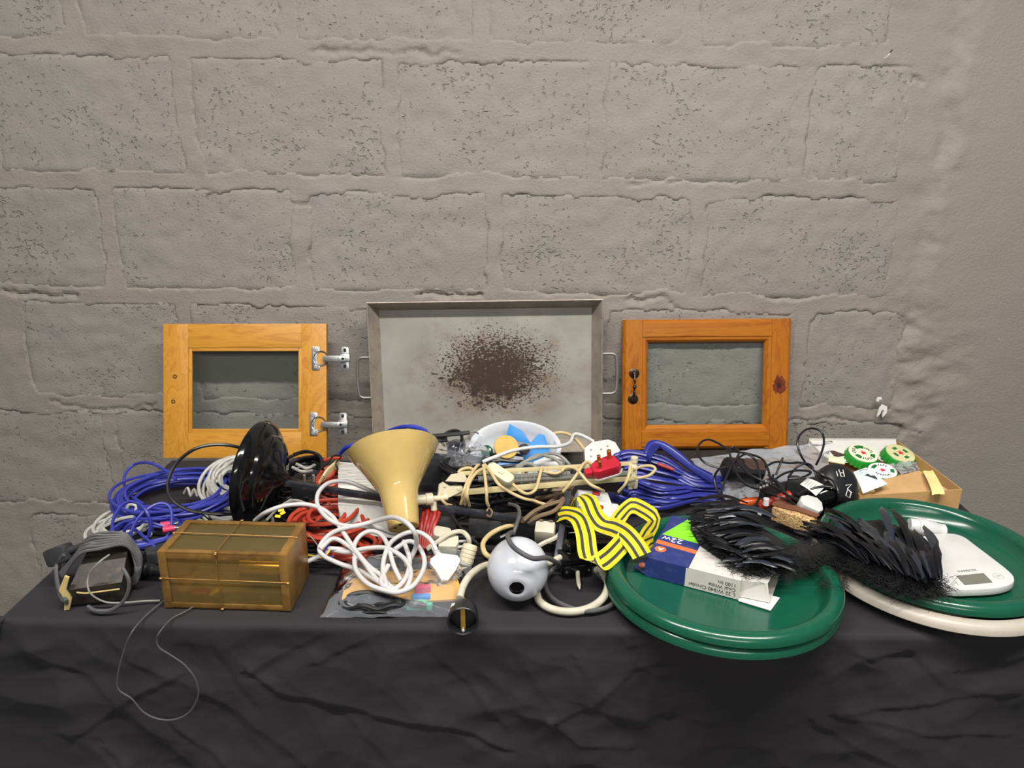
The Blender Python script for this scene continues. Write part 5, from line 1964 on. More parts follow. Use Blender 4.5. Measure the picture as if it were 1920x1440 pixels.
# grey cords on the right of the bowl
cord_thing('loose_cable', 'grey cord curving over the right edge of the white bowl', 'cable',
           [pp((965, 884, 0.085), (980, 868, 0.10), (1005, 858, 0.108), (1030, 850, 0.108), (1052, 856, 0.10), (1068, 872, 0.085), (1075, 885, 0.06)),
            pp((990, 862, 0.1), (1010, 853, 0.108), (1040, 860, 0.104), (1055, 875, 0.09), (1062, 886, 0.07)),
            pp((970, 882, 0.09), (985, 870, 0.104), (1000, 872, 0.104), (1012, 884, 0.095), (1020, 890, 0.08))], 0.0037, mt['grey_mid'], 8)
m_ = MB()
m_.prism([(-0.035, -0.02), (0.03, -0.03), (0.045, 0.01), (0.02, 0.028), (-0.02, 0.02)], -0.012, 0.010, frame(P(1022, 878, 0.07), cv(1, 0.25, 0), cv(-0.1, 0.6, 0.8)), 0.003)
m_.build('white_plug', mt['white_plastic'], label='white faceted plug cover between grey cord and lamp arm', cat='plug')

# dark rods and cables between lamp shade and bowl
m_ = MB()
m_.tube(pp((800, 818, 0.115), (830, 816, 0.118), (862, 813, 0.12), (880, 811, 0.12)), 0.005, 8)
m_.build('rod', mt['black_matt'], label='black rod pointing right above the clear foil bag', cat='rod')
m_ = MB()
m_.tube(pp((796, 828, 0.1), (815, 826, 0.104), (838, 824, 0.104)), 0.006, 8)
m_.build('rod', mt['black_plastic'], label='shorter black rod just under the long black rod', cat='rod')
cord_thing('cable_coil', 'black cable loop rising between the lamp shade and the foil bag', 'cable',
           [pp((812, 850, 0.06), (822, 828, 0.10), (840, 810, 0.118), (858, 808, 0.118), (866, 820, 0.1), (860, 845, 0.08)),
            coil_path(tuple(P(870, 905, 0.03)), 0.055, 0.045, 6, 0.05, 41, 0.6, jit=0.01)], 0.0036, mt['black_cable'])
cord_thing('cable_coil', 'deep blue cable loop showing behind the cream lamp shade', 'cable',
           [pp((640, 848, 0.05), (655, 836, 0.07), (690, 828, 0.08), (720, 812, 0.11), (755, 800, 0.135), (785, 804, 0.13), (805, 815, 0.115), (812, 830, 0.09)),
            pp((635, 855, 0.045), (650, 838, 0.072), (685, 832, 0.08), (730, 810, 0.11), (770, 799, 0.132), (800, 808, 0.12))], 0.0042, mt['blue_dark'], 8)
m_ = MB()
m_.box((0.05, 0.03, 0.07), TR(*P(808, 880, 0.05)) @ RZ(12) @ RY(12), 0.006)
m_.build('charger', mt['black_matt'], label='dull black charger block right of the lamp shade', cat='charger')

# ---- white card box under the lamp shade
cb = thing('card_box', 'white card box lying under the cream lamp shade', 'box', P(680, 960, 0))
e0, e1, e2, e3 = P(634, 866, 0.074), P(715, 872, 0.074), P(728, 950, 0.062), P(634, 945, 0.062)
m_ = MB()
vs = [e0, e1, e2, e3] + [Vector((q.x, q.y, H_T + 0.003)) for q in (e0, e1, e2, e3)]
m_.add(vs, [(3, 2, 1, 0), (4, 5, 6, 7), (0, 1, 5, 4), (1, 2, 6, 5), (2, 3, 7, 6), (3, 0, 4, 7)])
m_.build('carton', mt['carton_white'], cb, smooth=0)
m_ = MB()
for i in range(16):
    a, b_ = e0.lerp(e3, 0.05 + i * 0.035), e1.lerp(e2, 0.02 + i * 0.035)
    n = Vector((0, 0, 0.0012))
    m_.tube([a + n, b_ + n], 0.0007, 4, smooth=False)
m_.build('printed_line', mt['grey_cable'], cb, kind='stuff')
m_ = MB()
f0, f1, f2, f3 = P(634, 948, 0.061), P(726, 950, 0.061), P(742, 1010, 0.02), P(648, 1000, 0.02)
m_.sheet(crumple([f0, f1, f2, f3], 0.006, 40, 5), 20, 16)
m_.build('plastic_sleeve', mt['bag_thick'], cb)
m_ = MB()
m_.sheet(crumple([f0, f1, f2, f3], 0.0, 40, 5), 2, 2, 0.002)
m_.build('grey_flap', mt['grey_cable'], cb)

# ---- orange red cable heap
cord_thing('cable_heap', 'heap of orange-red cable left of the white card box', 'cable',
           [coil_path(tuple(P(625, 1005, 0.0)), 0.075, 0.07, 11, 0.055, 51, 0.3, jit=0.016, per=9),
            coil_path(tuple(P(640, 1035, 0.0)), 0.05, 0.045, 7, 0.035, 52, 0.3, jit=0.016, per=8),
            coil_path(tuple(P(618, 935, 0.0)), 0.04, 0.06, 9, 0.07, 53, 0.3, jit=0.012, per=8),
            pp((608, 863, 0.06), (625, 859, 0.065), (642, 860, 0.06))], 0.0042, mt['red_cable'], 7)
cord_thing('cable_bundle', 'straight deep red cable bundle beneath the lamp shade joint', 'cable',
           [pp((796 + i * 7, 945, 0.07), (794 + i * 7, 965, 0.06 + 0.004 * (i % 2)), (790 + i * 6, 985, 0.05), (788 + i * 5, 1005, 0.035), (786 + i * 4, 1030, 0.02)) for i in range(5)], 0.0046, mt['dark_red'], 8)
# ---- black cable heap with yellow tags
t = thing('cable_heap', 'heap of fine black cables with yellow tags behind the lantern', 'cable', P(580, 990, 0))
m_ = MB()
for sd, (x, y, rx_, ry_, tn, th) in enumerate(((575, 975, 0.075, 0.06, 12, 0.05), (590, 1010, 0.065, 0.055, 12, 0.04), (560, 955, 0.05, 0.05, 8, 0.06), (600, 1040, 0.06, 0.035, 6, 0.015))):
    m_.tube(coil_path(tuple(P(x, y, 0.0)), rx_, ry_, tn, th, 60 + sd, 0.15, jit=0.018, per=7), 0.0024, 6)
m_.build('cable', mt['black_cable'], t)
for x, y, h, a in ((527, 957, 0.058, 20), (521, 968, 0.055, -10), (530, 962, 0.06, 60)):
    MB().box((0.011, 0.006, 0.002), TR(*P(x, y, h)) @ RZ(a) @ RX(30), 0.0005).build('tag', mt['yellow'], t)
cord_thing('cable_coil', 'glossy black cable coil behind the round black base', 'cable',
           [coil_path(tuple(P(575, 905, 0.01)), 0.052, 0.055, 9, 0.05, 71, 0.75, tiltx=18, jit=0.005),
            pp((550, 852, 0.09), (575, 846, 0.095), (600, 856, 0.09), (605, 880, 0.075))], 0.0036, mt['black_cable'])
cord_thing('cable_coil', 'thin black cord curl near the red cable and the card box', 'cable',
           [pp((600, 880, 0.07), (615, 868, 0.08), (625, 855, 0.09), (640, 856, 0.09), (630, 868, 0.085), (634, 882, 0.07))], 0.002, mt['black_cable'])
cord_thing('cable_bundle', 'folded cream flat cable beside the white card box', 'cable',
           [pp((598 + 2 * i, 905 - 3 * i, 0.05 + 0.004 * i), (615, 892 - 3 * i, 0.06 + 0.004 * i), (634, 872 - 2 * i, 0.07 + 0.003 * i)) for i in range(5)], 0.0036, mt['cream_cord'], 7)
t = thing('plug_pair', 'black plug with two pale prongs behind the steel bar', 'plug', P(575, 930, 0))
m_ = MB()
m_.box((0.05, 0.03, 0.05), TR(*P(570, 925, 0.045)) @ RZ(15), 0.006)
m_.build('body', mt['black_plastic'], t)
for x in (571, 588):
    MB().cyl(0.0034, 0, 0.016, zframe(P(x, 904, 0.075), Vector((0, 0.1, 1))), 10, bev=0.0008).build('prong', mt['steel'], t)
cord_thing('cable_bundle', 'short grey and white cable ends beneath the round black base', 'cable',
           [pp((556, 870, 0.06), (575, 878, 0.06), (590, 872, 0.055)), pp((548, 876, 0.06), (566, 884, 0.055), (585, 882, 0.05))], 0.0035, mt['grey_cable'])
cord_thing('loose_cable', 'grey cord bend under the white lead behind the lantern', 'cable',
           [pp((500, 975, 0.04), (525, 950, 0.06), (550, 938, 0.068), (575, 945, 0.06), (590, 960, 0.04))], 0.0028, mt['grey_mid'])

# ---- dark plugs and cords under the jointed lamp
cord_thing('cable_heap', 'heap of black cables under the cream lamp arm', 'cable',
           [coil_path(tuple(P(900, 960, 0.0)), 0.10, 0.06, 9, 0.060, 81, 0.2, jit=0.02, per=9),
            coil_path(tuple(P(985, 945, 0.0)), 0.08, 0.07, 8, 0.055, 82, 0.2, jit=0.02, per=9),
            coil_path(tuple(P(860, 1000, 0.0)), 0.06, 0.05, 6, 0.03, 83, 0.2, jit=0.02, per=9),
            coil_path(tuple(P(930, 915, 0.0)), 0.09, 0.05, 8, 0.07, 84, 0.2, jit=0.02, per=9)], 0.0036, mt['black_cable'])
cord_thing('cable_coil', 'brown cord coil between the lamp arm and the steel bar', 'cable',
           [coil_path(tuple(P(1025, 945, 0.0)), 0.062, 0.045, 9, 0.07, 85, 0.4, jit=0.012, per=9) +
            pp((985, 975, 0.06), (1000, 960, 0.075), (1025, 948, 0.085), (1050, 940, 0.088), (1058, 935, 0.086), (1050, 948, 0.085), (1035, 960, 0.078), (1010, 968, 0.07), (990, 980, 0.055))], 0.0042, mt['brown_cord'])
cord_thing('cable_coil', 'tan cord twisted among brown cord under the lamp arm', 'cable',
           [coil_path(tuple(P(1012, 925, 0.005)), 0.055, 0.04, 6, 0.07, 86, 0.4, jit=0.014, per=9)], 0.0038, mt['cream_cord'])
t = thing('cable_coil', 'coil of dirty tan lead behind the white globe', 'cable', P(940, 1030, 0))
m_ = MB()
m_.tube(pp((1000, 985, 0.04), (960, 985, 0.045), (925, 998, 0.04), (906, 1018, 0.035), (910, 1038, 0.03), (925, 1048, 0.02)), 0.0048, 9)
m_.build('cable', mt['cream_cord'], t)
m_ = MB()
m_.cyl(0.0028, 0, 0.022, zframe(P(938, 1008, 0.035), P(954, 1000, 0.04) - P(938, 1008, 0.035)), 10)
m_.build('pin', mt['zinc'], t)
for nm, lab, mat, (x, y, h), s, rz in (
        ('charger', 'dark blue-black charger plug under the steel bar, left one', mt['black_matt'], (912, 985, 0.035), (0.065, 0.04, 0.04), -8),
        ('charger', 'flat black charger under the steel bar, middle one', mt['black_plastic'], (955, 980, 0.04), (0.05, 0.035, 0.03), 10),
        ('charger', 'black plug with grey front half under the steel bar, right one', mt['black_plastic'], (990, 990, 0.035), (0.055, 0.032, 0.032), -6),
        ('charger', 'black square adapter behind the off-white plugs', mt['black_matt'], (830, 985, 0.03), (0.05, 0.04, 0.045), 14)):
    m_ = MB()
    m_.box(s, TR(*P(x, y, h)) @ RZ(rz), 0.007)
    m_.cyl(0.005, 0, 0.03, TR(*P(x, y, h)) @ RZ(rz) @ TR(-s[0] / 2 - 0.02, 0, 0) @ RY(90), 10)
    m_.build(nm, mat, label=lab, cat='charger')
t = thing('mains_plug', 'dirty cream square plug under the steel bar beside the cross bar', 'plug', P(1022, 1010, 0))
m_ = MB()
Mq = TR(*P(1022, 998, 0.042)) @ RZ(-8) @ RX(20)
m_.box((0.038, 0.030, 0.034), Mq, 0.006)
m_.build('body', mt['offwhite_cable'], t)
m_ = MB()
for x in (-0.008, 0.010):
    m_.box((0.007, 0.003, 0.004), Mq, 0.0005, (x, 0.012, 0.018))
m_.build('notch', mt['brown_cord'], t)
cord_thing('loose_cable', 'thin black cord dipping left of the white globe', 'cable',
           [pp((845, 965, 0.06), (865, 990, 0.05), (890, 1015, 0.035), (908, 1028, 0.02), (925, 1035, 0.01))], 0.003, mt['black_cable'])
cord_thing('loose_cable', 'off-white cord between the white globe and the cross bar', 'cable',
           [pp((1000, 1030, 0.03), (1020, 1018, 0.04), (1042, 1008, 0.045), (1055, 995, 0.04))], 0.0045, mt['offwhite_cable'])
cord_thing('loose_cable', 'grey cord hooking up behind the white globe', 'cable',
           [pp((962, 1002, 0.08), (968, 985, 0.09), (974, 965, 0.095), (970, 950, 0.09), (955, 945, 0.08))], 0.0036, mt['grey_dark'])
m_ = MB()
m_.ball(0.006, TR(*P(911, 1042, 0.007)), 10)
m_.build('bead', mt['black_gloss'], label='tiny black bead on the cloth left of the globe', cat='bead')

# ------------------------------------------------------------------ right: trays, lamp carton, feather wings, scale
def tray_profile(R, hh=0.032):
    """round serving tray: flat floor, sloping wall, broad rolled rim"""
    return [(0.0001, 0.003), (R - 0.040, 0.003), (R - 0.036, 0.0045), (R - 0.029, hh - 0.010), (R - 0.026, hh - 0.0035), (R - 0.020, hh), (R - 0.012, hh), (R - 0.005, hh - 0.003), (R - 0.001, hh - 0.009),
            (R, hh - 0.016), (R - 0.002, hh - 0.018), (R - 0.004, hh - 0.016), (R - 0.006, hh - 0.008), (R - 0.013, hh - 0.003), (R - 0.019, hh - 0.003), (R - 0.024, hh - 0.006), (R - 0.031, 0.004), (R - 0.036, 0.0), (0.0001, 0.0)]


def tray(label, c, R, mat, tilt=(0, 0)):
    m_ = MB()
    m_.lathe(tray_profile(R), TR(*c) @ RX(tilt[0]) @ RY(tilt[1]), 96)
    return m_.build('serving_tray', mat, label=label, cat='tray', smooth=50)


TC = P(1351, 1066, 0.05)
tray('round dark green serving tray, lower of the stacked pair on the left', (TC.x, TC.y - 0.002, H_T + 0.001), 0.196, mt['tray_green'])
tray('round dark green serving tray, upper of the stacked pair under the carton', (TC.x + 0.002, TC.y, H_T + 0.0215), 0.197, mt['tray_green'], (0.4, 0))
TC2 = P(1745, 1026, 0.05)
tray('round off-white serving tray beneath the green tray with the scale', (TC2.x + 0.002, TC2.y - 0.011, H_T + 0.001), 0.205, mt['tray_white'])
tray('round dark green serving tray holding the kitchen scale, rightmost tray', (TC2.x + 0.004, TC2.y, H_T + 0.0235), 0.196, mt['tray_green'], (0.6, 0.0))

# ---- fluorescent lamp carton
cbx = thing('lamp_carton', 'torn navy and white lamp carton lying upside down in the green tray', 'carton', P(1300, 1070, 0.025))
A_ = P(1212, 1045, 0.062)
B__ = P(1389, 1091, 0.060)
ue = (B__ - A_)
ue.z = 0
Lc = ue.length
ue.normalize()
ve = Vector((-ue.y, ue.x, 0))
C_ = P(1255, 958, 0.07)
Dc = min(0.20, max(0.10, (C_ - A_).dot(ve)))
Hc = 0.036
Mcx = frame(A_ - Vector((0, 0, Hc)), ue, ve)
xb = Lc * 0.46         # navy half
tk_ = 0.0012


def cpanel(x0, x1, y0, y1, z0, z1, name, mat, label=None, bev=0.0):
    m_ = MB()
    m_.box((x1 - x0, y1 - y0, z1 - z0), Mcx, bev, ((x0 + x1) / 2, (y0 + y1) / 2, (z0 + z1) / 2))
    return m_.build(name, mat, cbx, label=label)


cpanel(0, xb, 0, Dc, Hc - tk_, Hc, 'top_panel', mt['box_blue'])
cpanel(xb, Lc, 0, Dc, Hc - tk_, Hc, 'top_panel', mt['box_white'])
ff = [cpanel(0, xb * 0.94, 0, tk_, 0, Hc - tk_, 'front_panel', mt['box_blue']), cpanel(xb * 0.94, Lc, 0, tk_, 0, Hc - tk_, 'front_panel', mt['box_white'])]
cpanel(0, Lc, Dc - tk_, Dc, 0, Hc - tk_, 'back_panel', mt['box_white'])
cpanel(0, Lc, tk_, Dc - tk_, 0, tk_, 'bottom_panel', mt['box_white'])
cpanel(-tk_, 0, 0.0, Dc, 0.0, Hc, 'end_panel', mt['box_blue'])
# navy flap lying out at the left, inner carton sliding out at the right
m_ = MB()
m_.prism([(0, 0), (-0.024, 0.012), (-0.018, 0.05), (0, 0.055)], 0.002, 0.0035, Mcx)
m_.build('end_flap', mt['box_blue'], cbx)
m_ = MB()
m_.add([(Lc * 0.90, 0.004, 0.003), (Lc + 0.048, 0.010, 0.003), (Lc + 0.050, Dc * 0.7, 0.003), (Lc * 0.90, Dc - 0.004, 0.003),
        (Lc * 0.90, 0.004, Hc - 0.004), (Lc + 0.040, 0.016, Hc - 0.002), (Lc + 0.052, Dc * 0.7, Hc - 0.001), (Lc * 0.90, Dc - 0.004, Hc - 0.004)],
       [(0, 3, 2, 1), (4, 5, 6, 7), (0, 1, 5, 4), (2, 3, 7, 6)], Mcx)
m_.build('inner_sleeve', [mt['box_white']], cbx, smooth=0)
m_ = MB()
m_.prism([(Lc + 0.0, -0.004), (Lc + 0.052, -0.008), (Lc + 0.060, 0.036), (Lc + 0.002, 0.036)], 0.000, 0.0015, Mcx)
m_.build('torn_flap', mt['carton_white'], cbx)
m_ = MB()
m_.add([(Lc + 0.030, 0.02, 0.006), (Lc + 0.034, Dc * 0.66, 0.006), (Lc + 0.034, Dc * 0.66, Hc - 0.006), (Lc + 0.030, 0.02, Hc - 0.006)], [(0, 1, 2, 3)], Mcx)
m_.build('kraft_lining', mt['card_inner'], cbx)
# print on the top: orange stripe, lime field, discs, lettering (upside down)
m_ = MB()
m_.prism([(0.0, 0.056), (xb, 0.050), (xb, 0.063), (0.0, 0.069)], Hc, Hc + 0.0003, Mcx)
m_.build('orange_stripe', mt['box_orange'], cbx)
m_ = MB()
m_.prism([(0.002, 0.092), (xb, 0.088), (xb, Dc - 0.002), (0.030, Dc - 0.002)], Hc, Hc + 0.0003, Mcx)
m_.build('lime_field', mt['box_lime'], cbx)
text_mb('22w', 0.022, Mcx @ TR(0.024, 0.080, Hc + 0.0003) @ RZ(180)).build('lettering', mt['print_white'], cbx)


def disc(x, y, z, Mq, s=0.010):
    m_ = MB()
    m_.prism(circ(s, 22), 0, 0.0003, Mq @ TR(x, y, z))
    m_.build('orange_disc', mt['box_orange'], cbx)
    text_mb('A', s * 1.3, Mq @ TR(x, y, z + 0.0004) @ RZ(180), bold=0.0004).build('lettering', mt['print_white'], cbx)


disc(0.014, 0.038, Hc + 0.0002, Mcx)
Mfl = Mcx @ TR(-0.008, 0.022, 0.0036)
disc(-0.002, 0.004, 0.0, Mfl, 0.009)
# fine print on the front panel, upside down
Mft = Mcx @ RX(90)     # local x right, y up, z towards the viewer
for i, s in enumerate(('L 22 W/640 Circular', 'Cool White', '1100 lm')):
    text_mb(s, 0.0092, Mft @ TR(Lc - 0.006, 0.0075 + i * 0.0085, 0.0003) @ RZ(180), 'LEFT', sx=1.0).build('lettering', mt['print_dark'], cbx)

# ---- pair of black feather wings
fw = thing('feather_wings', 'black feathered costume wings joined by a fluffy band, across the trays', 'costume wings', P(1540, 1060, 0.03))
fmesh = []
for k in range(7):
    rr = random.Random(100 + k)
    m_ = MB()
    nL = 9
    bend = rr.uniform(-0.10, 0.10)
    vs, fs = [], []
    for i in range(nL + 1):
        t = i / nL
        wd = 0.5 * (math.sin(min(1, t * 1.25 + 0.08) * math.pi * 0.5) ** 0.7) * (1 - max(0, (t - 0.72) / 0.28) ** 2.2) + 0.01
        y0 = bend * math.sin(t * 2.4)
        z0 = 0.10 * math.sin(t * math.pi) - 0.04 * t
        nk = 1 + 0.18 * math.sin(i * 2.7 + k)
        vs += [(t, y0 - wd * 0.17 * nk, z0 - 0.018 * (1 + k % 2)), (t, y0, z0), (t, y0 + wd * 0.17, z0 - 0.016)]
    for i in range(nL):
        o_ = i * 3
        fs += [(o_, o_ + 3, o_ + 4, o_ + 1), (o_ + 1, o_ + 4, o_ + 5, o_ + 2)]
    me = bpy.data.meshes.new('feather')
    me.from_pydata(vs, [], fs)
    me.materials.append(mt['feather'] if k < 5 else mt['feather_painted_sheen'])
    me.polygons.foreach_set('use_smooth', [True] * len(fs))
    me.update()
    fmesh.append(me)
rf_ = random.Random(77)


def feather(base, tip, wscale=1.0, up=Vector((0, 0, 1)), roll=0.0):
    d = tip - base
    L_ = d.length
    m = frame(base - fw.location, d, up.cross(d)) @ RX(roll) @ Matrix.Diagonal((L_, L_ * wscale, L_, 1))
    o = bpy.data.objects.new('feather', fmesh[rf_.randrange(7)])
    scene.collection.objects.link(o)
    o.parent = fw
    o.matrix_local = m
    return o


def lerp_path(pts, t):
    f = t * (len(pts) - 1)
    i = min(int(f), len(pts) - 2)
    u = f - i
    return tuple(a + (b_ - a) * u for a, b_ in zip(pts[i], pts[i + 1]))


# left wing: quills along the left and lower edge, vanes towards the right
edgeL = [(1298, 940, 0.085), (1290, 965, 0.083), (1300, 1000, 0.080), (1330, 1032, 0.078), (1375, 1055, 0.078), (1420, 1066, 0.076)]
for row, (shift, ln, hz) in enumerate(((0.0, 105, 0.0), (0.3, 110, 0.010), (0.62, 95, 0.020))):
    for i in range(26):
        t = i / 25
        ex, ey, eh_ = lerp_path(edgeL, t)
        # rows further in start from points moved towards the right
        bx_, by_ = ex + shift * 110 * (1 - 0.5 * t) + rf_.uniform(-5, 5), ey + shift * (20 - 50 * t) + rf_.uniform(-4, 4)
        ang = -8 + 14 * t + rf_.uniform(-9, 9) + (14 if t < 0.25 else 0)
        L_ = ln * rf_.uniform(0.75, 1.05) * (1.0 - 0.25 * t)
        tx, ty = bx_ + L_ * math.cos(math.radians(ang)), by_ + L_ * math.sin(math.radians(ang))
        if tx > 1498:
            tx = 1498 - rf_.uniform(0, 10)
        if tx - bx_ < 30:
            continue
        feather(P(bx_, by_, eh_ + hz), P(tx, ty, eh_ + hz + rf_.uniform(-0.012, 0.006)), rf_.uniform(0.65, 1.0), roll=rf_.uniform(-22, 22))
# long outer feathers along the lower left edge
for i in range(7):
    feather(P(1300 + i * 6, 985 + i * 6, 0.092), P(1372 + i * 14, 1040 + i * 5, 0.082), 0.55, roll=rf_.uniform(-15, 15))
# right wing: quills along the fluffy band, vanes up and to the left
baseR = [(1590, 1040, 0.075), (1640, 1058, 0.080), (1690, 1078, 0.082), (1735, 1092, 0.080), (1762, 1085, 0.075)]
for row, (ln, hz, up_) in enumerate(((130, 0.0, 0), (104, 0.010, -18), (76, 0.020, -34))):
    for i in range(34):
        t = i / 33
        ex, ey, eh_ = lerp_path(baseR, t)
        ang = 212 + 42 * t + rf_.uniform(-7, 7)
        L_ = ln * rf_.uniform(0.8, 1.08) * (0.72 + 0.42 * math.sin(math.pi * (0.25 + 0.6 * t)))
        bx_, by_ = ex + rf_.uniform(-5, 5), ey + up_ * 0.15 + rf_.uniform(-4, 4)
        tx, ty = bx_ + L_ * math.cos(math.radians(ang)), by_ + L_ * math.sin(math.radians(ang)) * 0.95
        feather(P(bx_, by_, eh_ + hz), P(tx, ty, eh_ + hz + rf_.uniform(-0.012, 0.010)), rf_.uniform(0.42, 0.72), roll=rf_.uniform(-25, 25))
for (bx_, by_, tx, ty) in ((1680, 1030, 1655, 944), (1700, 1040, 1662, 942), (1715, 1050, 1678, 955), (1740, 1075, 1715, 985), (1755, 1085, 1735, 1005), (1765, 1090, 1757, 1024), (1600, 1010, 1548, 955), (1610, 1000, 1545, 962), (1630, 1000, 1560, 948)):
    feather(P(bx_, by_, 0.09), P(tx, ty, 0.10 + rf_.uniform(-0.006, 0.012)), 0.6, roll=rf_.uniform(-20, 20))
# soft backing that the quills are sewn to
def backing(outline, h, name='wing_backing'):
    m_ = MB()
    ps = [P(x, y, h) for x, y in outline]
    c = sum(ps, Vector()) / len(ps)
    rings = 7
    vs, fs = [c + Vector((0, 0, 0.014))], []
    n = len(ps)
    for k in range(1, rings + 1):
        for p in ps:
            t = k / rings
            q = c.lerp(p, t)
            q.z += 0.014 * (1 - t * t) - 0.010 * t ** 4
            vs.append(q)
    for i in range(n):
        fs.append((0, 1 + i, 1 + (i + 1) % n))
        for k in range(rings - 1):
            a = 1 + k * n
            fs.append((a + i, a + n + i, a + n + (i + 1) % n, a + (i + 1) % n))
    m_.add(vs, fs)
    m_.build(name, mt['fluff'], fw)


backing([(1296, 945), (1296, 985), (1312, 1012), (1345, 1035), (1385, 1055), (1440, 1062), (1480, 1040), (1470, 1005), (1430, 980), (1385, 962), (1340, 946)], 0.074)
backing([(1580, 1035), (1568, 990), (1600, 970), (1650, 965), (1690, 985), (1720, 1020), (1748, 1060), (1755, 1090), (1720, 1098), (1660, 1075)], 0.070)
# down: core and strands
band = [(1375, 1052, 0.07), (1420, 1056, 0.072), (1470, 1048, 0.066), (1520, 1040, 0.062), (1570, 1042, 0.062), (1610, 1058, 0.064), (1660, 1080, 0.068), (1710, 1095, 0.068), (1755, 1098, 0.06)]
bp = catmull([P(*q) for q in band], 0.004)
m_ = MB()
m_.tube([P(*q) for q in band], 0.013, 10, rfun=lambda t: 0.6 + 0.9 * math.sin(math.pi * min(1, max(0.0, t))) + 0.25 * math.sin(t * 40))
m_.build('down_core', mt['fluff'], fw)
m_ = MB()
for k in range(17000):
    q = bp[rf_.randrange(len(bp))]
    a, e = rf_.uniform(0, 2 * math.pi), rf_.uniform(-0.5, 1)
    d = Vector((math.cos(a), math.sin(a), e)).normalized()
    o_ = q + Vector((rf_.gauss(0, 0.010), rf_.gauss(0, 0.014), rf_.gauss(-0.002, 0.008)))
    L_ = rf_.uniform(0.007, 0.020)
    s_ = d.orthogonal().normalized() * 0.00032
    md = o_ + d * L_ * 0.55 + Vector((rf_.gauss(0, 0.002), rf_.gauss(0, 0.002), rf_.gauss(0, 0.002)))
    tp = o_ + d * L_ + Vector((rf_.gauss(0, 0.004), rf_.gauss(0, 0.004), rf_.gauss(-0.002, 0.004)))
    m_.add([o_ - s_, o_ + s_, md + s_, md - s_, tp], [(0, 1, 2, 3), (3, 2, 4)])
# wisps hanging down by the tray edge
for k in range(700):
    q = P(1560 + rf_.uniform(-25, 30), 1085 + rf_.uniform(-25, 18), rf_.uniform(0.03, 0.06))
    d = Vector((rf_.gauss(0, 0.4), rf_.gauss(0, 0.4), rf_.gauss(-0.5, 0.5))).normalized()
    s_ = d.orthogonal().normalized() * 0.0004
    L_ = rf_.uniform(0.008, 0.02)
    m_.add([q - s_, q + s_, q + d * L_], [(0, 1, 2)])
m_.build('down', mt['fluff'], fw, smooth=0, kind='stuff', label='fluffy black down')

# ---- kitchen scale
sc_ = thing('kitchen_scale', 'white teardrop kitchen scale with grey display in the right green tray', 'scale', P(1820, 1070, 0.028))
sp = [(1722, 1010), (1745, 1001), (1780, 999), (1806, 1005), (1830, 1022), (1862, 1046), (1890, 1068), (1902, 1082), (1898, 1094), (1870, 1102), (1825, 1105), (1785, 1105), (1758, 1095), (1735, 1060), (1722, 1028)]
h0 = 0.044
pw = [P(x, y, h0) for x, y in sp]
cc = sum(pw, Vector()) / len(pw)
Msc = TR(cc.x, cc.y, 0)
pts = catmull([p - Vector((cc.x, cc.y, 0)) for p in pw], 0.006, True)
m_ = MB()
m_.prism([(p.x, p.y) for p in pts], H_T + 0.030, H_T + h0, Msc, 0.004)
m_.build('body', mt['white_plastic'], sc_, smooth=50)
dA, dB, dC, dD = [P(x, y, h0 + 0.0004) for x, y in ((1793, 1080), (1844, 1075), (1861, 1092), (1809, 1097))]
m_ = MB()
m_.add([dA, dB, dC, dD] + [q + Vector((0, 0, 0.0006)) for q in (dA, dB, dC, dD)], [(0, 1, 2, 3), (7, 6, 5, 4), (0, 4, 5, 1), (1, 5, 6, 2), (2, 6, 7, 3), (3, 7, 4, 0)])
m_.build('display', mt['lcd'], sc_, smooth=0)
tx_ = (dB - dA).normalized()
text_mb('HANSON', 0.0085, frame(P(1813, 1070, h0 + 0.0005), tx_, Vector((0.1, 1, 0)))).build('lettering', mt['grey_mid'], sc_)
bt_ = frame(P(1872, 1080, h0 + 0.0004), tx_, Vector((0, 1, 0)))
m_ = MB()
m_.tube([bt_ @ Vector((0.0085 * math.cos(a * 0.5236), 0.0085 * math.sin(a * 0.5236), 0)) for a in range(12)], 0.0004, 4, closed=True)
m_.build('button_ring', mt['grey_cable'], sc_)
text_mb('ON', 0.0055, bt_).build('lettering', mt['grey_cable'], sc_)
# white plastic fitting behind the scale
t = thing('pipe_fitting', 'white plastic pipe fitting lying behind the kitchen scale', 'fitting', P(1740, 990, 0.03))
Mpf = zframe(P(1712, 986, 0.046), cv(0.97, -0.18, -0.1))
m_ = MB()
m_.lathe([(0.0001, -0.008), (0.013, -0.008), (0.0145, 0.0), (0.0145, 0.006), (0.017, 0.008), (0.017, 0.038), (0.0145, 0.041), (0.0145, 0.056), (0.0125, 0.058), (0.0001, 0.058)], Mpf, 24)
m_.build('pipe', mt['white_plastic'], t)
m_ = MB()
m_.lathe([(0.0172, 0.014), (0.0178, 0.016), (0.0178, 0.022), (0.0172, 0.024)], Mpf, 24)
m_.build('collar', mt['white_plastic'], t)

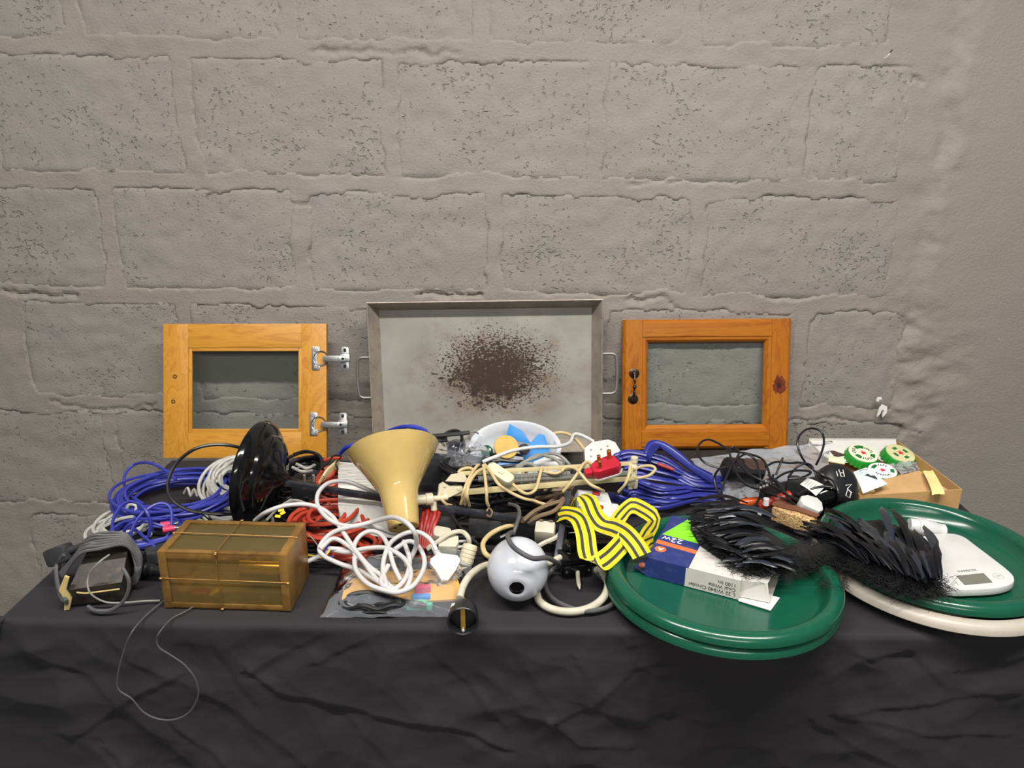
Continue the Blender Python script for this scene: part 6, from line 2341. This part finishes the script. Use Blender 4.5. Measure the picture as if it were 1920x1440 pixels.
# ---- flat blue cable bundle
c0 = P(1245, 905, 0.0)
fb = MB()
rb_ = random.Random(9)
for i in range(44):
    v = i / 43
    x0 = 1165 + rb_.uniform(-10, 16)
    yy = 850 + 95 * v
    hh = 0.085 * (1 - v) + 0.006 + rb_.uniform(0, 0.010)
    x1 = 1352 + rb_.uniform(-8, 8)
    y1 = 893 + 46 * v + rb_.uniform(-4, 4)
    h1 = 0.045 * (1 - v) + 0.006
    my = yy + (y1 - yy) * 0.5 + rb_.uniform(-6, 6) - (10 if v < 0.5 else -5)
    fb.tube(pp((x0 + 8, yy + 8, max(0.006, hh - 0.02)), (x0 - 6 + 22 * v, yy, hh), (x0 + 20, yy - 4, hh + 0.004), (x0 + 80, my, (hh + h1) / 2 + 0.012), (x1 - 50, y1 - 3, h1 + 0.008), (x1, y1, h1)), 0.0050, 6, flat=0.5)
for i in range(6):
    d_ = i * 3
    fb.tube(pp((1208 + d_, 872, 0.07), (1208 + d_ * 0.7, 845 + d_, 0.098), (1220 + d_, 828 + d_ * 0.7, 0.11), (1245, 831 + d_ * 0.8, 0.108), (1272, 848 + d_, 0.092), (1300, 872 + d_ * 0.8, 0.07), (1335, 890 + d_, 0.05)), 0.0044, 6, flat=0.5)
for i in range(7):
    fb.tube(pp((1142 + i * 3, 925 + i, 0.03 + 0.006 * i), (1150 + i * 4, 938 + 2 * i - i * i * 0.4, 0.024 + 0.006 * i), (1200, 941 + i * 0.5, 0.020 + 0.003 * i), (1270, 935 + i, 0.018), (1345, 930 + i, 0.012)), 0.0040, 6, flat=0.5)
fb.build('cable_bundle', mt['blue_flat'], label='thick bundle of flat blue cable before the pine door', cat='cable')
t = thing('test_lead', 'dark red probe handle lying on the flat blue cable', 'probe', P(1240, 880, 0.03))
m_ = MB()
Mq = zframe(P(1228, 868, 0.085), P(1260, 880, 0.075) - P(1228, 868, 0.085))
m_.cyl(0.0042, 0.006, 0.042, Mq, 10, 0.0034, bev=0.0008)
m_.build('handle', mt['dark_red'], t)
m_ = MB()
m_.cyl(0.0011, -0.006, 0.008, Mq, 8)
m_.build('tip', mt['steel'], t)

# ---- bubble wrap, black cable tangle and gadgets
t = thing('bubble_wrap', 'crumpled bubble wrap sheet lying before the pine door', 'wrap', P(1430, 880, 0))
bw_ = [P(1296, 860, 0.055), P(1560, 828, 0.085), P(1548, 892, 0.06), P(1330, 925, 0.02)]
m_ = MB()
m_.sheet(crumple(bw_, 0.014, 14, 2), 70, 36)
m_.build('film', mt['wrap'], t)
# dark rounded gadget
t = thing('handset', 'black rounded plastic handset with brown underside, wrapped in black cord', 'handset', P(1395, 895, 0))
Mo = frame(P(1392, 882, 0.070), cv(0.97, -0.12, 0.2), cv(0.1, 0.55, 0.8))
m_ = MB()
m_.prism(rrect(0.094, 0.050, 0.018, 6), -0.016, 0.016, Mo, 0.008)
m_.build('shell', mt['black_plastic'], t)
m_ = MB()
m_.prism(rrect(0.05, 0.036, 0.012, 5), 0.010, 0.0175, Mo @ TR(0.026, 0.006, 0), 0.003)
m_.build('brown_cover', mt['rust_brown'], t)
m_ = MB()
m_.cyl(0.0016, 0.0155, 0.0175, Mo @ TR(-0.020, -0.012, 0), 10)
m_.build('led', mt['steel'], t)
# foil-bag fragment beneath
m_ = MB()
m_.sheet(crumple([P(1352, 905, 0.04), P(1420, 900, 0.045), P(1425, 935, 0.025), P(1356, 940, 0.015)], 0.014, 32, 23), 24, 16)
m_.build('foil_scrap', mt['wrap'], label='small crumpled clear film under the black handset', cat='film')
# black cord tangle
tk = thing('cord_tangle', 'tangle of thin black cord with a white plug, on the bubble wrap', 'cable', P(1450, 920, 0))
m_ = MB()
for q in (
        pp((1360, 940, 0.04), (1345, 920, 0.05), (1340, 895, 0.07), (1348, 880, 0.09), (1362, 876, 0.095), (1375, 885, 0.09)),
        pp((1348, 878, 0.09), (1322, 868, 0.095), (1308, 850, 0.105), (1312, 832, 0.115), (1328, 824, 0.12), (1348, 832, 0.118), (1370, 845, 0.112), (1400, 850, 0.112), (1428, 860, 0.108), (1440, 880, 0.1), (1445, 905, 0.085), (1440, 920, 0.07)),
        pp((1345, 938, 0.04), (1358, 905, 0.07), (1372, 875, 0.10), (1388, 856, 0.115), (1402, 852, 0.118), (1418, 865, 0.11), (1424, 890, 0.1), (1428, 915, 0.08), (1432, 925, 0.06)),
        pp((1368, 842, 0.112), (1376, 838, 0.116), (1386, 848, 0.116), (1382, 862, 0.115), (1400, 885, 0.108), (1425, 900, 0.1), (1455, 915, 0.085), (1480, 930, 0.07), (1500, 940, 0.06)),
        pp((1366, 845, 0.112), (1372, 862, 0.11), (1380, 885, 0.1), (1395, 905, 0.09), (1420, 916, 0.08), (1445, 905, 0.082), (1450, 890, 0.09)),
        pp((1350, 930, 0.04), (1360, 950, 0.035), (1385, 958, 0.035), (1410, 952, 0.04), (1425, 930, 0.055), (1420, 910, 0.07)),
        pp((1435, 875, 0.1), (1455, 866, 0.105), (1480, 868, 0.105), (1505, 868, 0.105), (1525, 880, 0.1), (1545, 892, 0.09), (1565, 905, 0.085), (1572, 925, 0.07), (1570, 940, 0.05)),
        pp((1510, 868, 0.105), (1500, 850, 0.125), (1495, 828, 0.145), (1505, 810, 0.158), (1522, 803, 0.162), (1540, 810, 0.155), (1545, 830, 0.14), (1538, 855, 0.12), (1530, 872, 0.1)),
        pp((1478, 895, 0.09), (1490, 880, 0.1), (1505, 870, 0.108), (1520, 872, 0.105), (1530, 890, 0.09), (1535, 905, 0.08)),
        pp((1445, 905, 0.085), (1470, 888, 0.095), (1495, 882, 0.1), (1520, 885, 0.095), (1505, 895, 0.092), (1478, 898, 0.09)),
        pp((1455, 890, 0.09), (1462, 872, 0.105), (1468, 858, 0.118)),
        pp((1432, 925, 0.05), (1455, 930, 0.06), (1480, 940, 0.055), (1500, 955, 0.045), (1515, 975, 0.04), (1530, 995, 0.04), (1540, 1010, 0.045)),
        pp((1515, 930, 0.06), (1520, 918, 0.075), (1545, 912, 0.08), (1568, 918, 0.075), (1574, 935, 0.055)),
        pp((1440, 890, 0.095), (1465, 910, 0.085), (1478, 935, 0.065), (1490, 945, 0.055)),
        pp((1440, 935, 0.04), (1432, 905, 0.07), (1450, 900, 0.08), (1470, 925, 0.07), (1495, 935, 0.06))):
    m_.tube(q, 0.0024, 7)
m_.build('cord', mt['black_cable'], tk)
Mpw = frame(P(1518, 945, 0.055), cv(0.92, -0.30, 0.0), cv(0.2, 0.6, 0.75))
m_ = MB()
m_.prism([(-0.024, -0.004), (-0.018, -0.016), (0.014, -0.022), (0.024, -0.012), (0.024, 0.008), (0.014, 0.018), (-0.006, 0.017), (-0.020, 0.008)], -0.010, 0.008, Mpw, 0.004)
pg = m_.build('plug', mt['white_plastic'], tk, label='white three pin plug')
for x, y in ((-0.012, -0.004), (0.013, -0.006), (0.004, 0.010)):
    m_ = MB()
    m_.box((0.006, 0.004, 0.020), Mpw, 0.0005, (x, y, -0.018))
    m_.build('pin', mt['brass_pin'], pg)
# knot of pale ferrules
for x, y in ((1428, 905), (1436, 902), (1432, 912), (1438, 910), (1426, 914)):
    MB().ball(0.0034, TR(*P(x, y, 0.092)), 8).build('ferrule', mt['zinc'], tk)

# ---- black round-headed device
dv_ = thing('clip_fan', 'black device with domed round head and white marks beside the carton', 'device', P(1560, 935, 0))
hc_ = P(1578, 905, 0.072)
ha = cv(0.30, 0.42, -0.86)
Mh_ = zframe(hc_, ha, CR)
m_ = MB()
m_.lathe([(0.0001, 0.010), (0.020, 0.0095), (0.034, 0.006), (0.041, 0.001), (0.0445, -0.006), (0.045, -0.016), (0.044, -0.030), (0.040, -0.036), (0.0001, -0.037)], Mh_, 44)
m_.build('head', mt['black_plastic'], dv_)
da, db = P(1500, 945, 0.035), P(1552, 925, 0.055)
m_ = MB()
m_.lathe([(0.0001, 0), (0.020, 0), (0.0225, 0.004), (0.024, 0.03), (0.026, 0.07), (0.0001, 0.075)], zframe(da, db - da), 26)
m_.build('barrel', mt['black_gloss'], dv_)


def stroke(pts, r=0.0009):
    m_ = MB()
    q = []
    for x, y in pts:
        rr0 = math.hypot(x, y)
        q.append(Mh_ @ Vector((x, y, 0.0106 - 0.004 * (rr0 / 0.034) ** 2)))
    m_.tube(q, r, 5, smooth=False)
    m_.build('white_mark', mt['print_white'], dv_)


k = 1 / 870
for pts in ([(-7, 22), (-6, 8), (1, 9), (2, 22)], [(-6, 15), (1, 16)], [(-13, 18), (-13, 8)],
            [(0, -8), (14, -4), (2, -14), (12, -20)], [(4, -12), (-2, -26), (6, -30), (10, -20), (4, -16)]):
    stroke([(x * k, y * k) for x, y in pts])
# rating label sheet and black flat box under it
t = thing('instruction_leaf', 'small folded white printed leaflet lying by the black round device', 'leaflet', P(1520, 920, 0.02))
l0, l1, l2, l3 = P(1500, 908, 0.078), P(1514, 896, 0.082), P(1548, 912, 0.078), P(1530, 930, 0.070)
m_ = MB()
m_.sheet(lambda u, v: l0.lerp(l1, v).lerp(l3.lerp(l2, v), u) + Vector((0, 0, 0.002 * math.sin(u * 3))), 6, 4, 0.0005)
m_.build('sheet', mt['paper_white'], t)
m_ = MB()
for i in range(4):
    a, b_ = l0.lerp(l3, 0.2 + 0.14 * i).lerp(l1.lerp(l2, 0.2 + 0.14 * i), 0.2), l0.lerp(l3, 0.2 + 0.14 * i).lerp(l1.lerp(l2, 0.2 + 0.14 * i), 0.75)
    m_.tube([a + Vector((0, 0, 0.0022)), b_ + Vector((0, 0, 0.0022))], 0.0004, 4, smooth=False)
m_.build('fine_print', mt['grey_mid'], t, kind='stuff')
m_ = MB()
m_.box((0.10, 0.06, 0.05), TR(*P(1520, 915, 0.030)) @ RZ(-20), 0.008)
m_.build('power_supply', mt['black_matt'], label='black power brick beneath the printed leaflet', cat='power supply')

# ---- orange screwdriver bits and broken chipboard
t = thing('screwdriver', 'short orange-red handled screwdriver under the black cord tangle', 'screwdriver', P(1410, 945, 0))
Mq = zframe(P(1386, 944, 0.040), cv(0.98, 0.10, 0.1))
m_ = MB()
m_.lathe([(0.0001, 0), (0.006, 0), (0.0075, 0.004), (0.0095, 0.010), (0.0095, 0.038), (0.008, 0.045), (0.0001, 0.046)], Mq, 10)
m_.build('handle', mt['amber'], t)
m_ = MB()
m_.cyl(0.002, -0.020, 0.002, Mq, 8)
m_.build('shaft', mt['steel'], t)
t = thing('lighter', 'dark red plastic stick with white cap beside the chipboard piece', 'stick', P(1445, 940, 0))
Mq = zframe(P(1420, 950, 0.032), cv(0.93, 0.3, 0.1))
m_ = MB()
m_.cyl(0.010, 0, 0.075, Mq, 14, bev=0.002)
m_.build('body', mt['dark_red'], t)
m_ = MB()
m_.cyl(0.0062, 0, 0.016, zframe(P(1436, 948, 0.045), cv(0, 0.95, -0.2)), 12, bev=0.001)
m_.build('cap', mt['white_plastic'], t)
m_ = MB()
m_.box((0.008, 0.004, 0.016), TR(*P(1426, 960, 0.03)) @ RY(20), 0.001)
m_.build('clip', mt['white_plastic'], label='small white clip left of the chipboard piece', cat='clip')
t = thing('board_offcut', 'broken chipboard offcut with brown veneer edge behind the green trays', 'offcut', P(1485, 975, 0))
o0, o1, o2, o3 = P(1436, 950, 0.045), P(1465, 940, 0.06), P(1522, 985, 0.05), P(1512, 1000, 0.038)
Mof = frame(P(1446, 966, 0.030), P(1516, 994, 0.030) - P(1446, 966, 0.030), Vector((0.4, 1, 0)))
Lf = (P(1516, 994, 0.03) - P(1446, 966, 0.03)).length
m_ = MB()
m_.box((Lf, 0.030, 0.028), Mof, 0.0015, (Lf / 2, 0.015, 0.004))
m_.build('chipboard_core', mt['chipboard'], t)
m_ = MB()
m_.prism([(-0.004, 0.006), (Lf * 0.3, 0.012), (Lf * 0.55, 0.020), (Lf + 0.002, 0.022), (Lf + 0.002, 0.036), (-0.002, 0.036), (-0.008, 0.02)], 0.0182, 0.0205, Mof @ RX(4))
m_.build('veneer', mt['veneer'], t)

# ---- open carton with bottle-cap openers
zc = 0.046
ctn = thing('open_carton', 'shallow open tan carton with white back flap, holding bottle-cap shaped openers', 'carton', P(1690, 890, 0))
fr_t = P(1803, 918, zc)
bk_t = P(1684, 828, zc)
fl_t = P(1606, 930, zc)
ucx = (fr_t - fl_t)
ucx.z = 0
wc = max(0.22, ucx.length)
ucx.normalize()
vcx = (bk_t - fr_t)
vcx.z = 0
dc = vcx.length
o_c = fr_t - ucx * 0.235
Mct = frame(Vector((o_c.x, o_c.y, H_T + 0.0015)), ucx, vcx)
# allow the sides to follow the photographed skew
wc = 0.235
sk = vcx.normalized()
pv = lambda x, y, z: Vector((o_c.x, o_c.y, H_T + 0.0015)) + ucx * x + sk * y + Vector((0, 0, z))


def slab(ps, th, name, mat, par=ctn):
    """thin panel from four corner points"""
    n = (ps[1] - ps[0]).cross(ps[3] - ps[0]).normalized() * th
    m_ = MB()
    m_.add(ps + [p + n for p in ps], [(3, 2, 1, 0), (4, 5, 6, 7), (0, 1, 5, 4), (1, 2, 6, 5), (2, 3, 7, 6), (3, 0, 4, 7)])
    return m_.build(name, mat, par, smooth=0)


slab([pv(0, 0, 0), pv(wc, 0, 0), pv(wc, dc, 0), pv(0, dc, 0)], 0.0015, 'bottom_panel', mt['carton'])
slab([pv(0, 0, 0), pv(wc, 0, 0), pv(wc, 0, zc), pv(0, 0, zc)], 0.0018, 'front_wall', mt['carton'])
slab([pv(wc, 0, 0), pv(wc, dc, 0), pv(wc, dc, zc), pv(wc, 0, zc)], -0.0018, 'side_wall', mt['carton'])
slab([pv(0, 0, 0), pv(0, dc, 0), pv(0, dc, zc), pv(0, 0, zc)], 0.0018, 'side_wall', mt['carton'])
slab([pv(0, dc, 0), pv(wc, dc, 0), pv(wc - 0.004, dc + 0.006, zc + 0.004), pv(0.0, dc + 0.006, zc + 0.016)], 0.0018, 'back_wall', mt['carton_white'])
slab([pv(0.0, dc + 0.002, zc + 0.012), pv(wc - 0.006, dc + 0.002, zc + 0.002), pv(wc - 0.03, dc - 0.075, zc - 0.022), pv(0.03, dc - 0.065, zc - 0.018)], 0.001, 'white_flap', mt['carton_white'])
slab([pv(0.03, 0.004, zc - 0.012), pv(wc - 0.025, 0.004, zc - 0.006), pv(wc - 0.05, 0.085, zc + 0.006), pv(0.085, 0.07, zc - 0.004)], 0.001, 'kraft_flap', mt['card_inner'])


def opener(px, py, h, label, face, R=0.040, tilt=(0, 0), rot=0, style=0):
    t = thing('bottle_opener', label, 'opener', P(px, py, h), 'bottle-cap openers in the carton')
    c = P(px, py, h)
    M_ = TR(*c) @ RX(tilt[0]) @ RY(tilt[1]) @ RZ(rot)
    m_ = MB()
    nf_ = 21

    def rf(a, z):
        k = min(1, max(0, (0.014 - z) / 0.012))
        return 1 + 0.05 * k * math.cos(nf_ * a)
    m_.lathe([(R * 0.98, 0.0), (R * 1.0, 0.0005), (R * 0.985, 0.005), (R * 0.95, 0.012), (R * 0.90, 0.0175), (R * 0.85, 0.020), (R * 0.80, 0.0208)], M_, nf_ * 6, rfun=rf)
    m_.build('crimped_skirt', mt['cap_green'], t)
    m_ = MB()
    m_.lathe([(R * 0.86, 0.0195), (R * 0.84, 0.0210), (R * 0.78, 0.0214), (0.0001, 0.0214)], M_, 48)
    m_.build('face', face, t)
    # star
    st_ = []
    for i in range(10):
        r_ = R * (0.24 if i % 2 == 0 else 0.10)
        a = math.pi / 2 + i * math.pi / 5
        st_.append((r_ * math.cos(a), r_ * math.sin(a)))
    MB().prism(st_, 0.0214, 0.0218, M_).build('star', mt['star_red'], t)

    def arc(a0, a1, r0, r1, mat, nm, seg=14):
        m_ = MB()
        o_ = [(r1 * math.cos(math.radians(a0 + (a1 - a0) * i / seg)), r1 * math.sin(math.radians(a0 + (a1 - a0) * i / seg))) for i in range(seg + 1)]
        i_ = [(r0 * math.cos(math.radians(a1 + (a0 - a1) * i / seg)), r0 * math.sin(math.radians(a1 + (a0 - a1) * i / seg))) for i in range(seg + 1)]
        m_.prism(o_ + i_, 0.0213, 0.0217, M_)
        m_.build(nm, mat, t)
    if style == 0:
        arc(60, 120, R * 0.42, R * 0.70, mt['ring_green'], 'band')
        arc(195, 232, R * 0.42, R * 0.70, mt['ring_green'], 'band')
        arc(-52, -15, R * 0.42, R * 0.70, mt['ring_green'], 'band')
        gl_ = [130, 142, 154, 166, 178, 240, 253, 266, 279, 292, 2, 14, 26, 38, 50]
    elif style == 1:
        for a in (20, 110, 200, 290):
            arc(a, a + 40, R * 0.34, R * 0.55, mt['ring_green'], 'band', 6)
        gl_ = []
    else:
        arc(100, 150, R * 0.45, R * 0.68, mt['ring_green'], 'band')
        arc(-40, 0, R * 0.45, R * 0.68, mt['ring_green'], 'band')
        gl_ = [40, 55, 70, 85, 200, 214, 228, 242, 256, 270, 284]
    for i, a in enumerate(gl_):
        mm = M_ @ RZ(a - 90) @ TR(0, R * 0.57, 0.0213)
        mk = MB()
        mk.box((R * 0.05, R * 0.20, 0.0006), mm, 0, (-R * 0.03, 0, 0))
        mk.box((R * 0.09, R * 0.05, 0.0006), mm, 0, (0, (R * 0.07 if i % 2 else -R * 0.05), 0))
        mk.build('letter_mark', mt['print_dark'], t)
    return t


opener(1613, 862, 0.030, 'green bottle-cap opener with pale lettered face, left one of the rear two', mt['cap_face'], 0.0385, (16, 4), 8, 0)
opener(1682, 862, 0.030, 'green bottle-cap opener with faded tan face, right one of the rear two', plain('faded tan cap face', '#c9c795', 0.4, var=0.06), 0.0385, (16, 6), -10, 1)
opener(1652, 896, 0.024, 'bottle-cap opener with white face, nearest and half under the leaflets', mt['cap_face_w'], 0.0355, (10, -4), 6, 2)
# leaflets and scraps in the carton
lf = thing('leaflet', 'pale blue-white leaflet with dark drawing in front of the openers', 'leaflet', P(1630, 910, 0.03))
q0, q1, q2, q3 = P(1600, 885, 0.050), P(1624, 877, 0.052), P(1664, 908, 0.058), P(1618, 926, 0.054)
m_ = MB()
m_.sheet(lambda u, v: q0.lerp(q1, u).lerp(q3.lerp(q2, u), v) + Vector((0, 0, 0.002 * math.sin(v * 3))), 5, 6, 0.0006)
m_.build('sheet', mt['paper'], lf)
m_ = MB()
Mlf = frame(q0.lerp(q2, 0.45) + Vector((0, 0, 0.0028)), q2 - q0, Vector((-0.3, 1, 0.1)))
m_.prism([(-0.020, -0.004), (-0.010, -0.001), (-0.004, 0.005), (0.004, 0.003), (0.012, 0.006), (0.020, 0.003), (0.024, -0.002), (0.010, -0.003), (0.0, -0.002)], 0, 0.0005, Mlf)
m_.build('drawing', mt['print_dark'], lf)
m_ = MB()
m_.tube([Mlf @ Vector(p) for p in ((-0.026, 0.002, 0.0006), (-0.020, 0.010, 0.0006), (-0.010, 0.012, 0.0006))], 0.0005, 4)
m_.build('drawn_line', mt['print_dark'], lf)
m_ = MB()
m_.sheet(crumple([P(1665, 870, 0.050), P(1715, 866, 0.052), P(1728, 882, 0.05), P(1690, 890, 0.052)], 0.010, 40, 33), 20, 10)
m_.build('plastic_scrap', mt['wrap'], label='milky plastic scrap between the openers and the tape', cat='plastic scrap')
# printed scraps behind the openers
for i, (x, y, h, a, s, mat, lab) in enumerate((
        (1572, 850, 0.040, 20, (0.035, 0.022), mt['rust_brown'], 'brown printed scrap left of the openers'),
        (1566, 862, 0.036, -12, (0.040, 0.024), mt['cap_face'], 'pale printed scrap at the carton left side'),
        (1648, 868, 0.030, 35, (0.030, 0.020), mt['rust_brown'], 'dark brown scrap between the two rear openers'),
        (1590, 836, 0.044, 10, (0.026, 0.016), mt['carton'], 'tan scrap behind the left opener'),
        (1640, 845, 0.036, 60, (0.028, 0.012), mt['black_matt'], 'black scrap on the white flap between the openers'))):
    m_ = MB()
    m_.box((s[0], s[1], 0.003), TR(*P(x, y, h)) @ RZ(a) @ RX(12) @ RY(6), 0.0008)
    m_.build('paper_scrap', mat, label=lab, cat='scrap')
# masking tape strip over the front edge
tp = MB()
tl_ = [P(1738, 882, 0.060), P(1745, 895, 0.060), P(1752, 908, 0.056), P(1757, 918, 0.052), P(1758, 926, 0.046)]
wdv = ucx * 0.012


def tape_pt(u, v):
    f = v * (len(tl_) - 1)
    i = min(int(f), len(tl_) - 2)
    p = tl_[i].lerp(tl_[i + 1], f - i)
    return p + wdv * (2 * u - 1) * (1 + 0.25 * v) + Vector((0, -0.003, 0.001 * math.sin(u * 7 + v * 5)))


tp.sheet(tape_pt, 4, 14, 0.0006)
tp.build('masking_tape', mt['tape'], label='curled strip of yellowed masking tape over the tan carton front', cat='tape')
